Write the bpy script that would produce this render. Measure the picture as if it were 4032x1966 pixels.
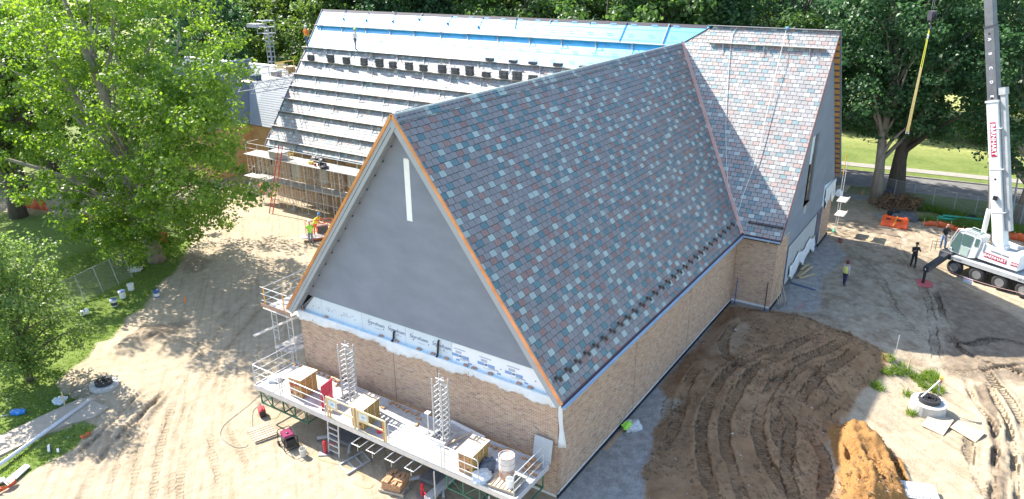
import bpy, bmesh, math, random
import numpy as np
from mathutils import Vector, Matrix, noise as mnoise
random.seed(7); RNG = np.random.default_rng(7)
scene = bpy.context.scene
for o in list(bpy.data.objects): bpy.data.objects.remove(o)
COL = scene.collection
# ------------------------------------------------------------------ camera
# world: origin = near ground corner of the front wing, X along its ridge (away), Y along its gable (left), Z up, metres
PW, PH, FPX = 4032.0, 1966.0, 2909.7
CX, CY = PW/2, PH/2
def _cr(px, py): return np.array([(px-CX)/FPX, (py-CY)/FPX, 1.0])
_X = _cr(4085, -178); _X /= np.linalg.norm(_X)
_Y = _cr(-2700, -129); _Y -= _X*(_X@_Y); _Y /= np.linalg.norm(_Y)
_Z = np.cross(_X, _Y)
if _Z[1] > 0: _Z = -_Z
ROT = np.array([_X, _Y, _Z])
CAM = np.array([-20.31, -11.47, 19.6])
cam_d = bpy.data.cameras.new('camera'); cam_o = bpy.data.objects.new('camera', cam_d); COL.objects.link(cam_o)
cam_d.sensor_width = 36.0; cam_d.lens = FPX/PW*36.0; cam_d.clip_start = 0.1; cam_d.clip_end = 3000
_m = np.eye(4); _m[:3, 0] = ROT[:, 0]; _m[:3, 1] = -ROT[:, 1]; _m[:3, 2] = -ROT[:, 2]; _m[:3, 3] = CAM
cam_o.matrix_world = Matrix(_m.tolist()); scene.camera = cam_o
# ------------------------------------------------------------------ light
SUNV = Vector((0.11, 1.10, 1.0)).normalized()          # towards the sun
w = bpy.data.worlds.new('World'); scene.world = w; w.use_nodes = True
nt = w.node_tree; bg = nt.nodes['Background']
sky = nt.nodes.new('ShaderNodeTexSky'); sky.sky_type = 'NISHITA'; sky.sun_disc = False
sky.sun_elevation = math.asin(SUNV.z); sky.sun_rotation = math.atan2(SUNV.x, SUNV.y)
sky.air_density = 1.0; sky.dust_density = 1.0; sky.ozone_density = 1.0
nt.links.new(sky.outputs[0], bg.inputs[0]); bg.inputs[1].default_value = 0.15
sl = bpy.data.lights.new('sun', 'SUN'); sl.energy = 4.7; sl.angle = math.radians(0.53); sl.color = (1.0, 0.94, 0.85)
so = bpy.data.objects.new('sun', sl); COL.objects.link(so); so.location = (30, 60, 80)
so.rotation_euler = (-SUNV).to_track_quat('-Z', 'Y').to_euler()
scene.view_settings.view_transform = 'Standard'; scene.view_settings.look = 'None'
scene.view_settings.exposure = 1.5; scene.view_settings.gamma = 1.0
scene.render.engine = 'CYCLES'
scene.cycles.max_bounces = 6; scene.cycles.transparent_max_bounces = 12
# ------------------------------------------------------------------ photo pixel -> place
def wray(px, py): return ROT @ _cr(px, py)
def on(px, py, ax, v):
    d = wray(px, py); return Vector(CAM + d*((v-CAM[ax])/d[ax]))
def G(px, py, z=0.0): return on(px, py, 2, z)
def _sst(t): t = min(max(t, 0), 1); return t*t*(3-2*t)
def low(x, y): return -.6*_sst((-6-y)/6)*_sst((x-8)/8)*min(max((43-x)/6, 0), 1)        # made-up dip towards the crane, shaped to move where the building's shadow lands
def GT(px, py, dz=0.0):
    z = dz
    for _ in range(6): p = on(px, py, 2, z); z = low(p.x, p.y)+dz
    return p
def onpl(px, py, p0, n):
    d = wray(px, py); n = np.array(n); p0 = np.array(p0); return Vector(CAM + d*(((p0-CAM)@n)/(d@n)))
def F(x0, y0, s): return lambda x, y: (x0+x*s, y0+y*s)
z2 = F(900, 0, .7166); z3 = F(1900, 0, .7166); z4 = F(2932, 0, .7166); z5 = F(0, 980, .785); z6 = F(900, 1066, .7166)
z7 = F(2000, 1066, .7166); z8 = F(2932, 780, .9442); p5 = F(950, 1300, .398); p6 = F(1450, 1450, .4109)
s4 = F(880, 480, .4141); s8 = F(950, 1000, .3185); f7 = F(0, 750, .438); f5 = F(600, 250, .438); s3 = F(850, 100, .3663)
c1 = F(3500, 750, .3982); r2 = F(3100, 550, .3618); bl = F(0, 1450, .4108); h1 = F(3400, 0, .446); rt = F(3400, 1300, .5302)
g4 = F(2800, 800, .3583); w2 = F(3200, 850, .2787); n1 = F(3000, 1000, .769)
# ------------------------------------------------------------------ materials
MATS = {}
def _nn(nt, t, **kw):
    n = nt.nodes.new(t)
    for k, v in kw.items(): setattr(n, k, v)
    return n
def mat(name, col, rough=.6, var=.15, scale=3.0, metal=0.0, bump=0.0, bscale=30.0, spec=.5, col2=None, island=0.0, stretch=(1, 1, 1), emit=None):
    """principled with noise-driven colour variation, optional per-piece variation and fine bump"""
    if name in MATS: return MATS[name]
    m = bpy.data.materials.new(name); m.use_nodes = True; nt = m.node_tree; L = nt.links.new
    b = nt.nodes['Principled BSDF']; b.inputs['Roughness'].default_value = rough; b.inputs['Metallic'].default_value = metal
    b.inputs['Specular IOR Level'].default_value = spec
    tc = _nn(nt, 'ShaderNodeTexCoord'); mp = _nn(nt, 'ShaderNodeMapping'); mp.inputs['Scale'].default_value = stretch
    L(tc.outputs['Object'], mp.inputs[0])
    nz = _nn(nt, 'ShaderNodeTexNoise'); nz.inputs['Scale'].default_value = scale; nz.inputs['Detail'].default_value = 6
    nz.inputs['Roughness'].default_value = .62; L(mp.outputs[0], nz.inputs['Vector'])
    rp = _nn(nt, 'ShaderNodeValToRGB'); e = rp.color_ramp.elements
    c2 = col2 if col2 else tuple(min(1, c*(1+var)) for c in col)
    c1_ = col if col2 else tuple(c*(1-var) for c in col)
    e[0].color = (*c1_, 1); e[1].color = (*c2, 1); e[0].position = .3; e[1].position = .7
    L(nz.outputs['Fac'], rp.inputs[0]); out = rp.outputs[0]
    if island:
        ge = _nn(nt, 'ShaderNodeNewGeometry'); oi = _nn(nt, 'ShaderNodeObjectInfo'); ad = _nn(nt, 'ShaderNodeMath', operation='ADD')
        fr = _nn(nt, 'ShaderNodeMath', operation='FRACT')
        L(ge.outputs['Random Per Island'], ad.inputs[0]); L(oi.outputs['Random'], ad.inputs[1]); L(ad.outputs[0], fr.inputs[0])
        mr = _nn(nt, 'ShaderNodeMapRange'); mr.inputs['To Min'].default_value = 1-island; mr.inputs['To Max'].default_value = 1+island
        L(fr.outputs[0], mr.inputs[0]); hs = _nn(nt, 'ShaderNodeHueSaturation'); L(mr.outputs[0], hs.inputs['Value']); L(out, hs.inputs['Color'])
        out = hs.outputs[0]
    L(out, b.inputs['Base Color'])
    if bump:
        n2 = _nn(nt, 'ShaderNodeTexNoise'); n2.inputs['Scale'].default_value = bscale; n2.inputs['Detail'].default_value = 5; L(mp.outputs[0], n2.inputs['Vector'])
        bp = _nn(nt, 'ShaderNodeBump'); bp.inputs['Strength'].default_value = bump; bp.inputs['Distance'].default_value = .02
        L(n2.outputs['Fac'], bp.inputs['Height']); L(bp.outputs[0], b.inputs['Normal'])
    if emit: b.inputs['Emission Color'].default_value = (*emit[0], 1); b.inputs['Emission Strength'].default_value = emit[1]
    MATS[name] = m; return m
def leafmat(name, c_dark, c_light, trans=.45, hue=.02):
    m = bpy.data.materials.new(name); m.use_nodes = True; nt = m.node_tree; L = nt.links.new
    b = nt.nodes['Principled BSDF']; b.inputs['Roughness'].default_value = .45; b.inputs['Specular IOR Level'].default_value = .4
    ge = _nn(nt, 'ShaderNodeNewGeometry'); rp = _nn(nt, 'ShaderNodeValToRGB'); e = rp.color_ramp.elements
    e[0].color = (*c_dark, 1); e[1].color = (*c_light, 1); e[0].position = .1; e[1].position = .95
    tc = _nn(nt, 'ShaderNodeTexCoord'); nz = _nn(nt, 'ShaderNodeTexNoise'); nz.inputs['Scale'].default_value = .35; L(tc.outputs['Object'], nz.inputs['Vector'])
    mx = _nn(nt, 'ShaderNodeMix'); mx.inputs[0].default_value = .45; L(ge.outputs['Random Per Island'], mx.inputs[2]); L(nz.outputs['Fac'], mx.inputs[3])
    L(mx.outputs[0], rp.inputs[0]); L(rp.outputs[0], b.inputs['Base Color'])
    tr = _nn(nt, 'ShaderNodeBsdfTranslucent'); hs = _nn(nt, 'ShaderNodeHueSaturation'); hs.inputs['Hue'].default_value = .5-hue
    hs.inputs['Saturation'].default_value = 1.15; hs.inputs['Value'].default_value = 2.3
    L(rp.outputs[0], hs.inputs['Color']); L(hs.outputs[0], tr.inputs[0])
    ms = _nn(nt, 'ShaderNodeMixShader'); ms.inputs[0].default_value = trans
    L(b.outputs[0], ms.inputs[1]); L(tr.outputs[0], ms.inputs[2]); L(ms.outputs[0], nt.nodes['Material Output'].inputs[0])
    MATS[name] = m; return m
# ------------------------------------------------------------------ geometry helpers
class MB:
    def __init__(s): s.v = []; s.f = []; s.m = []
    def add(s, vs, fs, mi=0):
        n = len(s.v); s.v.extend([tuple(v) for v in vs]); s.f.extend([tuple(i+n for i in f) for f in fs]); s.m.extend([mi]*len(fs)); return s
    def box(s, c, d, R=None, mi=0):
        c = Vector(c); h = Vector(d)*.5
        vs = [Vector((sx*h.x, sy*h.y, sz*h.z)) for sx in (-1, 1) for sy in (-1, 1) for sz in (-1, 1)]
        if R is not None: vs = [R @ v for v in vs]
        return s.add([c+v for v in vs], [(0, 1, 3, 2), (4, 6, 7, 5), (0, 4, 5, 1), (2, 3, 7, 6), (0, 2, 6, 4), (1, 5, 7, 3)], mi)
    def bx(s, x0, x1, y0, y1, z0, z1, mi=0): return s.box(((x0+x1)/2, (y0+y1)/2, (z0+z1)/2), (abs(x1-x0), abs(y1-y0), abs(z1-z0)), None, mi)
    def bar(s, p, q, wd, ht, up=(0, 0, 1), mi=0):
        p = Vector(p); q = Vector(q); a = (q-p); L = a.length
        if L < 1e-6: return s
        a.normalize(); u = Vector(up)
        if abs(a.dot(u)) > .98: u = Vector((1, 0, 0))
        sd = a.cross(u).normalized(); up2 = sd.cross(a)
        vs = []
        for e in (p, q):
            for i, j in ((-1, -1), (1, -1), (1, 1), (-1, 1)): vs.append(e+sd*(i*wd/2)+up2*(j*ht/2))
        return s.add(vs, [(3, 2, 1, 0), (4, 5, 6, 7), (0, 1, 5, 4), (1, 2, 6, 5), (2, 3, 7, 6), (3, 0, 4, 7)], mi)
    def tube(s, pts, r, n=6, mi=0, cap=True):
        pts = [Vector(p) for p in pts]; rs = r if isinstance(r, (list, tuple)) else [r]*len(pts)
        vs = []; ref = None
        for i, p in enumerate(pts):
            a = (pts[min(i+1, len(pts)-1)]-pts[max(i-1, 0)])
            a = a.normalized() if a.length > 1e-9 else Vector((0, 0, 1))
            if ref is None: ref = Vector((0, 0, 1)) if abs(a.z) < .9 else Vector((1, 0, 0))
            u = a.cross(ref).normalized(); v = u.cross(a).normalized(); ref = v
            for k in range(n):
                t = 2*math.pi*k/n; vs.append(p+(u*math.cos(t)+v*math.sin(t))*rs[i])
        fs = [(i*n+k, i*n+(k+1) % n, (i+1)*n+(k+1) % n, (i+1)*n+k) for i in range(len(pts)-1) for k in range(n)]
        if cap: fs += [tuple(range(n))[::-1], tuple((len(pts)-1)*n+k for k in range(n))]
        return s.add(vs, fs, mi)
    def lathe(s, c, prof, n=16, R=None, mi=0):
        c = Vector(c); vs = []
        for r, z in prof:
            for k in range(n):
                t = 2*math.pi*k/n; v = Vector((r*math.cos(t), r*math.sin(t), z)); vs.append(c+(R @ v if R is not None else v))
        fs = [(i*n+k, i*n+(k+1) % n, (i+1)*n+(k+1) % n, (i+1)*n+k) for i in range(len(prof)-1) for k in range(n)]
        if prof[0][0] > 1e-4: fs.append(tuple(range(n))[::-1])
        if prof[-1][0] > 1e-4: fs.append(tuple((len(prof)-1)*n+k for k in range(n)))
        return s.add(vs, fs, mi)
    def prism(s, poly, vec, mi=0):
        poly = [Vector(p) for p in poly]; vec = Vector(vec); n = len(poly)
        fs = [tuple(range(n))[::-1], tuple(range(n, 2*n))]+[(i, (i+1) % n, n+(i+1) % n, n+i) for i in range(n)]
        return s.add(poly+[p+vec for p in poly], fs, mi)
    def build(s, name, mats, parent=None, world=False, smooth=False, bevel=0.0):
        me = bpy.data.meshes.new(name)
        vs = s.v
        if world and parent is not None:
            inv = parent.matrix_basis.inverted() if parent.parent is None else (parent.parent.matrix_basis @ parent.matrix_basis).inverted()
            vs = [tuple(inv @ Vector(v)) for v in vs]
        me.from_pydata(vs, [], s.f)
        if not isinstance(mats, (list, tuple)): mats = [mats]
        for m in mats: me.materials.append(m)
        if len(mats) > 1: me.polygons.foreach_set('material_index', s.m)
        bm = bmesh.new(); bm.from_mesh(me); bmesh.ops.recalc_face_normals(bm, faces=bm.faces); bm.to_mesh(me); bm.free()
        if smooth: me.polygons.foreach_set('use_smooth', [True]*len(me.polygons))
        me.update(); o = bpy.data.objects.new(name, me); COL.objects.link(o)
        if parent is not None: o.parent = parent
        if bevel:
            b = o.modifiers.new('bevel', 'BEVEL'); b.width = bevel; b.segments = 1; b.limit_method = 'ANGLE'
        return o
def tag(o, label=None, cat=None, group=None, kind=None):
    if label: o['label'] = label
    if cat: o['category'] = cat
    if group: o['group'] = group
    if kind: o['kind'] = kind
    return o
def thing(name, label, cat, loc=(0, 0, 0), rz=0.0, group=None):
    o = bpy.data.objects.new(name, None); COL.objects.link(o); o.location = loc; o.rotation_euler = (0, 0, rz); o.empty_display_size = .2
    o.matrix_basis = Matrix.Translation(Vector(loc)) @ Matrix.Rotation(rz, 4, 'Z')
    return tag(o, label, cat, group)
def solo(mb, name, mats, label, cat, loc=None, group=None, smooth=False, bevel=0.0, rz=0.0):
    """a thing that is one mesh; geometry local to loc"""
    o = mb.build(name, mats, None, smooth=smooth, bevel=bevel)
    if loc is not None: o.location = loc
    o.rotation_euler = (0, 0, rz); return tag(o, label, cat, group)
def copy_tree(o, parent=None, loc=None, rz=None):
    c = o.copy(); COL.objects.link(c); c.parent = parent
    if loc is not None: c.location = loc
    if rz is not None: c.rotation_euler = (0, 0, rz)
    for ch in list(o.children): copy_tree(ch, c)
    return c
def npmesh(name, V, Fq, mats, midx=None, smooth=False):
    """mesh from numpy arrays, quads (n,4) or tris (n,3)"""
    me = bpy.data.meshes.new(name); n = Fq.shape[1]
    me.vertices.add(len(V)); me.vertices.foreach_set('co', np.ascontiguousarray(V, dtype=np.float32).ravel())
    me.loops.add(Fq.size); me.loops.foreach_set('vertex_index', np.ascontiguousarray(Fq, dtype=np.int32).ravel())
    me.polygons.add(len(Fq)); me.polygons.foreach_set('loop_start', np.arange(len(Fq), dtype=np.int32)*n)
    me.polygons.foreach_set('loop_total', np.full(len(Fq), n, dtype=np.int32))
    for m in (mats if isinstance(mats, (list, tuple)) else [mats]): me.materials.append(m)
    if midx is not None: me.polygons.foreach_set('material_index', np.asarray(midx, dtype=np.int32))
    me.polygons.foreach_set('use_smooth', np.full(len(Fq), smooth, dtype=bool))
    me.update(calc_edges=True); me.validate(); return me
def link(name, me, parent=None):
    o = bpy.data.objects.new(name, me); COL.objects.link(o)
    if parent is not None: o.parent = parent
    return o
def text_mesh(body, size, depth=.003, offset=0.0, shear=0.0, space=1.0):
    cu = bpy.data.curves.new('txt', 'FONT'); cu.body = body; cu.size = size; cu.extrude = depth; cu.offset = offset; cu.shear = shear
    cu.align_x = 'CENTER'; cu.align_y = 'CENTER'; cu.space_character = space; cu.resolution_u = 2
    o = bpy.data.objects.new('txt', cu); COL.objects.link(o); dg = bpy.context.evaluated_depsgraph_get()
    me = bpy.data.meshes.new_from_object(o.evaluated_get(dg)); bpy.data.objects.remove(o); bpy.data.curves.remove(cu); return me
def text(name, body, size, m, origin, ux, uy, parent, depth=.003, offset=0.0, world=True, shear=0.0, space=1.0):
    """text laid out with baseline along ux, up along uy, in the frame of parent (world: coordinates are world)"""
    me = text_mesh(body, size, depth, offset, shear, space); ux = Vector(ux).normalized(); uy = Vector(uy).normalized(); uz = ux.cross(uy)
    M = Matrix((ux, uy, uz)).transposed().to_4x4(); M.translation = Vector(origin)
    if world: M = (parent.matrix_basis if parent.parent is None else parent.parent.matrix_basis @ parent.matrix_basis).inverted() @ M
    me.transform(M); me.materials.clear(); me.materials.append(m); return link(name, me, parent)
def vnoise(x, y, sc, seed, octv=4, rough=.5):
    """fbm value noise on arrays"""
    r = np.random.default_rng(seed); T = r.random((256, 256)); tot = 0; amp = 1; s = 0
    for k in range(octv):
        X = x/sc*2**k+37.1*k; Y = y/sc*2**k+11.7*k; xi = np.floor(X).astype(int); yi = np.floor(Y).astype(int); fx = X-xi; fy = Y-yi
        fx = fx*fx*(3-2*fx); fy = fy*fy*(3-2*fy)
        a = T[xi & 255, yi & 255]; b = T[(xi+1) & 255, yi & 255]; c = T[xi & 255, (yi+1) & 255]; d = T[(xi+1) & 255, (yi+1) & 255]
        tot = tot+amp*((a*(1-fx)+b*fx)*(1-fy)+(c*(1-fx)+d*fx)*fy); s += amp; amp *= rough
    return tot/s
def inpoly(x, y, poly):
    res = np.zeros(x.shape, bool); n = len(poly); j = n-1
    for i in range(n):
        xi, yi = poly[i]; xj, yj = poly[j]
        with np.errstate(divide='ignore', invalid='ignore'):
            c = ((yi > y) != (yj > y)) & (x < (xj-xi)*(y-yi)/(yj-yi+1e-12)+xi)
        res ^= c; j = i
    return res
def segdist(x, y, pts):
    """distance to polyline, arc length at nearest point, signed side"""
    D = np.full(x.shape, 1e9); U = np.zeros(x.shape); S = np.zeros(x.shape); acc = 0
    for (x0, y0), (x1, y1) in zip(pts[:-1], pts[1:]):
        dx, dy = x1-x0, y1-y0; L = math.hypot(dx, dy)
        if L < 1e-6: continue
        t = np.clip(((x-x0)*dx+(y-y0)*dy)/(L*L), 0, 1); d = np.hypot(x-x0-t*dx, y-y0-t*dy); m = d < D
        D[m] = d[m]; U[m] = acc+t[m]*L; S[m] = np.sign((x-x0)*dy-(y-y0)*dx)[m]; acc += L
    return D, U, S
def smooth_path(pts, n=6):
    out = []; P = [np.array(p, float) for p in pts]; P = [2*P[0]-P[1]]+P+[2*P[-1]-P[-2]]
    for i in range(1, len(P)-2):
        for k in range(n):
            t = k/n; a, b, c, d = P[i-1:i+3]
            out.append(tuple(.5*((2*b)+(-a+c)*t+(2*a-5*b+4*c-d)*t*t+(-a+3*b-3*c+d)*t**3)))
    out.append(tuple(P[-2])); return out
# ================================================================== ground sheet
def gp(fr, pts): return [tuple(GT(*fr(*p))[:2]) for p in pts]
_fx = np.arange(-15, 46.01, .1); _fy = np.arange(-21, 45.01, .1)
_out = np.array([.4, 1.0, 2, 3.5, 5.5, 8, 11, 15, 20, 27, 36, 50, 75, 120, 200, 350, 600, 900])
XS = np.concatenate([-15-_out[::-1], _fx, 46+_out]); YS = np.concatenate([-21-_out[::-1], _fy, 45+_out])
GX, GY = np.meshgrid(XS, YS, indexing='ij')
# --- zones (outlines traced on the ground)
grass1 = gp(z5, [(960, -40), (930, 30), (880, 110), (790, 180), (735, 290), (640, 340), (560, 450), (480, 475), (440, 540), (370, 600), (270, 680), (320, 730), (410, 752), (0, 945)]) + [(-60, 25), (-60, 120), (3, 120), (3, 60), tuple(G(*z5(900, -170))[:2])]
grass2 = gp(z5, [(0, 1052), (175, 962), (310, 905), (420, 868), (478, 895), (455, 930), (350, 1012), (200, 1100), (0, 1205), (-300, 1350), (-400, 1240)])
brown = gp(z8, [(-60, 452), (130, 472), (260, 500), (420, 560), (560, 625), (605, 665), (580, 740), (490, 800), (440, 900), (370, 980), (330, 1040), (420, 1300)]) + gp(z7, [(700, 1500), (760, 1256), (740, 1110), (800, 1010), (800, 870), (960, 720), (870, 700), (830, 640), (930, 515), (1060, 380), (1210, 170)])
brownb = gp(z7, [(1080, 860), (1250, 800), (1535, 500), (1535, 1500), (1000, 1500), (1040, 1050)])
pale = gp(z7, [(1060, 420), (1120, 330), (1250, 280), (1340, 340), (1290, 440), (1200, 500), (1090, 490)])
gravel = gp(z7, [(1230, 120), (1000, 360), (840, 560), (640, 830), (460, 1050), (300, 1220), (200, 1500), (760, 1500), (760, 1200), (800, 1000), (860, 720)])
gravel2 = gp(z8, [(100, 470), (180, 350), (310, 180), (340, 150), (430, 240), (330, 330), (300, 480)])
midgrey = gp(z8, [(100, 470), (330, 100), (500, 40), (900, 60), (800, 230), (760, 330), (880, 350), (830, 430), (850, 520), (870, 620), (840, 720), (700, 700), (600, 660), (420, 560), (260, 500)])
mud = gp(z8, [(790, 395), (880, 350), (1000, 420), (1300, 600), (1300, 790), (960, 760), (840, 735), (840, 660), (870, 600), (830, 500)])  # wet mud; outline follows the building's shadow, so shade is painted in too
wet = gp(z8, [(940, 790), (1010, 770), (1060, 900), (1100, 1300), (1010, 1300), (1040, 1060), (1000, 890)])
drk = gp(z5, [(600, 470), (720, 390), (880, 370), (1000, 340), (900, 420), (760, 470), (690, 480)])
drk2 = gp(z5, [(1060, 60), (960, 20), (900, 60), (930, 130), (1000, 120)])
pileC = G(*n1(540, 1050)); 
def zone(poly, amp=.35, sc=1.2, seed=1):
    acc = 0
    for k in range(4):
        wx = (vnoise(GX, GY, sc, seed+k*13, 4)-.5)*2*amp; wy = (vnoise(GX, GY, sc, seed+k*13+5, 4)-.5)*2*amp
        acc = acc+inpoly(GX+wx, GY+wy, poly)
    return acc/4.0
road0 = G(*r2(560, 330)); road1 = G(*r2(2576, 545)); road2 = G(*r2(560, 485)); road3 = G(*r2(2300, 690))
Wg = np.maximum(zone(grass1, .35, 1.0, 3), zone(grass2, .3, .8, 4))
Wb = np.maximum(zone(brown, .3, .9, 5), .9*zone(brownb, .5, 1.5, 6)); Wb = np.maximum(Wb-.35*zone(pale, .2, .8, 17), 0)
Wv = np.clip(zone(gravel, .4, 1., 7)+zone(gravel2, .4, .9, 8), 0, 1)*(1-Wb)
Wm = zone(midgrey, .6, 2., 9)*(1-Wb)*(1-Wv)
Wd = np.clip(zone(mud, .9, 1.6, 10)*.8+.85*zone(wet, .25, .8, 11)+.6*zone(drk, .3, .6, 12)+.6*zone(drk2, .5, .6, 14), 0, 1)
# far lawn and verges beyond the site
far = np.clip((GX-43.5-1.5*(vnoise(GX, GY, 4, 21)-.5)*2)/1.0, 0, 1)
far = np.maximum(far, np.clip((GY-62)/3, 0, 1)); far = np.maximum(far, np.clip((GX+40)/-5, 0, 1)*(GY > 25)); far = np.maximum(far, np.clip((-24-GY)/2, 0, 1))
Wg = np.maximum(Wg, far*.92)
bare = np.clip(1-np.hypot((GX-46)/5, (GY+3)/6), 0, 1); Wg = Wg*(1-.8*np.clip(bare*2.5*vnoise(GX, GY, 1.2, 30)*1.6, 0, 1))
Wl = np.clip((GX-66)/3, 0, 1)     # sunlit mown lawn over the road
pa, pb = Vector((pileC.x, pileC.y)), None
# --- relief
H = (vnoise(GX, GY, 5.0, 40, 3)-.5)*.10 + (vnoise(GX, GY, .9, 41, 4)-.5)*.05*(1-Wg)
rough = np.clip(Wb*1.0+Wd*.8+Wm*.6+.18, 0, 1)*(1-Wg)
H += (np.abs(vnoise(GX, GY, .55, 42, 4)-.5))*.22*rough + (vnoise(GX, GY, .28, 43, 2)-.5)*.06*rough
clump = vnoise(GX, GY, 2.6, 44, 3); H += Wb*(clump-.5)*.34
BD, _u, _s = segdist(GX, GY, brown+[brown[0]]); _bi = np.clip(np.where(inpoly(GX, GY, brown), BD, 0)/1.3, 0, 1); H += .30*_bi*_bi*(3-2*_bi)*np.clip((GX-3)/6, .3, 1)
RUT = np.zeros_like(GX); TM = np.zeros_like(GX); TU = np.zeros_like(GX)
def track(pts, half=.27, depth=.1, cleat=1.0, lug=0.0):
    global H, TM, TU, RUT
    pts = smooth_path(pts, 7); xs = [p[0] for p in pts]; ys = [p[1] for p in pts]; m = (GX > min(xs)-1) & (GX < max(xs)+1) & (GY > min(ys)-1) & (GY < max(ys)+1)
    i0, i1 = np.where(m.any(1))[0][[0, -1]]; j0, j1 = np.where(m.any(0))[0][[0, -1]]; S = (slice(i0, i1+1), slice(j0, j1+1))
    D, U, sd = segdist(GX[S], GY[S], pts); Lt = U.max()
    wob = (vnoise(GX[S], GY[S], .6, 50, 3)-.5)*.30; d = D+wob*.8; fade = np.clip(vnoise(GX[S], GY[S], 1.6, 52, 2)*3.0-.75, .15, 1)
    endf = np.clip(np.minimum(U, Lt-U)/.8, 0, 1)*fade; ins = np.clip((half-d)/.08, 0, 1)*endf
    berm = np.exp(-((d-half-.1)/.12)**2)*endf
    H[S] += -depth*ins+depth*.75*berm*(.5+vnoise(GX[S], GY[S], .5, 51, 2))
    RUT[S] = np.maximum(RUT[S], np.clip(ins+.4*berm, 0, 1))
    better = ins*cleat > TM[S]; TU[S] = np.where(better, U, TU[S]); TM[S] = np.maximum(TM[S], ins*cleat)
for fr, pts, hf, dp, cl in [
    (z7, [(1535, 500), (1380, 560), (1270, 680), (1190, 850), (1200, 1020), (1290, 1256), (1350, 1400)], .26, .12, 1),
    (z7, [(1535, 590), (1440, 680), (1380, 800), (1370, 940), (1430, 1090), (1560, 1260)], .26, .14, 1),
    (z7, [(1535, 440), (1350, 500), (1180, 620), (1080, 800), (1060, 1000), (1130, 1256), (1180, 1400)], .26, .12, 1),
    (z7, [(1650, 520), (1500, 680), (1470, 850), (1490, 980), (1600, 1150)], .24, .1, .9),
    (z7, [(1060, 540), (990, 640), (950, 760), (900, 900), (830, 1000)], .26, .07, .9),
    (z7, [(960, 560), (890, 700), (860, 840)], .2, .05, .7),
    (n1, [(540, 480), (420, 560), (300, 640), (150, 840)], .28, .07, 1), (n1, [(470, 420), (330, 520), (170, 580), (40, 700)], .26, .08, 1),
    (n1, [(230, 560), (310, 700), (360, 780), (280, 860)], .28, .06, 1),
    (n1, [(120, 900), (260, 960), (330, 1100), (300, 1300)], .26, .07, 1), (n1, [(60, 760), (140, 900), (120, 1100), (180, 1300)], .26, .08, 1), (n1, [(20, 560), (150, 500), (330, 420), (480, 430)], .26, .09, 1), (z7, [(1250, 300), (1180, 420), (1210, 520), (1330, 600)], .24, .06, .8),
    (z8, [(420, 200), (560, 330), (640, 480), (760, 600)], .24, .03, .6), (z8, [(620, 170), (760, 420), (800, 700)], .24, .03, .6),
    (n1, [(1040, 620), (1080, 740), (1160, 850), (1200, 960), (1190, 1100), (1180, 1300)], .13, .20, .5),
    (n1, [(1150, 640), (1200, 760), (1260, 880), (1290, 1060), (1310, 1300)], .14, .15, .8),
    (n1, [(1342, 900), (1280, 760), (1190, 660), (1120, 560)], .2, .1, .9), (n1, [(880, 180), (960, 400), (1060, 520), (1400, 640)], .2, .13, .9),
    (n1, [(1400, 560), (1100, 600), (860, 590)], .18, .1, .8), (n1, [(1400, 480), (1200, 440), (1040, 470), (900, 440)], .2, .09, .8),
    (n1, [(1180, 1300), (1060, 1040), (1080, 900)], .18, .05, .6),
    (z5, [(730, 700), (600, 830), (430, 1000), (300, 1090)], .14, .11, .5), (z5, [(830, 720), (640, 900), (520, 1040), (450, 1150), (380, 1300)], .16, .12, .8),
    (z5, [(1400, 100), (1100, 420), (960, 620), (830, 900), (760, 1300)], .17, .03, .5), (z5, [(1400, 200), (1180, 450), (1020, 700), (930, 950), (900, 1300)], .17, .03, .6),
    (z5, [(1380, 60), (1060, 400), (900, 660), (740, 900), (640, 1300)], .14, .025, .3), (z5, [(1100, 640), (1050, 800), (1060, 1000), (1130, 1300)], .16, .025, .5),
    (z5, [(1000, 560), (760, 780), (620, 1000), (540, 1280)], .12, .03, .3), (z5, [(1150, 500), (980, 700), (880, 980), (850, 1300)], .12, .03, .3),
    (z5, [(1200, 520), (1120, 700), (1150, 900), (1300, 1200)], .14, .02, .3), (z5, [(720, 480), (830, 420), (900, 400)], .2, .1, .2)]:
    track(gp(fr, pts), hf, dp, cl*.3 if fr is z5 else cl)
# the loose orange soil heap
pp = gp(n1, [(400, 870), (520, 900), (640, 980), (720, 1090), (770, 1200), (800, 1320), (560, 1400), (400, 1260), (390, 1100), (330, 920)])
PD, PU, PS = segdist(GX, GY, pp+[pp[0]]); PIN = inpoly(GX, GY, pp); Wo = np.clip((np.where(PIN, PD, -PD)+(vnoise(GX, GY, .6, 60, 3)-.5)*.5)/.12+.5, 0, 1)
hp = np.clip(np.where(PIN, PD, 0)/.9, 0, 1); hp = hp*hp*(3-2*hp)
H += hp*(.72+.9*(vnoise(GX, GY, .9, 61, 4)-.5)); H += Wo*(np.abs(vnoise(GX, GY, .35, 62, 3)-.5)*.42)
track(gp(n1, [(395, 870), (420, 980), (470, 1120), (530, 1300)]), .2, .3, .2); track(gp(n1, [(640, 1020), (680, 1110), (720, 1240)]), .24, .25, 1)
track(gp(n1, [(480, 930), (520, 1050), (600, 1250)]), .2, .18, .3)
# mound by the riser and a low heap along the ditch on the left
mp_ = GT(*n1(650, 560)); H += .45*np.exp(-((GX-mp_.x)**2+(GY-mp_.y)**2)/.5)
for c_, a_, s_ in [((760, 430), .28, 1.0), ((620, 500), .2, .5), ((900, 480), .15, .8)]:
    q = G(*z5(*c_)); H += a_*np.exp(-((GX-q.x)**2+(GY-q.y)**2)/s_)*(.6+.8*vnoise(GX, GY, .5, 63, 3))
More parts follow.
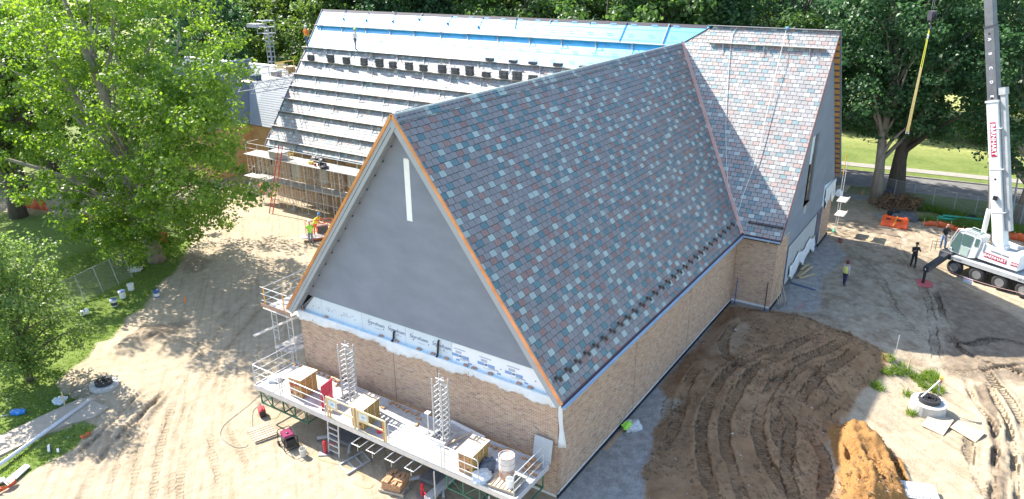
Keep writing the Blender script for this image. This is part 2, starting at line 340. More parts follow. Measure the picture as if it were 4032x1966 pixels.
# foundation strip along the walls, flat ground under the far zone
fl = np.clip((45-GX)/3, 0, 1)*np.clip((GY+21)/2, 0, 1)*np.clip((45-GY)/2, 0, 1)*np.clip((GX+15)/2, 0, 1); H *= fl
nearb = np.clip((np.maximum(np.maximum(-GX-.05, GX-36.6), np.maximum(-GY-.05, GY-42))+.0)/.6, 0, 1); nearb = np.where((GX > 21) & (GY > -2.4) & (GY < 0), np.minimum(nearb, np.clip((-2.3-GY)/.6, 0, 1)), nearb)
H *= .25+.75*nearb
_s1 = np.clip((-6-GY)/6, 0, 1); _s2 = np.clip((GX-8)/8, 0, 1); H += -.6*(_s1*_s1*(3-2*_s1))*(_s2*_s2*(3-2*_s2))*np.clip((43-GX)/6,0,1)
def gz(x, y):
    i = min(max(int(np.searchsorted(XS, x))-1, 0), len(XS)-2); j = min(max(int(np.searchsorted(YS, y))-1, 0), len(YS)-2); return float(H[i:i+2, j:j+2].mean())
def gv(p, dz=0.0): return Vector((p[0], p[1], gz(p[0], p[1])+dz))
_n, _m2 = GX.shape; idx = np.arange(_n*_m2).reshape(_n, _m2)
Fq = np.stack([idx[:-1, :-1], idx[1:, :-1], idx[1:, 1:], idx[:-1, 1:]], -1)
cxm = (GX[:-1, :-1]+GX[1:, 1:])/2; cym = (GY[:-1, :-1]+GY[1:, 1:])/2
keep = ~(((cxm > .7) & (cxm < 20.3) & (cym > .7) & (cym < 13.2)) | ((cxm > 21.9) & (cxm < 35.7) & (cym > -1.6) & (cym < 40)))
Fq = Fq[keep]; Vg = np.stack([GX.ravel(), GY.ravel(), H.ravel()], 1)
used = np.zeros(len(Vg), bool); used[Fq.ravel()] = True; remap = np.cumsum(used)-1
gm = bpy.data.materials.new('site_ground'); gm.use_nodes = True
gme = npmesh('ground', Vg[used], remap[Fq], gm, smooth=True)
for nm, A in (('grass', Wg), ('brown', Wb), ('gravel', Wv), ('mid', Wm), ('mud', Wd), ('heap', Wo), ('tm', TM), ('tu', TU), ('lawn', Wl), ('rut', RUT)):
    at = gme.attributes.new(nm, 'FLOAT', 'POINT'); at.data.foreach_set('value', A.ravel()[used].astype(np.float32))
ground = link('ground', gme); tag(ground, kind='structure')
# --- ground material: dry sand blended with brown fill, gravel, mud, grass soil by zone
nt = gm.node_tree; L = nt.links.new; B = nt.nodes['Principled BSDF']; B.inputs['Roughness'].default_value = .95; B.inputs['Specular IOR Level'].default_value = .15
tc = _nn(nt, 'ShaderNodeTexCoord')
def gnoise(sc, det=6, ro=.6):
    n = _nn(nt, 'ShaderNodeTexNoise'); n.inputs['Scale'].default_value = sc; n.inputs['Detail'].default_value = det; n.inputs['Roughness'].default_value = ro; L(tc.outputs['Object'], n.inputs['Vector']); return n.outputs['Fac']
def gramp(f, c1, c2, a=.35, b=.65):
    r = _nn(nt, 'ShaderNodeValToRGB'); r.color_ramp.elements[0].color = (*c1, 1); r.color_ramp.elements[1].color = (*c2, 1)
    r.color_ramp.elements[0].position = a; r.color_ramp.elements[1].position = b; L(f, r.inputs[0]); return r.outputs[0]
def gattr(nm): a = _nn(nt, 'ShaderNodeAttribute'); a.attribute_name = nm; return a.outputs['Fac']
def gmix(f, a, b):
    m = _nn(nt, 'ShaderNodeMix'); m.data_type = 'RGBA'; L(f, m.inputs[0]); L(a, m.inputs[6]); L(b, m.inputs[7]); return m.outputs[2]
def gmath(op, a, b=None):
    m = _nn(nt, 'ShaderNodeMath', operation=op)
    for i, v in enumerate((a, b)):
        if v is None: continue
        if isinstance(v, (int, float)): m.inputs[i].default_value = v
        else: L(v, m.inputs[i])
    return m.outputs[0]
nb = gnoise(.35, 5); nf = gnoise(2.2, 8, .65); nff = gnoise(14, 6, .7)
sand = gmix(gramp(nff, (0, 0, 0), (1, 1, 1), .3, .75), gramp(nf, (.27, .21, .14), (.48, .395, .28), .3, .7), gramp(nb, (.37, .30, .205), (.51, .425, .31), .3, .7))
mpg = _nn(nt, 'ShaderNodeMapping'); mpg.vector_type = 'TEXTURE'; mpg.inputs['Rotation'].default_value = (0, 0, math.radians(50)); mpg.inputs['Scale'].default_value = (9.0, .45, 1.0); L(tc.outputs['Object'], mpg.inputs[0])
nst = _nn(nt, 'ShaderNodeTexNoise'); nst.inputs['Scale'].default_value = 1.6; nst.inputs['Detail'].default_value = 4; L(mpg.outputs[0], nst.inputs['Vector'])
sand = gmix(gmath('MULTIPLY', gramp(nst.outputs['Fac'], (0, 0, 0), (1, 1, 1), .50, .66), .55), sand, gramp(nf, (.22, .165, .10), (.34, .265, .175)))
sand = gmix(gmath('MULTIPLY', gattr('rut'), .6), sand, gramp(nf, (.19, .14, .085), (.31, .24, .155)))
brownc = gmix(nff, gramp(nf, (.165, .092, .045), (.41, .255, .14), .3, .7), gramp(nb, (.215, .125, .063), (.39, .25, .14)))
grav = gmix(gramp(nff, (0, 0, 0), (1, 1, 1), .4, .6), gramp(nf, (.23, .21, .185), (.36, .335, .30)), gramp(nf, (.30, .28, .25), (.47, .445, .41)))
n8 = gnoise(.9, 6, .65)
midc = gmix(gmath('MULTIPLY', gramp(n8, (0, 0, 0), (1, 1, 1), .47, .60), .75), gramp(nf, (.30, .24, .17), (.46, .38, .275), .3, .7), gramp(nf, (.18, .13, .083), (.33, .25, .168), .3, .7))
mudshadec = gramp(nf, (.12, .09, .062), (.27, .21, .15), .3, .7)
heapc = gramp(nff, (.22, .11, .038), (.38, .205, .075), .3, .7)
grassc = gmix(nff, gramp(nf, (.07, .115, .022), (.17, .24, .05), .3, .7), gramp(nb, (.09, .14, .028), (.19, .24, .06)))
lawnc = gmix(nff, gramp(nb, (.22, .27, .07), (.36, .36, .13)), gramp(nf, (.20, .25, .06), (.38, .38, .15)))
c = gmix(gattr('mid'), sand, midc); c = gmix(gattr('gravel'), c, grav); c = gmix(gattr('brown'), c, brownc); c = gmix(gattr('mud'), c, mudshadec); c = gmix(gattr('heap'), c, heapc)
c = gmix(gattr('grass'), c, gmix(gattr('lawn'), grassc, lawnc)); L(c, B.inputs['Base Color'])
sn = gmath('SINE', gmath('MULTIPLY', gattr('tu'), 2*math.pi/.24)); cle = gmath('MULTIPLY', gmath('MULTIPLY', sn, gattr('tm')), .085)
hgt = gmath('ADD', gmath('ADD', cle, gmath('MULTIPLY', nff, .045)), gmath('MULTIPLY', nf, .09))
bp = _nn(nt, 'ShaderNodeBump'); bp.inputs['Strength'].default_value = .9; bp.inputs['Distance'].default_value = 1.0; L(hgt, bp.inputs['Height']); L(bp.outputs[0], B.inputs['Normal'])
# ------------------------------------------------------------------ road, kerbs, pavements behind the building; footpath on the left
asph = mat('asphalt', (.16, .155, .15), .9, .25, 1.5, bump=.3, bscale=60); conc = mat('pavement_concrete', (.29, .27, .24), .85, .18, 2.0, bump=.15)
ud = Vector((road1-road0)); ud.z = 0; ud.normalize(); un = Vector((ud.y, -ud.x, 0)); un = -un if un.x < 0 else un
def strip(name, p, off0, off1, z0, z1, m, a=-140, b=160, kind='structure'):
    q = Vector((p.x, p.y, 0)); mb = MB(); A = q+un*off0-ud*a; Bv = q+un*off1-ud*a; Cc = q+un*off1-ud*b; D = q+un*off0-ud*b
    mb.prism([Vector((v.x, v.y, z0)) for v in (A, Bv, Cc, D)], (0, 0, z1-z0)); o = mb.build(name, m); return tag(o, kind=kind)
rw = (road0-road2).dot(un); rw = abs(rw)
strip('road', road2, 0, rw, -.15, .012, asph)
strip('kerb', road2, rw, rw+.16, -.1, .13, conc); strip('kerb', road2, -.16, 0, -.1, .10, conc)
strip('pavement', road2, rw+2.0, rw+3.5, -.1, .045, conc)
strip('pavement', road2, -4.4, -2.9, -.1, .035, conc)
pth = gp(z5, [(0, 945), (200, 850), (410, 755), (470, 770), (545, 800), (475, 850), (330, 890), (170, 962), (0, 1045)]); d0 = Vector((pth[0][0]-pth[2][0], pth[0][1]-pth[2][1]))
pth = [(pth[8][0]+d0.x*3, pth[8][1]+d0.y*3), (pth[0][0]+d0.x*3, pth[0][1]+d0.y*3)]+pth
pathm = mat('path_concrete', (.36, .305, .235), .9, .14, 1.2, bump=.2, col2=(.45, .385, .305))
mb = MB(); mb.prism([(x, y, -.2) for x, y in pth], (0, 0, .285)); tag(mb.build('footpath', pathm), kind='structure')
# ------------------------------------------------------------------ grass blades (stuff)
grassm = leafmat('grass_blade', (.07, .13, .02), (.20, .29, .055), .35, .01)
def scatter_grass(name, polyfn, n, bbox, hh=(.05, .13), seed=3, label=None):
    r = np.random.default_rng(seed); x = r.uniform(bbox[0], bbox[1], n); y = r.uniform(bbox[2], bbox[3], n); k = polyfn(x, y); x = x[k]; y = y[k]
    i = np.clip(np.searchsorted(XS, x)-1, 0, len(XS)-2); j = np.clip(np.searchsorted(YS, y)-1, 0, len(YS)-2); z = H[i, j]
    nb_ = 3; x = np.repeat(x, nb_)+r.normal(0, .03, len(x)*nb_); y = np.repeat(y, nb_)+r.normal(0, .03, len(y)*nb_); z = np.repeat(z, nb_)-.01
    a = r.uniform(0, 6.28, len(x)); h = r.uniform(*hh, len(x)); wd = r.uniform(.008, .02, len(x))*1.6; le = r.normal(0, .6, (len(x), 2))*h[:, None]
    b = np.stack([x, y, z], 1); s = np.stack([np.cos(a)*wd, np.sin(a)*wd, 0*a], 1); t = b+np.stack([le[:, 0], le[:, 1], h], 1)
    V = np.stack([b-s, b+s, t], 1).reshape(-1, 3); Ft = np.arange(len(V)).reshape(-1, 3)
    o = link(name, npmesh(name, V, Ft, grassm)); return tag(o, label, 'grass' if label else None, kind='stuff')
def wsample(W, x, y):
    i = np.clip(np.searchsorted(XS, x)-1, 0, len(XS)-2); j = np.clip(np.searchsorted(YS, y)-1, 0, len(YS)-2); return W[i, j]
g0 = W0 = Wg.copy()
inpath = lambda x, y: inpoly(x, y, pth)
scatter_grass('grass', lambda x, y: (wsample(Wg, x, y) > .5) & ~inpath(x, y) & (RNG.random(len(x)) < .35+.9*vnoise(x, y, 1.5, 77, 3)**2), 42000, (-14, 9, 17, 42), label='short green grass on the left bank by the footpath')
wq = [GT(*n1(*p)) for p in ((650, 570), (690, 610), (790, 640), (830, 680), (760, 730), (850, 640), (770, 820), (590, 685), (890, 700), (640, 610), (730, 600), (870, 625))]
def weedsel(x, y):
    m = np.zeros(x.shape, bool)
    for k, q in enumerate(wq): m |= ((x-q.x)**2+(y-q.y)**2 < (.28+.06*(k % 3))**2)
    return m
scatter_grass('weeds', weedsel, 9000, (12, 20, -13, -6), (.12, .38), 5, 'tall bright green weeds round the concrete riser')
scatter_grass('verge_grass', lambda x, y: (wsample(Wg, x, y) > .45) & (vnoise(x, y, 1.2, 78, 3) > .42), 26000, (41.5, 49, -20, 0), (.15, .5), 6, 'rough tall grass along the chain link fence')
# ================================================================== the building
K = 4/3.0; EZ = 4.6; YC = 6.95; HW = 7.3; RZ = EZ+HW*K; MX0 = 20.6; MXC = 28.72; MRZ = EZ+(MXC-MX0)*K; MY0 = -2.6; MY1 = 41.5
stucco = mat('grey_stucco', (.21, .235, .28), .9, .10, .6, bump=.12, bscale=90, stretch=(1, 1, 2.2)); rakegrey = mat('rake_board_grey', (.34, .37, .40), .5, .05, 2)
copper = mat('new_copper', (.74, .33, .155), .42, .22, 1.5, metal=.75, bump=.05, bscale=8, stretch=(1, 1, 1)); coppval = mat('valley_copper', (.72, .42, .33), .45, .12, 2, metal=.5)
mortar = mat('mortar', (.68, .64, .59), .95, .1, 4); wood = mat('raw_wood', (.52, .36, .19), .8, .2, 2.5, stretch=(1, 1, 6)); ply = mat('plywood', (.55, .37, .19), .85, .18, 1.0)
navy = mat('navy_membrane', (.03, .06, .12), .5, .2, 2); gutterm = mat('gutter_blue', (.46, .56, .64), .35, .10, 2, metal=.1); black = mat('black_flashing', (.016, .016, .018), .6, .2, 3)
foamb = mat('blue_foam_board', (.60, .68, .74), .7, .05, 1); foamw = mat('white_foam_board', (.78, .80, .82), .6, .04, 1); ink = mat('foam_print', (.13, .17, .27), .8, .05); inkl = mat('foam_print_light', (.42, .47, .55), .8, .05); inkb = mat('foam_print_blue', (.22, .34, .58), .8, .05)
plast = mat('white_plastic_sheet', (.72, .75, .77), .35, .08, 2, bump=.4, bscale=9); darkin = mat('dark_interior', (.035, .03, .028), .9, .3, 2)
BR = [mat('brick_tan', (.42, .265, .165), .9, .10, 5, island=.10), mat('brick_buff', (.475, .32, .205), .9, .10, 5, island=.09), mat('brick_pink', (.44, .27, .19), .9, .10, 5, island=.10), mat('brick_brown', (.29, .19, .14), .9, .12, 5, island=.12), mat('brick_sand', (.49, .35, .23), .9, .1, 5, island=.08)]
BRW = np.array([.36, .27, .18, .07, .12])
SLK = dict(rough=.55, spec=1.0, scale=4, bump=.2, bscale=12)
SL = [mat('slate_purple', (.20, .182, .182), var=.09, island=.09, **SLK), mat('slate_mauve', (.215, .192, .187), var=.09, island=.09, **SLK), mat('slate_teal', (.075, .165, .185), var=.14, island=.12, **SLK), mat('slate_pale', (.34, .405, .375), var=.08, island=.10, **SLK), mat('slate_red', (.25, .135, .11), var=.12, island=.10, **SLK), mat('slate_grey', (.25, .255, .265), var=.10, island=.12, **SLK)]
SL += [mat('slate_glare_a', (.285, .272, .262), var=.08, island=.10, **SLK), mat('slate_glare_b', (.30, .28, .265), var=.08, island=.10, **SLK), mat('slate_glare_teal', (.15, .235, .25), var=.1, island=.12, **SLK), mat('slate_glare_light', (.42, .47, .44), var=.08, island=.10, **SLK), mat('slate_glare_red', (.33, .235, .205), var=.1, island=.10, **SLK), mat('slate_glare_grey', (.27, .285, .30), var=.08, island=.12, **SLK)]  # same slates lightened for the main roof: haze and glare put into colour
SLW = np.array([.27, .14, .22, .22, .15, 0.]); SLW /= SLW.sum(); SLW2 = np.array([.15, .15, .12, .27, .08, .23])
bld = thing('church_building', 'brick and grey stucco church under construction with steep multicoloured slate roofs', 'building', (0, 0, 0))
def V3(*a): return Vector(a)
# ---- slates ---------------------------------------------------------------
slate_V = []; slate_M = []; slate_cand = []
SWD, SEX = .375, .267
_last = {}
def pickc(r, weights, row, k):
    # accents (teal, pale, red) are spread by hand on a real roof: two alike never touch
    for _ in range(6):
        m = int(r.choice(6, p=weights/weights.sum()))
        nb = [_last.get((row, k-1)), _last.get((row-1, k)), _last.get((row-1, k+(1 if row % 2 else -1)))]
        if m in (2, 3, 4) and (m in nb or (nb[0] in (2, 3, 4) and r.random() < .55)): continue
        break
    _last[(row, k)] = m; return m
def slates(O, U, Vv, vmax, umin, umax, weights=SLW, seed=1, v0=0.0, near=False, pal=0):
    _last.clear(); r = np.random.default_rng(seed); N = np.cross(U, Vv); nrow = int(round((vmax-v0)/SEX))
    for i in range(nrow):
        va = v0+i*SEX; vb = min(va+SEX-.015, vmax); a0, a1 = umin(va), umax(va); b0, b1 = umin(vb), umax(vb); lo, hi = min(a0, b0), max(a1, b1)  # slates stop short; the dark felt gap draws the shadow line between courses
        if hi-lo < .05: continue
        u = math.floor(lo/SWD)*SWD+(.5*SWD if i % 2 else 0)-SWD
        while u < hi:
            ua = u+.010+r.uniform(0, .004); ub = u+SWD-.010; q = [(max(ua, a0), va), (min(ub, a1), va), (min(ub, b1), vb), (max(ua, b0), vb)]
            full = q[0][0] == ua and q[1][0] == ub and q[2][0] == ub and q[3][0] == ua; u += SWD
            if q[1][0]-q[0][0] < .03 and q[2][0]-q[3][0] < .03: continue
            if q[1][0] < q[0][0]: q[0] = q[1] = ((q[0][0]+q[1][0])/2, va)
            if q[2][0] < q[3][0]: q[2] = q[3] = ((q[2][0]+q[3][0])/2, vb)
            t = .016+r.uniform(-.002, .004); jv = r.uniform(-.006, .006); m = pal+pickc(r, weights, i, int(math.floor((u-SWD)/SWD+.25)))
            P = [O+U*q[0][0]+Vv*(q[0][1]+jv)+N*t, O+U*q[1][0]+Vv*(q[1][1]+jv)+N*(t+r.uniform(-.002, .002)), O+U*q[2][0]+Vv*q[2][1]+N*.003, O+U*q[3][0]+Vv*q[3][1]+N*.003]
            Q = [P[0]-N*.009, P[1]-N*.009]
            if near and full: slate_cand.append((np.linalg.norm(P[0]-CAM), P[0], m, len(slate_M)))
            slate_V.append(P+Q); slate_M.append(m)
A3 = lambda *a: np.array(a, float)
VW = 12.1667
slates(A3(0, -.35, EZ), A3(1, 0, 0), A3(0, .6, .8), VW, lambda v: -.36, lambda v: 20.6+.6*v-.10, SLW, 1, near=True)          # wing, right slope
slates(A3(0, 14.25, EZ), A3(-1, 0, 0), A3(0, -.6, .8), VW, lambda v: -(20.6+.6*v-.10), lambda v: .36, SLW, 2)                 # wing, left slope
MV = (MXC-MX0)/.6; VB = (26.45-MX0)/.6
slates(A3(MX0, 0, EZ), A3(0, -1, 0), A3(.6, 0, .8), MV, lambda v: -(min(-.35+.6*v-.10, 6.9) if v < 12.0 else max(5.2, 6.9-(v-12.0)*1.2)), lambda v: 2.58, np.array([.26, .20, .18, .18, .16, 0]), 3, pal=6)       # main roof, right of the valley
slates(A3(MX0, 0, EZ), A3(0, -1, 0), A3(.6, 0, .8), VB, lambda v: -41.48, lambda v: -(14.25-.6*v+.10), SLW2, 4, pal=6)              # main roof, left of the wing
SV = np.array(slate_V).reshape(-1, 3); SM = np.array(slate_M)
slate_cand.sort(key=lambda t: t[0]); pick = slate_cand[:300]; pickset = set(p[3] for p in pick)
def slate_faces(n): b = np.arange(n)[:, None, None]*6; return (b+np.array([[0, 1, 2, 3], [4, 5, 1, 0], [5, 4, 3, 2]])[None]).reshape(-1, 4)
msk = np.array([i not in pickset for i in range(len(SM))]); Vk = SV.reshape(-1, 6, 3)[msk]; n_ = len(Vk)
so_ = link('slates', npmesh('slates', Vk.reshape(-1, 3), slate_faces(n_), SL, np.repeat(SM[msk], 3)), bld); so_['kind'] = 'stuff'
roofdeck = mat('roof_felt', (.02, .02, .022), .8, .1)
mb = MB(); up = .012
def quadslab(mb, pts, n, t, mi=0): mb.prism([Vector(p) for p in pts], Vector(n)*t, mi)
nr = V3(0, -.8, .6); nl = V3(0, .8, .6); nm = V3(-.8, 0, .6); nb_ = V3(.8, 0, .6)
mb = MB(); quadslab(mb, [(-.3, -.33, EZ+.005), (20.6, -.33, EZ+.005), (27.9, YC, RZ-.01), (-.3, YC, RZ-.01)], -nr, .18); wing_roof = mb.build('wing_roof_slope', roofdeck, bld)
mb = MB(); quadslab(mb, [(-.3, 14.23, EZ+.005), (20.6, 14.23, EZ+.005), (27.9, YC, RZ-.01), (-.3, YC, RZ-.01)], -nl, .18); mb.build('wing_roof_slope', roofdeck, bld)
mb = MB(); quadslab(mb, [(MX0, MY0+.1, EZ), (MX0, -.35, EZ), (27.9, YC, RZ), (MXC, YC, MRZ), (MXC, MY0+.1, MRZ)], -nm, .18); quadslab(mb, [(MX0, 14.25, EZ), (MX0, MY1-.05, EZ), (MXC, MY1-.05, MRZ), (MXC, YC, MRZ), (27.9, YC, RZ)], -nm, .18); mb.build('main_roof_slope', roofdeck, bld)
slbk = SL[5]
mb = MB(); quadslab(mb, [(2*MXC-MX0, MY0+.02, EZ), (2*MXC-MX0, MY1, EZ), (MXC+.05, MY1, MRZ-.05), (MXC+.05, MY0+.02, MRZ-.05)], -nb_, .16); mb.build('main_rear_slope', slbk, bld)
# single slates nearest the camera: shared meshes per colour
N_ = np.cross([1, 0, 0], [0, .6, .8]); protos = []
for m in SL:
    P = np.array([[0, 0, 0], [SWD-.022, 0, 0], [SWD-.022, .252*.6, .252*.8], [0, .252*.6, .252*.8]]) + np.array([[0, 0, 0], [0, 0, 0], -N_*.0095, -N_*.0095]); Q = P[:2]-N_*.009
    protos.append(npmesh('slate', np.concatenate([P, Q]), slate_faces(1), m))
for d_, P0, m, _ in pick:
    o = link('slate', protos[m], wing_roof); o.location = P0
# ridge cap
capm = []
for m in (0, 1, 2, 3, 4):
    b_ = MB(); 
    for s_ in (-1, 1): b_.prism([(0, 0, .024), (.30, 0, .012), (.30, s_*.24, -.275), (0, s_*.24, -.263)], Vector((0, s_*.8, .6))*.010)
    o = b_.build('ridge_slate', SL[m], bld); capm.append(o.data); bpy.data.objects.remove(o)
rr = random.Random(4); ridge_root = MB().prism([(-.38, YC-.045, RZ-.02), (-.38, YC-.03, RZ+.052), (-.38, YC, RZ+.062), (-.38, YC+.03, RZ+.052), (-.38, YC+.045, RZ-.02)], (28.1, 0, 0)).build('ridge_board', SL[9], bld)  # pale roll puts the sky glare along the ridge into its colour
for i in range(98):
    o = link('ridge_slate', rr.choices(capm, [4, 3, 1.2, 1.2, .8])[0], ridge_root); o.location = (-.40+i*.288, YC, RZ+.012)
mb = MB().bar((MXC, MY0, MRZ+.02), (MXC, 5.6, MRZ+.02), .34, .03, mi=0); mb.build('main_ridge_cap', SL[0], bld)
mb = MB().prism([(MXC-.16, 5.6, MRZ-.19), (MXC, 5.6, MRZ+.03), (MXC+.16, 5.6, MRZ-.19)], (0, MY1-5.6, 0)); mb.build('main_ridge_batten', mat('ridge_dark', (.05, .045, .06), .7), bld)
# blue underlayment
bu = mat('blue_underlayment', (.008, .35, .66), .44, .05, .8, bump=.06, bscale=3, spec=1.0, col2=(.012, .41, .72)); _b = bu.node_tree.nodes['Principled BSDF']; _b.inputs['Coat Weight'].default_value = 1.0; _b.inputs['Coat Roughness'].default_value = .46; bup = mat('underlay_print', (.07, .30, .50), .6)
mb = MB(); th = .014
x_b = 26.40; zb = EZ+(x_b-MX0)*K
quadslab(mb, [(x_b, 14.25-(x_b-MX0)+.1, zb), (x_b, MY1-.02, zb), (MXC-.02, MY1-.02, MRZ-.03), (MXC-.02, 5.35, MRZ-.03), (27.9, 6.95, RZ)], nm, th)
under = mb.build('blue_underlayment', bu, bld)
mb = MB(); rr = random.Random(3); zz = lambda x: EZ+(x-MX0)*K
for row in range(5):
    xx = 26.62+row*.48+.0
    yy = 7.6 if xx > 27.3 else 9.8
    while yy < 27:
        for k in range(2):
            w_ = rr.uniform(.35, .5); c_ = Vector((xx+.09*k, yy+.12*k, zz(xx+.09*k)))+nm*(th+.003)
            R_ = Matrix(((0, .6, -.8), (-1, 0, 0), (0, .8, .6)))
            mb.box(c_, (w_, .07, .002), R_)
        yy += 1.55
mb.build('underlay_print', bup, under)['kind'] = 'stuff'
# lap lines of the sheets
mb = MB()
for xx in (27.05, 27.9, 28.4): mb.bar(Vector((xx, 9 if xx < 27.5 else 6.2, zz(xx)))+nm*(th+.004), Vector((xx, MY1-.1, zz(xx)))+nm*(th+.004), .05, .004, nm)
mb.build('underlay_lap', mat('underlay_lap', (.16, .46, .66), .3), under)
# ---- copper, rakes, gutters ------------------------------------------------
mb = MB()
for s_ in (-1, 1):
    e0 = V3(-.42, YC+s_*HW, EZ+.02); e1 = V3(-.42, YC, RZ+.02)
    mb.bar(e0, e1, .07, .115, V3(0, s_*.8, .6))
o = mb.build('copper_rake_edge', copper, bld)
mb = MB()
for s_ in (-1, 1):
    n_v = V3(0, s_*.8, .6)
    e0 = V3(-.37, YC+s_*(HW+.02), EZ)-n_v*.135; e1 = V3(-.37, YC, RZ+.06)-n_v*.135; mb.bar(e0, e1, .06, .15, n_v)
    e0 = V3(-.345, YC+s_*HW, EZ-.03)-n_v*.255; e1 = V3(-.345, YC, RZ-.03)-n_v*.255; mb.bar(e0, e1, .06, .15, n_v)
mb.build('rake_board', rakegrey, bld)
MB().prism([(-.408, YC, RZ-.05), (-.408, YC+.2, RZ-.05-.267), (-.408, YC, RZ-.60), (-.408, YC-.2, RZ-.05-.267)], (.03, 0, 0)).build('apex_plate', rakegrey, bld)
mb = MB()
for s_ in (-1, 1):
    n_v = V3(0, s_*.8, .6); mb.prism([V3(-.30, YC+s_*HW, EZ)-n_v*.30, V3(.1, YC+s_*HW, EZ)-n_v*.30, V3(.1, YC, RZ)-n_v*.30, V3(-.30, YC, RZ)-n_v*.30], n_v*.04)
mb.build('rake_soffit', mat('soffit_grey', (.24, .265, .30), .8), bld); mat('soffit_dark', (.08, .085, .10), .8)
for i in range(15):     # dark blocks along the left rake soffit
    t = (i+.6)/15.2; p = V3(-.10, YC+HW*(1-t), EZ+HW*K*t)-V3(0, .8, .6)*.46
    MB().box(p+V3(.02, .03, .02), (.05, .04, .08), Matrix.Rotation(math.atan2(K, -1)+math.pi/2, 3, 'X')).build('soffit_block', mat('soffit_block', (.025, .03, .06), .7), bld)
mb = MB()       # valley flashing
va, vb = V3(20.62, -.33, EZ+.03), V3(27.92, YC, RZ+.03); ax = (vb-va).normalized(); dn = V3(1, 0, 0).cross(ax)
mb.prism([va+V3(-.2, 0, .0), vb+V3(-.2, 0, .0), vb+V3(-.02, 0, .08), va+V3(-.02, 0, .08)], V3(.0, .02, .02)); mb.prism([va+V3(-.02, .0, .08), vb+V3(-.02, 0, .08), vb+V3(.08, -.14, .03), va+V3(.08, -.14, .03)], V3(.0, .0, .02))
mb.build('valley_flashing', coppval, bld)
def gutter(p, q, out):
    p, q, out = Vector(p), Vector(q), Vector(out); mb = MB(); n = 8; prof = []
    for k in range(n+1):
        t = math.pi*k/n; prof.append((math.cos(t)*.075, -math.sin(t)*.075))
    vs = []; fs = []
    for e in (p, q):
        for (a, b_) in prof: vs.append(e+out*(.085+a)+V3(0, 0, b_))
        for (a, b_) in prof: vs.append(e+out*(.085+a*.88)+V3(0, 0, b_*.88+.004))
    m_ = n+1
    for k in range(n): fs += [(k, k+1, 2*m_+k+1, 2*m_+k), (m_+k, 3*m_+k, 3*m_+k+1, m_+k+1)]
    for e in (0, 2*m_): fs += [tuple([e+k for k in range(m_)]+[e+m_+k for k in reversed(range(m_))])]
    mb.add(vs, fs); return mb.build('gutter', gutterm, bld)
gutter((-.45, -.39, EZ-.05), (20.52, -.39, EZ-.05), (0, -1, 0)); gutter((MX0-.04, -.40, EZ-.05), (MX0-.04, -2.55, EZ-.05), (-1, 0, 0)); gutter((MX0-.04, 14.4, EZ-.05), (MX0-.04, 41.3, EZ-.05), (-1, 0, 0))
for a_, b_ in (((-.35, -.33, EZ-.08), (20.55, -.33, EZ-.08)), ((MX0+.03, -.3, EZ-.08), (MX0+.03, -2.55, EZ-.08)), ((MX0+.03, 14.2, EZ-.08), (MX0+.03, 41.4, EZ-.08))): MB().bar(a_, b_, .05, .2).build('fascia', navy, bld)
mb = MB().bar((-.3, -.36, EZ+.035), (20.5, -.36, EZ+.035), .03, .035); mb.bar((MX0, -.5, EZ+.035), (MX0, -2.55, EZ+.035), .03, .035); mb.build('copper_eave_edge', mat('dark_copper', (.18, .07, .06), .5, metal=.4), bld)
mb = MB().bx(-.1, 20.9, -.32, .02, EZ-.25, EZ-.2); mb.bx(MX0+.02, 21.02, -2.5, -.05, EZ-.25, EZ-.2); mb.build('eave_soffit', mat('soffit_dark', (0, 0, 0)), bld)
for i, xx in enumerate((.9, 5.7, 11.2, 16.4)):   # short rods under the gutter
    MB().tube([(xx, -.42, EZ-.12), (xx, -.42, EZ-.27)], .016, 5).build('gutter_outlet', mat('galv_white', (.75, .74, .70), .5), bld)
MB().tube([(20.45, -1.9, EZ-.12), (20.45, -1.9, EZ-.27)], .016, 5).build('gutter_outlet', mat('galv_white', (1, 1, 1)), bld)
# snow rail with dark copper plates, wing and main roof
brk = mat('snow_guard_copper', (.09, .062, .05), .45, .3, 8, metal=.4)
sp = MB().prism([(-.085, 0, 0), (.085, 0, 0), (.085, .17*.6, .17*.8), (-.085, .17*.6, .17*.8)], nr*.006); sp.box(Vector((0, .065, .085))+nr*.03, (.03, .03, .06), Matrix.Rotation(math.radians(53), 3, 'X'))
spo = sp.build('snow_guard_plate', brk, bld); rail_v = .92; base = V3(0, -.35+.6*(rail_v-.15), EZ+.8*(rail_v-.15))+nr*.03
for i in range(28):
    for dx, dv in ((0, .02), (.19, -.12)):
        o = spo if (i == 0 and dx == 0) else spo.copy()
        if o is not spo: COL.objects.link(o)
        o.location = base+V3(.05+i*.74+dx, .6*dv, .8*dv)
MB().tube([base+V3(-.35, .05, .066)+nr*.06, base+V3(20.4, .05, .066)+nr*.06], .012, 6).build('snow_rail', brk, bld)
mb = MB(); c0 = V3(MX0+.6*.75, -.7, EZ+.8*.75)+nm*.05
mb.bar(c0+V3(.05, .2, 0.08), V3(c0.x+.05, -2.5, c0.z+.08), .03, .03, nm); mb.bar(c0+V3(-.02, .2, 0.0), V3(c0.x-.02, -2.5, c0.z), .02, .10, nm)
for yy in (-.6, -1.3, -1.95, -2.4): mb.box(V3(c0.x, yy, c0.z), (.12, .05, .08))
mb.build('snow_rail', brk, bld)
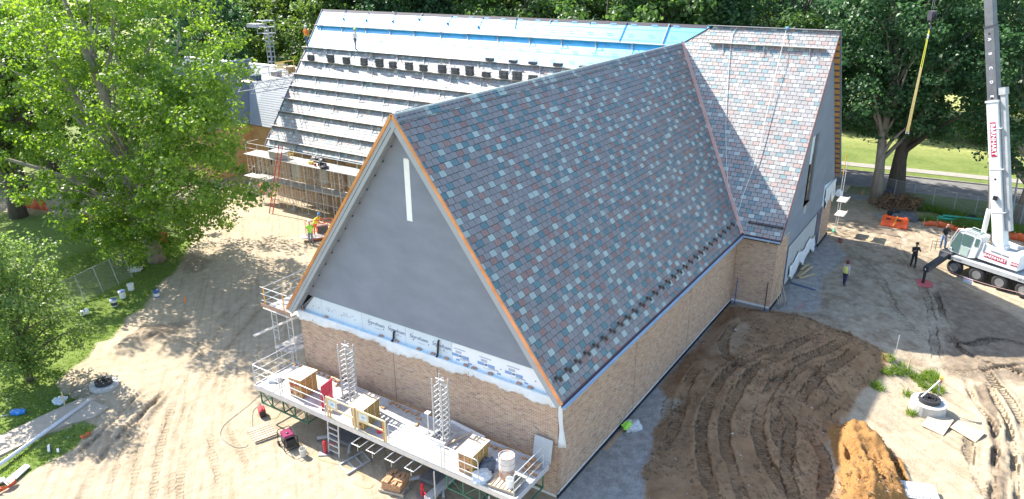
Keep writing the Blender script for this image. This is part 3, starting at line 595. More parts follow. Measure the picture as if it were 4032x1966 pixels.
# ---- walls -----------------------------------------------------------------
brick_V = []; brick_M = []; brick_c = []
BL, BH, BJ = .192, .0555, .0125
def bricks(O, U, N, L_, z0, z1, seed, near=False, skip=None):
    r = np.random.default_rng(seed); O = A3(*O); U = A3(*U); N = A3(*N); Zv = A3(0, 0, 1); z = z0; row = 0
    while z+BH < z1+.02:
        u = -(BL+BJ)*.5 if row % 2 else 0.0
        tone = r.normal(0, .12)
        while u < L_:
            a = max(u, 0); b = min(u+BL, L_); u += BL+BJ
            if b-a < .04 or (skip and skip((a+b)/2, z)): continue
            p = .004+r.uniform(-.001, .002); m = r.choice(5, p=BRW)
            c_ = [O+U*a+Zv*z, O+U*b+Zv*z, O+U*b+Zv*(z+BH), O+U*a+Zv*(z+BH)]; f_ = [q+N*p for q in c_]
            if near and b-a > BL-.002: brick_c.append((np.linalg.norm(f_[0]-CAM), c_[0], U, N, m, len(brick_M)))
            brick_V.append(c_+f_); brick_M.append(m)
        z += BH+BJ; row += 1
BZ = 4.5
def jskip(js): return lambda u, z: any(abs(u-j) < .05 for j in js)
bricks((0, 13.9, 0), (0, -1, 0), (-1, 0, 0), 13.9, .12, BZ, 1, True)      # gable
bricks((0, 0, 0), (1, 0, 0), (0, -1, 0), 21.0, .22, 4.32, 2, True)                    # long right wall
bricks((21.0, 0, 0), (0, -1, 0), (-1, 0, 0), 2.3, .30, 4.32, 3)                                          # return wall
bricks((21.0, -2.3, 0), (1, 0, 0), (0, -1, 0), 2.75, .22, 4.15, 4)                                        # corner pier
bricks((33.5, -2.3, 0), (1, 0, 0), (0, -1, 0), 2.9, .22, 3.1, 5)                                          # far pier
bricks((25.0, -2.24, 0), (1, 0, 0), (0, -1, 0), 6.8, .4, 1.2, 6, skip=lambda u, z: z > .55+.35*math.sin(u*1.3)**2)
brick_c.sort(key=lambda t: t[0]); bp_ = brick_c[:300]; bset = set(t[5] for t in bp_)
BVa = np.array(brick_V); BM_ = np.array(brick_M); msk = np.array([i not in bset for i in range(len(BM_))]); Vk = BVa[msk]
bf = np.array([[4, 5, 6, 7], [0, 1, 5, 4], [1, 2, 6, 5], [2, 3, 7, 6], [3, 0, 4, 7]])
fb = (np.arange(len(Vk))[:, None, None]*8+bf[None]).reshape(-1, 4)
bo = link('bricks', npmesh('bricks', Vk.reshape(-1, 3), fb, BR, np.repeat(BM_[msk], 5)), bld); bo['kind'] = 'stuff'
mb = MB().bx(0, .25, .02, 13.88, 0, BZ); gwall = mb.build('gable_brick_wall', mortar, bld)
mb = MB().bx(.26, 20.98, .0, .25, 0, 4.36); lwall = mb.build('side_brick_wall', mortar, bld)
MB().bx(.26, 20.98, 13.65, 13.9, 0, 4.36).build('side_brick_wall', mortar, bld)
MB().bx(21.0, 21.25, -2.28, -.02, 0, 4.36).build('return_brick_wall', mortar, bld)
MB().bx(21.26, 23.75, -2.3, -2.1, 0, 4.16).build('corner_pier', mortar, bld)
MB().bx(33.5, 36.4, -2.3, -2.1, 0, 3.12).build('far_pier', mortar, bld)
bprot = {}
for d_, c_, U, N, m, _ in bp_:
    key = (m, N[0] < -.5)
    if key not in bprot:
        cc = [A3(0, 0, 0), U*BL, U*BL+A3(0, 0, BH), A3(0, 0, BH)]; bprot[key] = npmesh('brick', np.array(cc+[q+N*.005 for q in cc]), bf, BR[m])
    o = link('brick', bprot[key], gwall if key[1] else lwall); o.location = c_
for y_ in (8.15, 5.75): MB().bx(-.009, .02, y_-.010, y_+.010, .1, BZ).build('control_joint', mat('joint_dark', (.10, .085, .07), .9), bld)
for x_ in (6.9, 13.6): MB().bx(x_-.010, x_+.010, -.009, .02, .2, 4.3).build('control_joint', mat('joint_dark', (.1, .08, .07)), bld)
# base flashing and white line along the right walls
for a_ in ((-.02, 20.92, -.05, .01, -.1, .17), (20.94, 23.7, -2.36, -2.29, -.1, .16), (33.4, 36.5, -2.36, -2.29, -.1, .2)): MB().bx(*a_).build('base_flashing', black, bld)
mb = MB().bx(0, 20.95, -.03, .0, .175, .19); mb.bx(20.965, 21.0, -2.3, -.05, .16, .20); mb.build('wall_drip_line', mat('white_line', (.75, .75, .75), .6), bld)
mb = MB().bx(20.93, 21.0, -2.35, -.05, -.1, .15); mb.build('wall_footing', mat('footing', (.35, .31, .28), .9), bld)
# gable wall: stucco, foam strip, plastic, paper strip
zf0, zf1 = BZ, 5.40
def gz_at(y): return RZ-.35-abs(y-YC)*K
mb = MB().prism([(.05, YC-(RZ-.32-zf1)/K, zf1), (.05, YC+(RZ-.32-zf1)/K, zf1), (.05, YC, RZ-.32)], (.15, 0, 0)); st = mb.build('gable_stucco', stucco, bld)
MB().bx(.046, .06, 1.0, 12.9, zf1-.015, zf1+.0).build('stucco_shadow_line', mat('shadow_line_blue', (.25, .38, .5), .5), st)  # blue strip puts the shadow line under the stucco edge into colour
mb = MB().bx(.042, .052, 6.66, 6.93, 10.16, 12.60); pst = mb.build('white_paper_strip', mat('white_paper', (.85, .86, .82), .7, .04), bld)
mb = MB()
for k in range(9): mb.box((.047, 6.70+.025*k, 12.60+.015*((k*7) % 3)), (.008, .022, .05))
mb.build('torn_edge', mat('white_paper', (1, 1, 1)), pst)
MB().prism([(.17, 13.86, BZ), (.17, .04, BZ), (.17, .04, BZ+.12), (.17, .95, 5.45), (.17, 12.95, 5.45), (.17, 13.86, BZ+.12)], (.05, 0, 0)).build('gable_sheathing', stucco, bld)
panels = [13.62, 12.49, 9.99, 7.48, 5.03, .28]
for i in range(5):
    a, b_ = panels[i+1]+.008, panels[i]-.008; white = i == 4
    def top(y): return min(zf1-.02, gz_at(y))
    pts = [(.12, b_, zf0), (.12, a, zf0), (.12, a, max(top(a), zf0+.03))]
    for y in (1.02, 12.88):
        if a < y < b_: pts.append((.12, y, top(y)))
    pts.append((.12, b_, max(top(b_), zf0+.03)))
    if i == 4: pts = [(.12, b_, zf0), (.12, a, zf0), (.12, a, zf0+.04), (.12, 1.0, top(1.0)), (.12, b_, zf1-.02)]
    if i == 0: pts = [(.12, b_, zf0), (.12, a, zf0), (.12, a, top(a)), (.12, 12.9, top(12.9)), (.12, b_, zf0+.1)]
    fp = MB().prism(pts, (.04, 0, 0)).build('foam_board', foamw if white else foamb, bld)
    if i in (2, 3):
        for yy in ((9.15, 7.98) if i == 2 else (6.75, 5.55)):
            text('print', 'Styrofoam', .235, ink, (.117, yy, zf0+.50), (0, -1, 0), (0, 0, 1), fp, .001, .004)
            text('print', 'insulation', .10, inkl, (.117, yy-.1, zf0+.30), (0, -1, 0), (0, 0, 1), fp, .001)
            MB().bx(.116, .119, yy+.28, yy+.42, zf0+.63, zf0+.67).build('print', inkl, fp)
    if i == 1:
        for yy in (11.9, 10.8):
            for r_ in range(3):
                for cidx in range(4):
                    if (r_*3+cidx*5) % 4: MB().bx(.116, .119, yy-.3+cidx*.17, yy-.17+cidx*.17, zf0+.36+r_*.1, zf0+.43+r_*.1).build('print', mat('print_faint', (.48, .53, .58), .8), fp) if r_ < 2 else None
    if white:
        for yy in (4.6, 3.35, 2.05):
            if yy > 1.5:
                for (a0, a1, b0, b1, mm) in ((-.25, .05, .30, .42, inkl), (-.42, -.10, .14, .27, inkb), (.08, .40, .14, .27, inkb), (-.08, .06, .16, .25, ink), (-.15, .2, .04, .06, inkl), (-.32, .25, .47, .52, inkl)):
                    MB().bx(.116, .119, yy-a1, yy-a0, zf0+b0+.12, zf0+b1+.12).build('print', mm, fp)
        for yy in (4.15, 2.75, 1.5, 4.75): MB().bx(.116, .119, yy-.09, yy+.09, zf0+.08, zf0+.16).build('print', inkb, fp)
        for yy in (4.4, 3.0, 1.75): text('print', 'insulation', .12, ink, (.117, yy, zf0+.22), (0, 1, 0), (0, 0, -1), fp, .001)
    for k in range(3):
        MB().box((.116, a+(b_-a)*(k+.5)/3, zf0+.35), (.01, .04, .04)).build('fastener', mat('fastener_dark', (.03, .035, .06), .6), fp)
# draped plastic over the brick ledge
def drape(path_top, drops, name, parent, nrm, m=plast, sub=5):
    n = len(path_top); vs = []; fs = []; rows = 6
    for i, (p, dr) in enumerate(zip(path_top, drops)):
        for k in range(rows):
            t = k/(rows-1); bul = .03+.05*math.sin(i*1.9+k)*.5+.045*math.sin(i*.7)*t+.03*math.cos(i*2.3+k*1.7)
            vs.append(Vector(p)+Vector(nrm)*(.015+bul*min(1, t*2)+.02)+V3(0, 0, -dr*t))
    for i in range(n-1):
        for k in range(rows-1): fs.append((i*rows+k, (i+1)*rows+k, (i+1)*rows+k+1, i*rows+k+1))
    mb = MB().add(vs, fs); o = mb.build(name, m, parent, smooth=True); s_ = o.modifiers.new('thick', 'SOLIDIFY'); s_.thickness = .006; return o
rr = random.Random(11); ys = np.linspace(14.05, .02, 100); dp = []
for i, y in enumerate(ys):
    b_ = .36+.07*math.sin(y*1.05+.6)+.035*math.sin(y*2.7)+.03*math.sin(y*6.1)*math.sin(y*.8)+rr.uniform(-.03, .03)
    if 12.6 < y: b_ = .46
    if 7.7 < y < 8.4: b_ += .20
    if 3.9 < y < 5.8: b_ += .10
    dp.append(max(.16, b_))
drape([(0, y, BZ+.02) for y in ys], dp, 'plastic_sheet', bld, (-1, 0, 0))
MB().bx(-.01, .115, .02, 13.9, BZ, BZ+.018).build('plastic_sheet', mat('plastic_blueish', (.55, .72, .80), .3), bld)
# plastic tail hanging at the corner
tail = [(-.03, .03), (-.05, -.03), (-.05, -.08)]
mb = MB(); vs = []; fs = []; R_ = 9
for k in range(R_):
    t = k/(R_-1); z = 4.42-2.0*t; wd = .05+.34*t**1.3
    for j in range(4): u = j/3; vs.append(V3(-.05-.03*math.sin(j*2+k*.8)+.30*u*wd*2*.8, .04-.08-(.10+.12*t)*u+.02*math.sin(k+j), z-.05*u*t))
for k in range(R_-1):
    for j in range(3): fs.append((k*4+j, k*4+j+1, k*4+5+j, k*4+4+j))
o = MB().add(vs, fs).build('plastic_tail', plast, bld, smooth=True); o.modifiers.new('t', 'SOLIDIFY').thickness = .005
for yy, zt in ((8.1, 4.98), (5.68, 5.25)):
    mb = MB().tube([(.09, yy-.02, zt), (.06, yy, zt-.08), (.05, yy+.02, zt-.35), (.02, yy+.03, BZ+.08), (-.06, yy+.05, BZ+.03)], .045, 7); mb.build('black_anchor_strap', black, bld)
# loose bricks holding the plastic down: things of their own
lb = MB().box((0, 0, .03), (.095, .2, .06)); lbm = lb.build('loose_brick', BR[2]).data; bpy.data.objects.remove(bpy.data.objects['loose_brick'])
def loose_brick(loc, rz, label, group, me=None):
    o = link('loose_brick', me or lbm); o.location = loc; o.rotation_euler = (0, 0, rz); return tag(o, label, 'brick', group)
for i, yy in enumerate((13.72, 12.2, 8.85, 7.97, 6.72, 5.99, 5.28, 4.31, 3.9, 3.11, 1.79, 1.28)):
    rank = ['first', 'second', 'third', 'fourth', 'fifth', 'sixth', 'seventh', 'eighth', 'ninth', 'tenth', 'eleventh', 'twelfth'][i]
    loose_brick((.055, yy, BZ+.02), rr.uniform(-.15, .15), f'{rank} brick from the left holding plastic on the gable ledge', 'bricks along the gable ledge')
# ---- main gable on the right ----------------------------------------------
def clipx(poly, x, keep_low):
    out = []
    for i in range(len(poly)):
        a, b_ = poly[i], poly[(i+1) % len(poly)]; ia = (a[0] <= x) == keep_low or a[0] == x; ib = (b_[0] <= x) == keep_low or b_[0] == x
        if ia: out.append(a)
        if ia != ib: t = (x-a[0])/(b_[0]-a[0]); out.append((x, a[1]+t*(b_[1]-a[1])))
    return out
gpoly = [(21.02, 4.18), (23.77, 4.18), (23.77, 3.05), (32.0, 3.05), (32.02, .1), (33.48, .1), (33.48, 3.12), (36.38, 3.12), (36.4, EZ-.15), (MXC, MRZ-.25), (21.02, EZ+.02)]
wx0, wx1, wz0, wz1 = 26.75, 28.55, 4.9, 9.35
gy = -2.27
pieces = [[(21.02, 4.18), (23.77, 4.18), (23.77, 8.0-.05), (21.02, EZ+.3)], [(23.77, 3.05), (wx0, 3.05), (wx0, EZ-.25+(wx0-MX0)*K), (23.77, EZ-.25+(23.77-MX0)*K)], [(wx0, 3.05), (wx1, 3.05), (wx1, wz0), (wx0, wz0)],
          [(wx0, wz1), (wx1, wz1+.0), (wx1, EZ-.25+(wx1-MX0)*K), (wx0, EZ-.25+(wx0-MX0)*K)], [(wx1, 3.05), (32.0, 3.05), (32.0, EZ-.25+(2*MXC-32-MX0)*K), (MXC, MRZ-.25), (wx1, EZ-.25+(wx1-MX0)*K)], [(32.0, 3.12), (36.4, 3.12), (36.4, EZ-.05), (32.0, EZ-.25+(2*MXC-32-MX0)*K)]]
pieces[0] = [(21.02, 4.18), (23.77, 4.18), (23.77, EZ-.25+(23.77-MX0)*K), (21.02, EZ-.25+(21.02-MX0)*K)]
mb = MB()
for p in pieces: mb.prism([(x, gy, z) for x, z in p], (0, .2, 0))
sg = mb.build('main_gable_stucco', stucco, bld)
MB().bx(wx0-.1, wx1+.1, gy+.28, gy+.32, wz0-.1, wz1+.1).build('window_backing', darkin, bld)
wf = MB().bx(wx1-.22, wx1-.02, gy+.02, gy+.27, wz0, wz1).build('window_reveal', mat('reveal_grey', (.16, .175, .19), .8), bld)
MB().bx(wx0, wx1-.1, gy-.01, gy+.2, wz0-.06, wz0-.0).build('window_sill_board', mat('sill_dark_wood', (.16, .09, .045), .8), bld)
MB().prism([(wx0+.15, gy+.16, 7.5), (wx1-.3, gy+.16, 7.35), (wx1-.25, gy+.16, wz1-.03), (wx0+.45, gy+.16, wz1-.03)], (0, .02, 0)).build('window_plastic', plast, bld)
MB().bx(wx1-.42, wx1-.27, gy+.15, gy+.2, wz0, 8.0).build('window_buck', mat('wood_dark', (.22, .15, .10), .85), bld)
MB().box((27.4, gy-.002, 4.55), (.5, .012, .5), Matrix.Rotation(.5, 3, 'Y')).build('light_patch', mat('bare_board', (.45, .44, .40), .9), bld)
for zc in (5.9, 6.5): MB().box((28.0, gy+.12, zc), (.07, .05, .5)).build('brace', wood, bld)
MB().bx(22.25, 22.6, gy-.012, gy, 3.9, 5.9).build('stucco_patch', mat('bare_stucco', (.36, .35, .33), .9), bld)
fbp = MB().prism([(24.3, gy+.02, .35), (32.0, gy+.02, .45), (31.9, gy+.02, 3.05), (24.4, gy+.02, 3.05)], (0, .03, 0)).build('cement_board', mat('cement_board', (.40, .42, .42), .8, .08, .8), bld)
MB().bx(23.77, 24.33, gy, gy+.12, .1, 3.1).build('membrane_strip', navy, bld); MB().bx(32.0, 33.48, gy, gy+.12, .1, 3.1).build('membrane_strip', navy, bld)
MB().prism([(24.3, gy-.012, 3.0), (32, gy-.012, 3.0), (32, gy-.012, 3.1), (24.3, gy-.012, 3.1)], (0, .03, 0)).build('membrane_strip', navy, bld)
ysx = np.linspace(25.0, 31.9, 40)
drape([(x, gy-.03, 1.35+.35*math.sin(x*1.1)**2) for x in ysx], [1.0+.25*math.sin(x*2.2) for x in ysx], 'plastic_sheet', bld, (0, -1, 0))
for i, xx in enumerate((25.6, 27.0, 28.1, 29.2, 30.2, 31.4)):
    MB().box((xx, gy-.05, 1.45+.35*math.sin(xx*1.1)**2), (.2, .09, .06)).build('brick', BR[4], bld)
MB().box((24.9, gy-.03, 2.55), (.12, .04, .12)).build('plate', plast, bld); MB().box((31.4, gy-.03, 2.7), (.14, .04, .12)).build('plate', plast, bld)
# plastic and foam at the far end
MB().prism([(33.0, gy-.03, 3.15), (36.3, gy-.03, 3.15), (36.3, gy-.03, 4.4), (32.9, gy-.03, 4.75)], (0, .03, 0)).build('foam_board', foamb, bld)
xs_ = np.linspace(33.2, 36.6, 22); drape([(x, gy-.06, 4.45) for x in xs_], [1.2+.5*math.sin(x*3) for x in xs_], 'plastic_sheet', bld, (0, -1, 0))
# rakes of main gable: thin dark edge near, open lookouts on the far slope
mb = MB().bar((MX0-.02, MY0+.02, EZ-.02), (MXC, MY0+.02, MRZ-.02), .05, .10, nm); mb.build('copper_rake_edge', mat('dark_copper', (0, 0, 0)), bld)
mb = MB().bar(V3(MX0+.1, MY0+.08, EZ)-nm*.14, V3(MXC, MY0+.08, MRZ)-nm*.14, .05, .14, nm); mb.build('rake_board', rakegrey, bld)
lk0 = V3(2*MXC-MX0-.2, 0, EZ+.25); lk1 = V3(MXC+.3, 0, MRZ-.45); nrm_b = nb_
mb = MB().prism([lk0+V3(0, MY0+.03, 0)-nb_*.18, lk1+V3(0, MY0+.03, 0)-nb_*.18, lk1+V3(0, gy-.0, 0)-nb_*.18, lk0+V3(0, gy, 0)-nb_*.18], -nb_*.03); mb.build('open_soffit_sheathing', mat('sheathing_orange', (.62, .30, .09), .8, .2, 4), bld)
for i in range(24):
    t = (i+.5)/24; p = lk0.lerp(lk1, t)-nb_*.25; MB().bar(p+V3(0, MY0+.02, 0), p+V3(0, gy+.02, 0), .05, .13, nb_).build('lookout', mat('lookout_dark', (.10, .11, .14), .8), bld)
mb = MB().bar(V3(2*MXC-MX0, MY0-.0, EZ)-nb_*.1, V3(MXC, MY0-.0, MRZ)-nb_*.1, .05, .26, nb_); mb.build('rake_board', mat('rake_dark', (.14, .16, .19), .6), bld)
# ---- main front wall behind the scaffold -----------------------------------
def brickmat(name):
    m = bpy.data.materials.new(name); m.use_nodes = True; nt = m.node_tree; b = nt.nodes['Principled BSDF']; b.inputs['Roughness'].default_value = .9
    tc = _nn(nt, 'ShaderNodeTexCoord'); sx = _nn(nt, 'ShaderNodeSeparateXYZ'); cb = _nn(nt, 'ShaderNodeCombineXYZ'); nt.links.new(tc.outputs['Object'], sx.inputs[0]); nt.links.new(sx.outputs[1], cb.inputs[0]); nt.links.new(sx.outputs[2], cb.inputs[1])
    bt = _nn(nt, 'ShaderNodeTexBrick'); bt.inputs['Scale'].default_value = 1; bt.inputs['Brick Width'].default_value = .2; bt.inputs['Row Height'].default_value = .068; bt.inputs['Mortar Size'].default_value = .006
    bt.inputs['Color1'].default_value = (.40, .27, .17, 1); bt.inputs['Color2'].default_value = (.30, .19, .12, 1); bt.inputs['Mortar'].default_value = (.5, .45, .4, 1); nt.links.new(cb.outputs[0], bt.inputs[0]); nt.links.new(bt.outputs[0], b.inputs['Base Color']); return m
bkm = brickmat('far_brick')
mb = MB().bx(21.3, 21.6, 13.95, 41.2, 0, 4.5); mb.build('front_wall', ply, bld)
greyb = mat('grey_window_board', (.50, .49, .46), .8, .08)
for i, yy in enumerate((38.6, 35.2, 31.8, 28.4, 25.0, 21.6)):
    MB().bx(21.05, 21.29, yy+.75, yy+2.1, 0, 4.2).build('brick_pier', bkm, bld)
    w_ = MB().bx(21.2, 21.29, yy-.55, yy+.55, 1.9, 3.9).build('boarded_window', greyb, bld); MB().bx(21.15, 21.31, yy-.62, yy+.62, 1.78, 1.88).build('sill', mat('limestone', (.6, .56, .48), .8), w_)
MB().bx(21.0, 21.28, 14, 41.2, 0, .9).build('brick_base', bkm, bld)
MB().bx(21.3, 36.2, 41.2, 41.4, 0, 4.6).build('end_wall', ply, bld); MB().prism([(21.3, 41.2, 4.6), (36.2, 41.2, 4.6), (MXC, 41.2, MRZ-.3)], (0, .2, 0)).build('end_gable', stucco, bld)
mb = MB().bar((MX0-.02, MY1-.02, EZ), (MXC, MY1-.02, MRZ), .06, .12, nm); mb.build('rake_board', mat('rake_purple', (.2, .16, .2), .6), bld)
MB().bx(36.2, 36.4, -2.27, 41.2, 0, 4.7).build('rear_wall', bkm, bld)
# ---- rear wing beyond the left end ------------------------------------------
rx0, rz0 = 25.2, 4.75; slr = mat('rear_slate', (.30, .33, .35), .45, .14, 2.2, stretch=(1, 2.6, 4), island=0, bump=.3, bscale=6); sld = mat('rear_slate_shade_lines', (.16, .18, .20), .6, .16, 2.5, stretch=(2.6, 1, 4))  # dark copy: painted shade on the cross gable, also the course lines
mb = MB().prism([(rx0, 41.6, rz0), (rx0, 64, rz0), (rx0+3.9, 64, rz0+3.9*K), (rx0+3.9, 41.6, rz0+3.9*K)], -nm*.2); rearroof = mb.build('rear_wing_roof', slr, bld)
mb = MB().prism([(rx0+7.8, 41.6, rz0), (rx0+7.8, 64, rz0), (rx0+3.9, 64, rz0+3.9*K), (rx0+3.9, 41.6, rz0+3.9*K)], -nb_*.2); mb.build('rear_wing_roof', slr, bld)
mb = MB()
for i in range(27):
    v = .24*i; p = V3(rx0+.6*v, 0, rz0+.8*v)+nm*.012; mb.bar(p+V3(0, 41.6, 0), p+V3(0, 49.5, 0), .02, .012, nm)
mb.build('slate_course_lines', sld, rearroof)
mb = MB().bx(25.6, 25.85, 41.6, 64, 0, 4.75); mb.bx(25.6, 37, 63.7, 63.9, 0, 4.8); rw_ = mb.build('rear_wing_wall', ply, bld)
for yy in (43.2, 46.6, 50.8, 54.2, 58.0):
    wn = MB().bx(25.5, 25.62, yy-.75, yy+.75, .9, 3.7).build('window', mat('dark_glass', (.05, .06, .07), .15), rw_) if False else MB().bx(25.5, 25.62, yy-.75, yy+.75, .9, 3.7).build('window', mat('dark_glass', (.05, .06, .07), .15), bld)
    mbf = MB()
    for t in (-.75, -.25, .25, .75): mbf.bx(25.47, 25.54, yy+t-.03, yy+t+.03, .9, 3.7)
    for t in (.9, 1.6, 2.3, 3.0, 3.7): mbf.bx(25.475, 25.535, yy-.75, yy+.75, t-.03, t+.03)
    mbf.build('frame', greyb, wn)
# projecting cross gable further left, its near slope painted darker for shade
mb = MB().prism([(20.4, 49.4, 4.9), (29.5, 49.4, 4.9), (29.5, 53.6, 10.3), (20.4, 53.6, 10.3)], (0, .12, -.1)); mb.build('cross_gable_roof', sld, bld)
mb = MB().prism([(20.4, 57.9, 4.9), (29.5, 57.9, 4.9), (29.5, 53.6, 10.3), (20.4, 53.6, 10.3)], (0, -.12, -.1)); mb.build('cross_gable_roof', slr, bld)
mb = MB().bx(20.8, 25.6, 49.9, 50.1, 0, 5.2); mb.bx(20.8, 21.0, 50.1, 57.4, 0, 5.2); mb.prism([(20.8, 49.9, 5.2), (20.8, 57.4, 5.2), (20.8, 53.65, 10.1)], (.2, 0, 0)); mb.build('cross_gable_wall', ply, bld)
MB().bar((20.35, 49.35, 4.95), (20.35, 53.6, 10.4), .1, .25).build('rake_board', navy, bld)
# ================================================================== trees
lf_syc = leafmat('sycamore_leaf', (.055, .125, .024), (.19, .285, .05), .5, .016); lf_for = leafmat('forest_leaf', (.03, .075, .022), (.11, .19, .05), .42, .012)
lf_map = leafmat('maple_leaf', (.025, .07, .03), (.075, .15, .055), .36, .01); lf_sml = leafmat('sapling_leaf', (.06, .115, .033), (.20, .275, .08), .45, .008)
lf_lit = leafmat('light_leaf', (.05, .10, .025), (.14, .215, .05), .40, .015); lf_dead = mat('dead_leaf', (.20, .12, .06), .9, .3, 4)
bark_g = mat('grey_bark', (.22, .195, .16), .95, .25, 6, bump=.8, bscale=14, stretch=(1, 1, .3)); bark_d = mat('dark_bark', (.10, .08, .065), .95, .25, 6, bump=.8, bscale=14, stretch=(1, 1, .3)); bark_s = mat('pale_bark', (.25, .215, .17), .9, .4, 3, bump=.3)
def leaves(centres, radii, per, size, r, flat=.65, droop=.15):
    """centres (n,3), radii (n,), leaves per cluster -> V, F"""
    n = len(centres); c = np.repeat(centres, per, 0); R = np.repeat(radii, per)[:, None]
    d = r.normal(size=(n*per, 3)); d /= np.linalg.norm(d, axis=1)[:, None]; rad = r.random((n*per, 1))**.45
    p = c+d*rad*R*np.array([1, 1, flat])
    nrm = d*.7+r.normal(size=d.shape)*.55+np.array([0, 0, .75]); nrm /= np.linalg.norm(nrm, axis=1)[:, None]
    t = r.normal(size=d.shape)+np.array([0, 0, -droop]); t -= nrm*(t*nrm).sum(1)[:, None]; t /= np.linalg.norm(t, axis=1)[:, None]; s = np.cross(nrm, t)
    L_ = size*r.uniform(.7, 1.3, (n*per, 1)); fold = nrm*L_*r.uniform(-.12, .12, (n*per, 1))
    V = np.stack([p-t*L_*.5, p+s*L_*.42+fold, p+t*L_*.5-nrm*L_*.1, p-s*L_*.42+fold], 1).reshape(-1, 3)
    return V, np.arange(len(V)).reshape(-1, 4)
def crown_points(n, C, rad, zlo, zhi, r, lobes=.25, shell=.5, power=None):
    """cluster centres spread through an uneven ovoid crown; C centre axis (x,y), rad (rx,ry)"""
    out = []; ph = r.uniform(0, 6.28, 6)
    while len(out) < n:
        u = r.random(); z = zlo+(zhi-zlo)*u; th = r.uniform(0, 2*math.pi)
        prof = (math.sin(math.pi*min(max(u*.88+.10, 0), 1)))**.62
        lob = 1+lobes*(math.sin(3*th+ph[0]+5*u)+.6*math.sin(5*th+ph[1]-7*u)+.5*math.sin(2*th+11*u+ph[2]))/1.6
        if r.random() > prof: continue
        q = (shell+(1-shell)*r.random()) if r.random() < .75 else r.random()**.5*shell
        q *= prof*lob; out.append((C[0]+rad[0]*q*math.cos(th), C[1]+rad[1]*q*math.sin(th), z))
    return np.array(out)
def limbs(mb, trunk_pts, trunk_r, tips, r, n, r0, sag=.0):
    T = [Vector(p) for p in trunk_pts]; sel = r.choice(len(tips), min(n, len(tips)), replace=False)
    for i in sel:
        tip = Vector(tips[i]); h = tip.z; L_ = (tip.xy-T[0].xy).length
        # leave the trunk below the tip
        zt = min(max(T[0].z+(h-T[0].z)*.62-L_*.25, T[0].z+(T[-1].z-T[0].z)*.18), T[-1].z-.2); k = 0
        while k < len(T)-2 and T[k+1].z < zt: k += 1
        f = (zt-T[k].z)/max(T[k+1].z-T[k].z, 1e-3); st = T[k].lerp(T[k+1], min(max(f, 0), 1)); ro = max(.02, min(trunk_r[k]*.55, r0*(.25+L_*.10)))
        m1 = st.lerp(tip, .35)+Vector((r.normal()*.2, r.normal()*.2, L_*.10)); m2 = st.lerp(tip, .7)+Vector((r.normal()*.2, r.normal()*.2, L_*.08))
        mb.tube([st, m1, m2, tip], [ro, ro*.7, ro*.42, ro*.16], 5, cap=False)
def tree(name, label, cat, base, top, rad, zlo, zhi, ncl, per, crad, lsize, lm, bm, r_base, seed, group=None, nl=22, lobes=.25, shell=.5, off=(0, 0), lean=(0, 0), flat=.65, rise=.75):
    r = np.random.default_rng(seed); t = thing(name, label, cat, base, 0, group)
    tp = []; tr = []; zt = zlo+(zhi-zlo)*rise
    for k in range(7):
        f = k/6; tp.append((lean[0]*f+r.normal()*.08*k**.5*(k > 0), lean[1]*f+r.normal()*.08*k**.5*(k > 0), zt*f-.15*(k == 0))); tr.append(r_base*(1.35 if k == 0 else 1-.8*f))
    P = crown_points(ncl, off, rad, zlo, zhi, r, lobes, shell); V, F_ = leaves(P, crad*r.uniform(.65, 1.35, ncl), per, lsize, r, flat)
    link('crown', npmesh('crown', V, F_, lm), t)
    mb = MB().tube(tp, tr, 10); limbs(mb, tp, tr, P, r, nl, r_base*1.1); mb.build('trunk', bm, t, smooth=True); return t
# --- the big sycamore on the left
r = np.random.default_rng(21)
sb = gv((5.94, 35.87)); syc = thing('sycamore_tree', 'tall sunlit sycamore with pale bark standing at the left edge of the site', 'tree', sb)
tp = [(0, 0, -.2), (-.25, -.1, 2), (-.45, .1, 4.5), (-.5, 0, 7.5), (-.9, .3, 10.5), (-1.4, .8, 14), (-2.0, 1.2, 18)]; trr = [.62, .45, .40, .35, .28, .2, .09]
P1 = crown_points(600, (.2, 1.6), (7.8, 11.4), 1.2, 23.5, r, .22, .40)
P2 = np.array([(r.normal(-1.5, 1.4), -r.uniform(5.5, 12.2), r.uniform(4.5, 14.5)) for _ in range(130)])
P2 = P2[(P2[:, 2] > 2.5+abs(P2[:, 1]+6.5)*.75)]
P1 = np.concatenate([P1, P2]); P1 = np.concatenate([P1, np.stack([r.normal(-1.2, 1.6, 45), r.uniform(-3.5, 6, 45), r.uniform(1.6, 5.5, 45)], 1)]); kp = ~((P1[:, 1] < -3) & (P1[:, 2] < 3.8)); P1 = P1[kp]
V, F_ = leaves(P1, .95*r.uniform(.6, 1.45, len(P1)), 98, .215, r, .62); link('crown', npmesh('crown', V, F_, lf_syc), syc)
mb = MB().tube(tp, trr, 12); mb.tube([(-.48, 0, 6.2), (.4, -1.6, 8.8), (1.0, -3.4, 12), (1.2, -5.2, 15.5)], [.26, .2, .13, .05], 8); mb.tube([(-.5, 0, 7.2), (-1.4, 2.2, 10), (-1.8, 4.4, 13.5), (-2, 6, 17)], [.25, .19, .12, .05], 8)
mb.tube([(-.4, 0, 4.6), (-1.0, -2.5, 5.8), (-1.4, -5.5, 7.0), (-1.5, -9, 8.4)], [.2, .15, .10, .04], 7); mb.tube([(-.45, 0, 8.6), (.2, -2.6, 11.2), (.2, -6, 12.6), (0, -10, 13.2)], [.2, .15, .1, .04], 7)
limbs(mb, tp, trr, P1, r, 55, .15); mb.build('trunk', bark_s, syc, smooth=True)
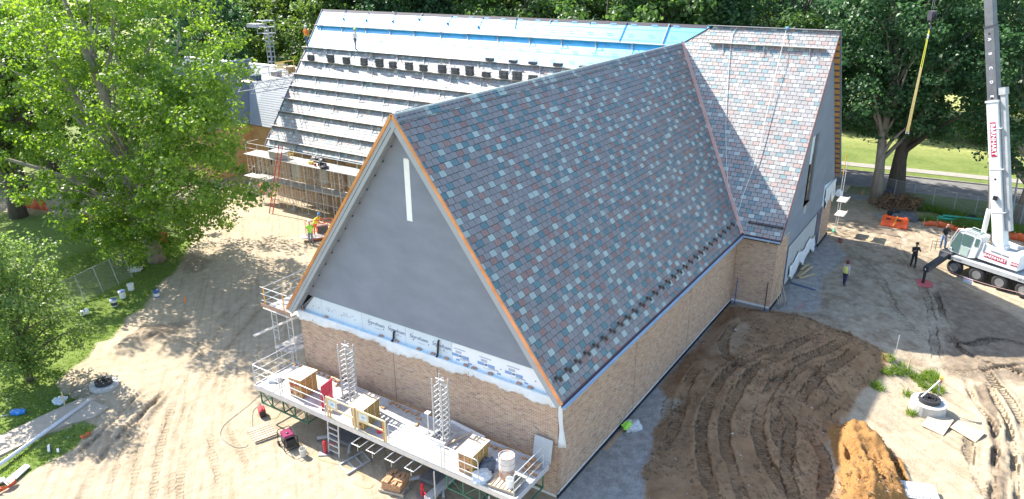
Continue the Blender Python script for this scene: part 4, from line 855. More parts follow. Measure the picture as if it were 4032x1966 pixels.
# --- left foreground sapling, shrub and trees behind
smb = gv((-6.9, 26.6)); tree('young_tree', 'small dense young tree beside the footpath at the left edge', 'tree', smb, 8, (3.0, 3.2), .9, 8.0, 240, 66, .66, .15, lf_sml, bark_d, .13, 31, nl=40, lobes=.2, shell=.4)
tree('young_tree', 'pale leafed young tree just behind the small tree on the left', 'tree', gv((-6.6, 40.5)), 9, (3.6, 3.6), 1.0, 8.8, 130, 62, .75, .19, lf_sml, bark_d, .15, 32, nl=30)
tree('shade_tree', 'dark trunked tree behind the sycamore at far left', 'tree', gv((5.4, 54.5)), 20, (7.5, 7.5), 4.5, 19, 190, 80, 1.2, .32, lf_syc, bark_d, .55, 33, nl=34)
tree('shade_tree', 'leafy tree left of the sycamore at the frame edge', 'tree', gv((9.0, 62)), 19, (6.0, 6.5), 4.5, 18, 170, 80, 1.15, .30, lf_syc, bark_d, .5, 34, nl=30)
tree('shade_tree', 'leafy tree far beyond the sycamore behind the rear wing', 'tree', gv((14, 66)), 20, (7, 7), 3.5, 19, 170, 76, 1.25, .34, lf_for, bark_d, .5, 35, nl=24)
# --- big trees by the fence on the right
rt1 = tree('maple_tree', 'tall maple with bare pale trunk inside the chain link fence', 'tree', (46.6, -4.16, 0), 22, (5.6, 6.6), 6.8, 22, 200, 85, 1.15, .27, lf_map, bark_g, .44, 41, nl=16, lean=(.6, .9), off=(.3, .6), lobes=.3)
rt2 = tree('maple_tree', 'maple with very thick dark trunk beside the road', 'tree', (50.0, -5.17, 0), 24, (8.0, 8.5), 5.2, 24, 330, 85, 1.25, .28, lf_map, bark_d, .62, 42, nl=24, lean=(.3, .4), lobes=.3)
rt3 = tree('maple_tree', 'maple behind the crane at the right edge', 'tree', (46.8, -14.4, 0), 22, (6.2, 7.2), 4.6, 22, 240, 82, 1.2, .27, lf_map, bark_g, .42, 43, nl=34, lobes=.3)
bb = MB().tube([(46.6, -4.1, 5.5), (46.2, -2.9, 7.5), (46.3, -2.6, 10)], [.16, .13, .06], 7); o = bb.build('branch', bark_g, rt1, world=True, smooth=True)
root = MB().lathe((0, 0, 0), [(1.05, -.05), (.84, .35), (.70, .9), (.60, 1.5)], 14); root.build('root_flare', bark_d, rt2, smooth=True)
tree('maple_tree', 'maple over the road left of the thick trunk', 'tree', (50.5, 5.5, 0), 23, (7.0, 7.5), 5, 23, 220, 82, 1.3, .32, lf_map, bark_d, .45, 44, nl=26)
# --- woods behind the building: four kinds, copied
kinds = []
for k, (lm, rr_, zl, zh, bm) in enumerate([(lf_for, (5.6, 5.6), 2.5, 20, bark_d), (lf_lit, (5.0, 5.2), 3.0, 18.5, bark_g), (lf_map, (6.2, 5.8), 2.5, 22, bark_d), (lf_for, (4.6, 4.8), 1.6, 17, bark_g)]):
    kinds.append(tree('woodland_tree', 'tmp', 'tree', (0, 0, -60), 20, rr_, zl, zh, 165, 78, 1.3, .36, lm, bm, .34, 60+k, nl=22, lobes=.3))
spots = []
rw_ = random.Random(5)
for i in range(13): spots.append((44.5+rw_.uniform(-1.5, 2.5), 3.5+i*5.6+rw_.uniform(-1.4, 1.4)))
for i in range(12): spots.append((52+rw_.uniform(-1, 2.0), 13+i*6.0+rw_.uniform(-1.8, 1.8)))
for i in range(9): spots.append((64+rw_.uniform(-1.5, 3), 26+i*7.5+rw_.uniform(-2, 2)))
for i in range(14): spots.append((80+rw_.uniform(-3, 4), -32+i*7.5+rw_.uniform(-2, 2)))
for i in range(14): spots.append((92+rw_.uniform(-3, 4), -40+i*8.5+rw_.uniform(-2, 2)))
for i in range(6): spots.append((57+rw_.uniform(-2, 3), 82+i*6))
spots += [(56.5, -18.5), (60, -24), (38.5, 52.5), (34, 66), (42, 62), (26, 74), (20, 78), (66, 100), (10, 72)]
nms = ['dark green', 'light green', 'deep green', 'narrow green']
def nth(i):
    return f'{i}{"th" if 10 <= i % 100 <= 20 else {1: "st", 2: "nd", 3: "rd"}.get(i % 10, "th")}'
order = sorted(range(len(spots)), key=lambda i: -((spots[i][1]-CAM[1])/(spots[i][0]-CAM[0])))
cnt = 0; usedk = [0]*4
for pos, i in enumerate(order):
    x, y = spots[i]; k = rw_.choices(range(4), [3, 3, 3, 2])[0]
    if usedk[k] == 0: o = kinds[k]; o.location = (x, y, 0); o.rotation_euler = (0, 0, rw_.uniform(0, 6.28))
    else: o = copy_tree(kinds[k], None, (x, y, 0), rw_.uniform(0, 6.28))
    s_ = rw_.uniform(.85, 1.2); o.scale = (s_, s_, s_*rw_.uniform(.92, 1.1)); usedk[k] += 1
    row = 'in the front row' if x < 49 else ('behind the front row' if x < 60 else ('across the road' if x < 75 else 'in the far wood'))
    o['label'] = f'{nms[k]} tree {row}, {nth(pos+1)} woodland tree from the left'; o['category'] = 'tree'; o['group'] = 'woodland trees behind the building'
# undergrowth below the wood edge (one mass)
r = np.random.default_rng(9); n_ = 420
ug = np.stack([np.concatenate([r.uniform(74, 78, 150), r.uniform(38.5, 43, 270)]), np.concatenate([r.uniform(-36, 20, 150), r.uniform(3, 75, 270)]), r.uniform(.4, 2.6, n_)], 1)
V, F_ = leaves(ug, r.uniform(.7, 1.5, n_), 70, .32, r, .8); o = link('undergrowth', npmesh('undergrowth', V, F_, lf_for)); tag(o, 'dark leafy undergrowth along the wood edges', 'undergrowth', kind='stuff')
# dead brown brush by the pale trunk
r = np.random.default_rng(12); q0, q1 = GT(*r2(1010, 760)), GT(*r2(1380, 790)); cs = np.array([tuple(q0.lerp(q1, r.random())+Vector((r.uniform(0, 1.6), r.normal()*.3, r.uniform(.2, .95)))) for _ in range(70)])
V, F_ = leaves(cs, r.uniform(.3, .55, 70), 60, .14, r, .8); t = thing('brush_pile', 'heap of dead brown brush behind the orange barrier', 'brush', (q0.lerp(q1, .5).x, q0.lerp(q1, .5).y, 0)); me = npmesh('dead_leaves', V-np.array([t.location.x, t.location.y, 0]), F_, lf_dead); link('dead_leaves', me, t)
mb = MB()
for _ in range(40):
    a = Vector((r.uniform(-1.8, 1.8), r.uniform(-1.8, 1.8), r.uniform(.0, .3))); d = Vector((r.normal(), r.normal(), r.uniform(.1, .8))).normalized(); mb.tube([a, a+d*.6, a+d*1.2+Vector((0, 0, -.1))], [.02, .015, .006], 4)
o = mb.build('dead_twigs', mat('twig', (.18, .13, .09), .9), t); o['kind'] = 'stuff'
# ================================================================== mast climbing work platform in front of the gable
galv = mat('galvanised', (.52, .53, .53), .45, .12, 4, metal=.35); deckm = mat('deck_plate', (.44, .43, .41), .7, .25, 1.8); alu = mat('aluminium', (.62, .63, .64), .4, .08, 4, metal=.4)
green = mat('green_paint', (.05, .15, .09), .5, .25, 3); yellow = mat('yellow_paint', (.72, .50, .10), .5, .12, 4); yellow2 = mat('yellow_frame', (.66, .55, .32), .5, .1, 3); red = mat('red_paint', (.55, .03, .04), .45, .12, 4)
redp = mat('red_panel', (.60, .05, .09), .5, .08); cardb = mat('cardboard', (.55, .43, .32), .9, .08, 2); brickp = mat('pack_brick', (.48, .27, .14), .9, .12, 5, island=.12); brickh = mat('pack_brick_core', (.50, .34, .12), .9, .12, 5, island=.12); hole = mat('brick_hole', (.09, .05, .03), .9)
white = mat('white_plastic', (.78, .78, .76), .45, .06, 3); palw = mat('pallet_wood', (.46, .37, .27), .9, .2, 3, island=.15, stretch=(1, 1, 5)); steel = mat('dull_steel', (.30, .30, .31), .5, .15, 4, metal=.6); blk = mat('black_plastic', (.02, .02, .022), .5, .2)
rust = mat('rusty_drum', (.30, .13, .06), .8, .4, 4, col2=(.55, .50, .47), bump=.2); rub = mat('rubber', (.025, .025, .026), .8, .15); glassd = mat('tinted_glass', (.05, .07, .07), .08, .05)
DZ = 1.75; px0, px1, py0, py1 = -2.75, -.42, .15, 14.2
plat = thing('mast_climber_platform', 'long grey mast climbing work platform along the brick gable', 'work platform', (-1.5, 7, 0))
def PB(mb, name, m, parent=plat, **k): return mb.build(name, m, parent, world=True, **k)
n_ = 9
for i in range(n_):
    a = py0+(py1-py0)*i/n_; b = py0+(py1-py0)*(i+1)/n_-.012; PB(MB().bx(px0, px1, a, b, DZ-.05, DZ), 'deck_panel', deckm)
for x in (px0-.02, px1+.02): PB(MB().bx(x-.02, x+.02, py0, py1, DZ-.16, DZ+.06), 'edge_beam', alu)
for y in (py0, py1): PB(MB().bx(px0+.03, px1-.03, y-.02, y+.02, DZ-.16, DZ+.05), 'end_beam', alu)
def truss(y0, y1):
    zb = .85
    for x in (px0+.12, px1-.25):
        for z in (DZ-.2, zb): PB(MB().bar((x, y0, z), (x, y1, z), .06, .06), 'truss_chord', green)
        k = 4; st = (y1-y0)/k
        for i in range(k+1): PB(MB().bar((x, y0+i*st, zb), (x, y0+i*st, DZ-.2), .05, .05), 'truss_post', green)
        for i in range(k): PB(MB().tube([(x, y0+i*st, zb if i % 2 else DZ-.2), (x, y0+(i+1)*st, DZ-.2 if i % 2 else zb)], .022, 5), 'truss_brace', green)
    for i in range(3):
        y = y0+(y1-y0)*i/2; PB(MB().bar((px0+.12, y, zb), (px1-.25, y, zb), .05, .05), 'cross_member', green)
    PB(MB().tube([(px0+.12, y0, zb), (px1-.25, y1, zb)], .02, 5), 'truss_brace', green)
truss(11.0, 14.0); truss(.25, 3.3)
# masts
def mast(yc, topz, xc=-1.3):
    s = .22; m = MB()
    for sx in (-1, 1):
        for sy in (-1, 1): m.bar((xc+sx*s, yc+sy*s, .25), (xc+sx*s, yc+sy*s, topz), .05, .05)
    mo = PB(m, 'mast_leg', galv)
    k = int((topz-.4)/.235)
    for i in range(k):
        z = .4+i*.235
        for sy in (-1, 1): PB(MB().bar((xc-s, yc+sy*s, z), (xc+s, yc+sy*s, z), .04, .05), 'mast_rung', galv)
        for sx in (-1, 1): PB(MB().tube([(xc+sx*s, yc-s, z), (xc+sx*s, yc+s, z+.10)], .016, 5), 'mast_brace', galv)
        PB(MB().bx(xc+s-.025, xc+s+.005, yc-.19, yc+.19, z-.06, z+.03), 'mast_plate', galv) if i % 1 == 0 else None
    PB(MB().tube([(xc, yc-s, topz+.02), (xc, yc+s, topz+.02)], .03, 6), 'mast_head', galv); PB(MB().tube([(xc-s, yc, topz), (xc+s, yc, topz)], .03, 6), 'mast_head', galv)
    for sx in (-1, 1): PB(MB().tube([(xc+sx*s, yc+s, topz), (xc+sx*s, yc+s, topz+.10)], .025, 6), 'mast_head', galv)
    # collar on deck and base frame on the ground
    for a in ((xc-.42, xc+.42, yc-.42, yc-.34), (xc-.42, xc+.42, yc+.34, yc+.42), (xc-.42, xc-.34, yc-.34, yc+.34), (xc+.34, xc+.42, yc-.34, yc+.34)): PB(MB().bx(*a, DZ+.004, DZ+.20), 'mast_collar', alu)
    PB(MB().bx(xc-.9, xc+.7, yc-.55, yc+.55, .12, .28), 'mast_base', steel)
    for sx in (-1.2, 1.0):
        for sy in (-.8, .8): PB(MB().bar((xc+sx*.5, yc+sy*.5, .2), (xc+sx*1.05, yc+sy*1.2, .2), .1, .12), 'base_arm', alu); PB(MB().lathe((xc+sx*1.05, yc+sy*1.2, -.02), [(.16, 0), (.16, .03), (.04, .04), (.04, .25)], 10), 'base_foot', steel)
    PB(MB().bx(xc-.55, xc+.5, yc-.7, yc+.7, .75, 1.5), 'drive_unit', mat('drive_grey', (.16, .17, .17), .6, .2, 3))
m1 = on(*p5(1035, 158), 0, -1.3); m2 = on(*p6(690, 115), 0, -1.3)
mast(9.64, m1.z); mast(4.55, m2.z)
# guard rails: rounded tube loops
def rail(p, q, h=1.05, mid=True, m=galv, name='guard_rail', r=.021):
    p, q = Vector(p), Vector(q); d = (q-p).normalized(); u = Vector((0, 0, 1))
    t = PB(MB().tube([p, p+u*(h-.12), p+u*(h-.03)+d*.04, p+u*h+d*.12, q+u*h-d*.12, q+u*(h-.03)-d*.04, q+u*(h-.12), q], r, 6), name, m)
    if mid:
        for hh in (.36, .70): PB(MB().tube([p+u*hh, q+u*hh], r*.85, 6), 'mid_rail', m)
fx = px0+.02
rail((fx, py1-.05, DZ), (fx, 12.45, DZ)); rail((fx, 12.3, DZ), (fx, 9.65, DZ)); rail((fx, py1-.02, DZ), (px1-.05, py1-.02, DZ)); rail((fx, 3.30, DZ), (fx, 1.75, DZ)); rail((fx, py0+.06, DZ), (px1-.3, py0+.06, DZ)); rail((fx, 1.6, DZ), (fx, py0+.05, DZ)) if False else None
rail((fx, 6.1, DZ), (fx, 3.45, DZ), 1.0)
for k in range(5): PB(MB().tube([(fx, 3.6+k*.52, DZ+.36), (fx, 3.6+k*.52, DZ+1.0)], .008, 4), 'mesh_wire', galv)
for (a, b) in ((9.5, 7.95), (7.75, 6.25)):
    for q in ((a, DZ), (b, DZ)): PB(MB().bar((fx, q[0], DZ-.02), (fx, q[0], DZ+1.05), .06, .06), 'gate_post', yellow2)
    for z in (DZ+.04, DZ+.55, DZ+1.02): PB(MB().bar((fx, a, z), (fx, b, z), .05, .06), 'gate_rail', yellow2)
    pn = PB(MB().bx(fx-.02, fx-.008, a-.62, a-.06, DZ+.56, DZ+1.0), 'gate_plate', yellow2)
    PB(MB().bx(fx-.026, fx-.021, a-.52, a-.16, DZ+.64, DZ+.92), 'gate_sign', white, pn) if False else None
    s_ = PB(MB().bx(fx-.027, fx-.021, a-.54, a-.14, DZ+.63, DZ+.93), 'sign_plate', mat('sign_blue_white', (.62, .70, .74), .5))
    text('sign_mark', '-H-', .16, mat('sign_ink', (.16, .32, .40), .6), (fx-.028, a-.34, DZ+.78), (0, -1, 0), (0, 0, 1), plat, .001, .004)
for y in (9.35, 6.35): PB(MB().tube([(fx, y, DZ), (fx, y, DZ+.95)], .03, 6), 'gate_post', mat('orange_post', (.65, .30, .05), .5))
# access ladder below the gate, brackets along the front beam
lf = G(*p5(1040, 1250)); lx = -2.72
for dy in (0, .62): PB(MB().tube([(lx-.15, 8.95+dy, 0), (lx, 8.95+dy, DZ+.0)], .03, 6), 'ladder_stile', alu)
for i in range(6): PB(MB().bar((lx-.14+.022*i, 8.95, .24+i*.27), (lx-.14+.022*i, 9.57, .24+i*.27), .06, .035), 'ladder_rung', alu)
for y in (7.4, 6.6, 5.6, 4.6):
    PB(MB().tube([(px0, y-.22, DZ-.2), (px0-.55, y-.22, DZ-.2), (px0-.55, y+.22, DZ-.2), (px0, y+.22, DZ-.2)], .022, 5), 'outrigger_bracket', galv); PB(MB().tube([(px0-.45, y, DZ-.22), (px0-.45, y, DZ-.55)], .012, 5), 'bracket_pin', galv)
PB(MB().bar((px0-.3, 4.0, .25), (px1, 4.0, .25), .3, .22), 'base_beam', alu)
for y in (3.75, 1.2): PB(MB().tube([(px0-.1, y, 0), (px0-.1, y, DZ-.2)], .03, 6), 'support_leg', galv)
# ---- things on the deck
def brick_pack(label, A, B, C, h=.95, tilt=0, lettering=None, rows=7):
    A, B, C = Vector(A), Vector(B), Vector(C); uy = (B-A); ux = (C-A); ly, lx_ = uy.length, ux.length; uy.normalize(); ux.normalize(); t = thing('brick_pack', label, 'bricks', A, 0, 'packs of bricks on the platform')
    rr = random.Random(label); mb = MB(); nz = rows; hz = h/nz; nx = 11; ny = 3; R = Matrix((ux, uy, Vector((0, 0, 1)))).transposed()
    for k in range(nz):
        for i in range(nx):       # edge face towards the viewer's right
            c = ux*(lx_*(i+.5)/nx)+uy*(.05+rr.uniform(-.008, .004))+Vector((0, 0, hz*(k+.5))); mb.box(c, (lx_/nx*.92, .1, hz*.93), R, 1)
            for q in (-.22, .22): mb.box(c-uy*.0505+Vector((0, 0, q*hz)), (lx_/nx*.42, .004, hz*.26), R, 2)
        for j in range(ny):
            c = ux*(.05+rr.uniform(-.008, .004))+uy*(.11+(ly-.12)*(j+.5)/ny)+Vector((0, 0, hz*(k+.5))); mb.box(c, (.1, (ly-.12)/ny*.97, hz*.93), R, 0)
            if k == 1 and j != 1: mb.box(c-ux*.0505, (.004, (ly-.12)/ny*.5, hz*.6), R, 2)
    mb.box(ux*(lx_/2+.05)+uy*(ly/2+.05)+Vector((0, 0, h/2)), (lx_-.12, ly-.12, h*.98), R, 0)
    o = mb.build('bricks', [brickp, brickh, hole], t); o['kind'] = 'stuff'
    cb = MB().box(ux*lx_/2+uy*ly/2+Vector((0, 0, h+.015)), (lx_+.1, ly+.14, .018), R @ Matrix.Rotation(.03, 3, 'X') @ Matrix.Rotation(-.02, 3, 'Y')); cb.build('cardboard_cover', cardb, t)
    for f in (.3, .7):
        MB().box(ux*lx_*f-uy*.004+Vector((0, 0, h/2)), (.02, .008, h), R).build('strap', mat('strap', (.75, .68, .5), .5), t)
    MB().box(-ux*.004+uy*ly*.55+Vector((0, 0, h/2)), (.008, .02, h), R).build('strap', mat('strap', (1, 1, 1)), t)
    if lettering: text('lettering', lettering, .135, mat('red_ink', (.45, .05, .04), .8), A-ux*.008+uy*ly*.5+Vector((0, 0, h*.66)), -uy, (0, 0, 1), t, .001, .008)
    return t
D = lambda fr, x, y: on(*fr(x, y), 2, DZ+.002)
brick_pack('brick pack with red lettering at the left end of the platform', D(p5, 605, 683), D(p5, 488, 650), D(p5, 758, 582), .95, lettering='BELDEN')
brick_pack('brick pack beside the left mast behind the yellow gate', D(p5, 1215, 988), D(p5, 1098, 942), D(p5, 1375, 860), .95)
brick_pack('brick pack with torn cardboard near the right end of the platform', D(p6, 1000, 1032), D(p6, 865, 985), D(p6, 1150, 885), .90)
rr = random.Random(8)
def lay(frm, pts, label, group, zbase=DZ):
    for i, (x, y) in enumerate(pts):
        p = on(*frm(x, y), 2, zbase+.002); loose_brick((p.x, p.y, zbase+.002), rr.uniform(-.5, .5)+1.57*(i % 2), f'{label}, {["first","second","third","fourth","fifth","sixth","seventh","eighth","ninth","tenth"][i]} from the left', group, brickdk)
brickdk = MB().box((0, 0, .03), (.095, .2, .06)).build('b', brickp).data; bpy.data.objects.remove(bpy.data.objects['b'])
lay(p5, [(530, 345), (590, 355)], 'loose brick behind the left brick pack', 'loose bricks on the platform'); lay(p5, [(765, 420), (815, 445), (840, 440), (865, 470), (905, 480), (935, 505), (960, 515), (945, 550)], 'loose brick by the wall left of the left mast', 'loose bricks on the platform')
lay(p6, [(140, 385), (215, 340), (260, 345), (290, 370), (330, 395), (370, 415), (410, 430), (465, 445), (485, 490), (465, 545)], 'loose brick by the wall between the two masts', 'loose bricks on the platform')
lay(p6, [(1165, 745), (1215, 770), (1260, 785), (1310, 800), (1335, 790)], 'loose brick by the wall behind the right brick pack', 'loose bricks on the platform')
lay(p6, [(1495, 870), (1520, 940), (1560, 890), (1570, 955), (1600, 970), (1640, 930), (1500, 985), (1550, 1005), (1590, 1025)], 'loose brick at the right platform end', 'loose bricks on the platform')
def stackb(frm, pts, label):
    for i, (x, y) in enumerate(pts):
        p = on(*frm(x, y), 2, DZ+.002); mb = MB()
        for k in range(3): mb.box((rr.uniform(-.01, .01), rr.uniform(-.01, .01), .03+.062*k), (.1, .2, .058), Matrix.Rotation(rr.uniform(-.1, .1), 3, 'Z'))
        o = mb.build('brick_stack', brickp); o.location = p; o.rotation_euler = (0, 0, 1.57); tag(o, f'{label}, {["first","second","third","fourth"][i]} from the left', 'bricks', 'short brick stacks at the platform end')
stackb(p6, [(1540, 955), (1585, 905), (1625, 960)], 'three high stack of bricks beside the right end rail')
rp = D(p5, 795, 800); rp2 = D(p5, 870, 740); up = Vector((0, 0, 1)); dv = (rp2-rp); t = thing('red_metal_frame', 'red metal frame with a square cut out leaning at the front rail', 'guard', rp)  # plain red metal frame leaning at the rail
dv = dv.normalized(); w_, h_ = .75, 1.05; lean = Vector((.25, .2, 1)).normalized(); mb = MB(); q = lambda a, b: dv*a*w_+lean*b*h_
nn = dv.cross(lean)*.03
for (a0, a1, b0, b1) in ((0, 1, 0, .12), (0, 1, .88, 1), (0, .25, .12, .88), (.75, 1, .12, .88), (.25, .75, .40, .55)): mb.prism([q(a0, b0), q(a1, b0), q(a1, b1), q(a0, b1)], nn)
mb.build('panel_frame', redp, t); MB().prism([q(.25, .55), q(.75, .55), q(.75, .88), q(.25, .88)], nn*.5).build('panel_infill', redp, t)
# red cut jug, post with cap, plank
p = D(p6, 110, 615); solo(MB().lathe((0, 0, 0), [(.10, 0), (.11, .02), (.12, .18), (.11, .18), (.10, .03)], 10), 'red_pail', mat('red_bright', (.70, .03, .06), .4), 'small red plastic pail lying on the deck by the yellow gate', 'pail', p+Vector((0, 0, .0)), smooth=True)
p = D(p6, 580, 630); t = thing('jack_post', 'thin steel post with square head left of the right mast', 'post', p); MB().tube([(0, 0, 0), (0, 0, 1.0)], .028, 8).build('tube', galv, t); MB().box((0, 0, 1.01), (.2, .2, .03)).build('head', white, t); MB().box((0, 0, .02), (.22, .22, .03)).build('foot', steel, t)
a, b = D(p6, 790, 520), D(p6, 1110, 680); o = solo(MB().bar((0, 0, .05), b-a+Vector((0, 0, .05)), .16, .09), 'white_channel', white, 'long white channel lying along the wall right of the right mast', 'channel', a)
a, b = D(p6, 730, 745), D(p6, 1000, 680); solo(MB().bar((0, 0, .03), b-a+Vector((0, 0, .35)), .09, .03), 'lath', palw, 'thin wooden lath resting against the right brick pack', 'lath', a)
# rusty drum on a pallet, bucket, plastic bags at the right end
def pallet_mesh(parent, L_=1.1, W_=.95, z=0, m=palw, n=7):
    for i in range(n): MB().box((0, -L_/2+L_*(i+.5)/n, z+.125), (W_, L_/n*.72, .02)).build('top_slat', m, parent)
    for x in (-W_/2+.03, 0, W_/2-.03): MB().box((x, 0, z+.07), (.04, L_, .088)).build('stringer', m, parent)
    for y in (-L_/2+.06, 0, L_/2-.06): MB().box((0, y, z+.012), (W_, .1, .02)).build('bottom_slat', m, parent)
pc = D(p6, 1330, 1110); t = thing('pallet', 'grey wooden pallet under the rusty drum', 'pallet', pc, .1); pallet_mesh(t)
dcn = D(p6, 1330, 1060)+Vector((0, 0, .137)); t = thing('mortar_drum', 'rusty open steel drum splashed with white mortar', 'drum', dcn); MB().lathe((0, 0, 0), [(.29, 0), (.30, .02), (.29, .3), (.305, .32), (.29, .34), (.29, .62), (.31, .64), (.29, .66), (.29, .90), (.31, .92), (.285, .92), (.275, .80)], 22).build('drum_shell', rust, t, smooth=True)
MB().lathe((0, 0, 0), [(.0, .78), (.276, .79)], 20).build('drum_contents', mat('mortar_wet', (.24, .11, .06), .9, .3), t)
MB().lathe((0, 0, 0), [(.297, .42), (.298, .86), (.293, .87)], 22).build('mortar_splash', mat('mortar_splash', (.62, .58, .54), .9, .2, 6), t)
def bucket(name, label, loc, m=white, lid=None, tilt=None, r=.145, h=.36, band=None, rz=0):
    t = thing(name, label, 'bucket', loc, rz); R = tilt if tilt is not None else None
    MB().lathe((0, 0, 0) if R is None else (0, 0, r), [(r*.86, 0), (r*.98, h*.8), (r*1.06, h*.82), (r*1.06, h*.86), (r, h*.87), (r*1.03, h), (r*.95, h), (r*.82, .02)], 18, R).build('pail', m, t, smooth=False)
    if lid is not None: MB().lathe((0, 0, 0) if R is None else (0, 0, r), [(r*1.06, h-.01), (r*1.08, h+.02), (r*.95, h+.03), (.0, h+.025)], 18, R).build('lid', lid, t)
    if band is not None: MB().lathe((0, 0, 0) if R is None else (0, 0, r), [(r*.90+.004, h*.18), (r*.96+.004, h*.62)], 18, R).build('label_band', band, t)
    pts = [Vector((math.cos(a)*r*1.05, math.sin(a)*r*.3-.1, h*.85-.09*math.sin(a))) for a in np.linspace(0, math.pi, 8)]
    MB().tube([(R @ p+Vector((0, 0, r))) if R is not None else p for p in pts], .005, 4).build('handle', steel, t); return t
bucket('mortar_bucket', 'white bucket on the pallet beside the rusty drum', D(p6, 1360, 1165)+Vector((0, 0, .137)))
def bag(label, loc, m, s=(.4, .35, .25), seed=1, name='plastic_bag'):
    bm = bmesh.new(); bmesh.ops.create_icosphere(bm, subdivisions=3, radius=1)
    for v in bm.verts:
        n = mnoise.noise(v.co*2.1+Vector((seed*7, 0, 0)))*.35+mnoise.noise(v.co*5+Vector((seed, 3, 0)))*.18; v.co *= 1+n; v.co = Vector((v.co.x*s[0], v.co.y*s[1], max(-.35, v.co.z)*s[2]+s[2]*.35))
    me = bpy.data.meshes.new(name); bm.to_mesh(me); bm.free(); me.materials.append(m); o = link(name, me); o.location = loc; return tag(o, label, 'bag')
bag('crumpled clear plastic at the foot of the right brick pack', D(p6, 1090, 1060), mat('clear_plastic', (.55, .60, .63), .25, .15, 3), (.45, .35, .22), 2); bag('dark plastic bag between the right brick pack and the drum', D(p6, 1140, 960), mat('dark_plastic', (.10, .12, .16), .4, .3, 3), (.35, .3, .3), 4); bag('pale blue plastic sheet heaped against the wall by the drum', D(p6, 1230, 900), mat('pale_sheet', (.42, .48, .54), .5, .2, 3), (.5, .35, .16), 6)
bag('white plastic sack by the left end rail of the platform', D(p5, 350, 490), white, (.35, .3, .16), 9)
a = on(*p6(1640, 960), 0, -.25); solo(MB().prism([(0, .3, 0), (0, -.5, 0), (.16, -.5, .95), (.16, .3, .95)], (-.02, 0, 0)), 'white_board', mat('white_board', (.46, .48, .48), .6, .08), 'white board leaning on the brick wall at the platform end', 'board', (-.32, .62, DZ+.02))
p = D(p5, 870, 345) if False else None
# ---- on the ground in front
p = GT(*p5(210, 1030)); t = thing('pallet', 'empty wooden pallet on the sand left of the generator', 'pallet', gv(p), -.35); pallet_mesh(t, 1.2, 1.05)
p = GT(*p6(270, 1140)); t = thing('pallet', 'wooden pallet under a stack of loose bricks', 'pallet', gv(p), .25); pallet_mesh(t, 1.1, 1.0)
tb = thing('brick_heap', 'neat stack of loose bricks on a pallet on the ground', 'bricks', gv(p, .14), .25); mb = MB(); r_ = random.Random(2)
for k in range(6):
    for i in range(4):
        for j in range(8):
            if k == 5 and r_.random() < .25: continue
            mb.box((-.34+i*.215+r_.uniform(-.012, .012), -.36+j*.103+r_.uniform(-.008, .008), .035+k*.062), (.2, .095, .058), Matrix.Rotation(r_.uniform(-.05, .05), 3, 'Z'))
o = mb.build('bricks', [brickp], tb); o['kind'] = 'stuff'
# frame generator
p = GT(*p5(470, 1150)); gen = thing('generator', 'portable generator in a black tube frame with red engine and maroon tank', 'generator', gv(p), 1.2)
for sx in (-.42, .42):
    MB().tube([(sx, -.3, .08), (sx, -.3, .62), (sx, -.22, .70), (sx, .22, .70), (sx, .3, .62), (sx, .3, .08), (sx, -.3, .08)], .02, 6).build('tube_frame', blk, gen)
for y in (-.3, .3):
    for z in (.1, .62): MB().tube([(-.42, y, z), (.42, y, z)], .018, 6).build('cross_tube', blk, gen)
MB().box((0, 0, .62), (.58, .44, .14)).build('fuel_tank', mat('maroon', (.22, .02, .08), .3, .1), gen, bevel=.03); MB().lathe((-.05, 0, .69), [(.05, 0), (.05, .04), (0, .05)], 10).build('fuel_cap', blk, gen)
MB().box((.1, .02, .32), (.42, .38, .36)).build('engine', mat('engine_dark', (.05, .05, .055), .5), gen, bevel=.02); MB().lathe((.24, -.2, .33), [(.13, 0), (.14, .06), (.1, .1)], 14, Matrix.Rotation(math.pi/2, 3, 'X')).build('recoil_cover', mat('engine_red', (.6, .03, .02), .4), gen)
MB().box((-.28, 0, .34), (.2, .36, .34)).build('control_box', blk, gen, bevel=.01)
for y in (-.33, .33): MB().lathe((.3, y, .11), [(.11, -.03), (.11, .03)], 14, Matrix.Rotation(math.pi/2, 3, 'X')).build('wheel', rub, gen)
MB().tube([(-.42, -.2, .68), (-.55, -.2, .78), (-.55, .2, .78), (-.42, .2, .68)], .016, 6).build('handle', blk, gen)
p = GT(*p5(210, 845)); rg = thing('suitcase_generator', 'small red suitcase generator on the sand under the platform end', 'generator', gv(p), -.5); MB().box((0, 0, .22), (.3, .5, .38)).build('housing', red, rg, bevel=.06); MB().box((0, .25, .2), (.24, .02, .28)).build('vent', blk, rg); MB().box((0, -.25, .2), (.26, .02, .3)).build('panel', blk, rg); MB().tube([(0, -.16, .40), (0, -.12, .47), (0, .12, .47), (0, .16, .40)], .022, 6).build('handle', red, rg)
for x in (-.1, .1): MB().box((x, 0, .02), (.05, .4, .05)).build('foot', rub, rg)
bucket('cement_bucket', 'dirty white bucket beside the generator on the sand', gv(GT(*p5(615, 1250))), mat('dirty_white', (.62, .60, .54), .6, .2, 5))
def jack(p, label, rz):
    t = thing('screw_jack', label, 'jack', gv(p), rz); MB().box((0, 0, .03), (.55, .4, .05)).build('base_plate', steel, t); MB().tube([(0, 0, .05), (0, 0, .55)], .075, 10).build('body', red, t); MB().tube([(0, 0, .55), (0, 0, .64)], .06, 10).build('head', mat('red_bright', (.7, .03, .06)), t)
    MB().tube([(0, 0, .45), (-.25, .0, .52), (-.30, 0, .46), (-.5, 0, .5)], .018, 6).build('crank', mat('red_bright', (1, 0, 0)), t)
jack(GT(*p5(835, 1225)), 'red screw jack on a plate beside the access ladder', 2.2); jack(GT(*p6(520, 1235)), 'red screw jack at the bottom edge under the platform', 1.0)
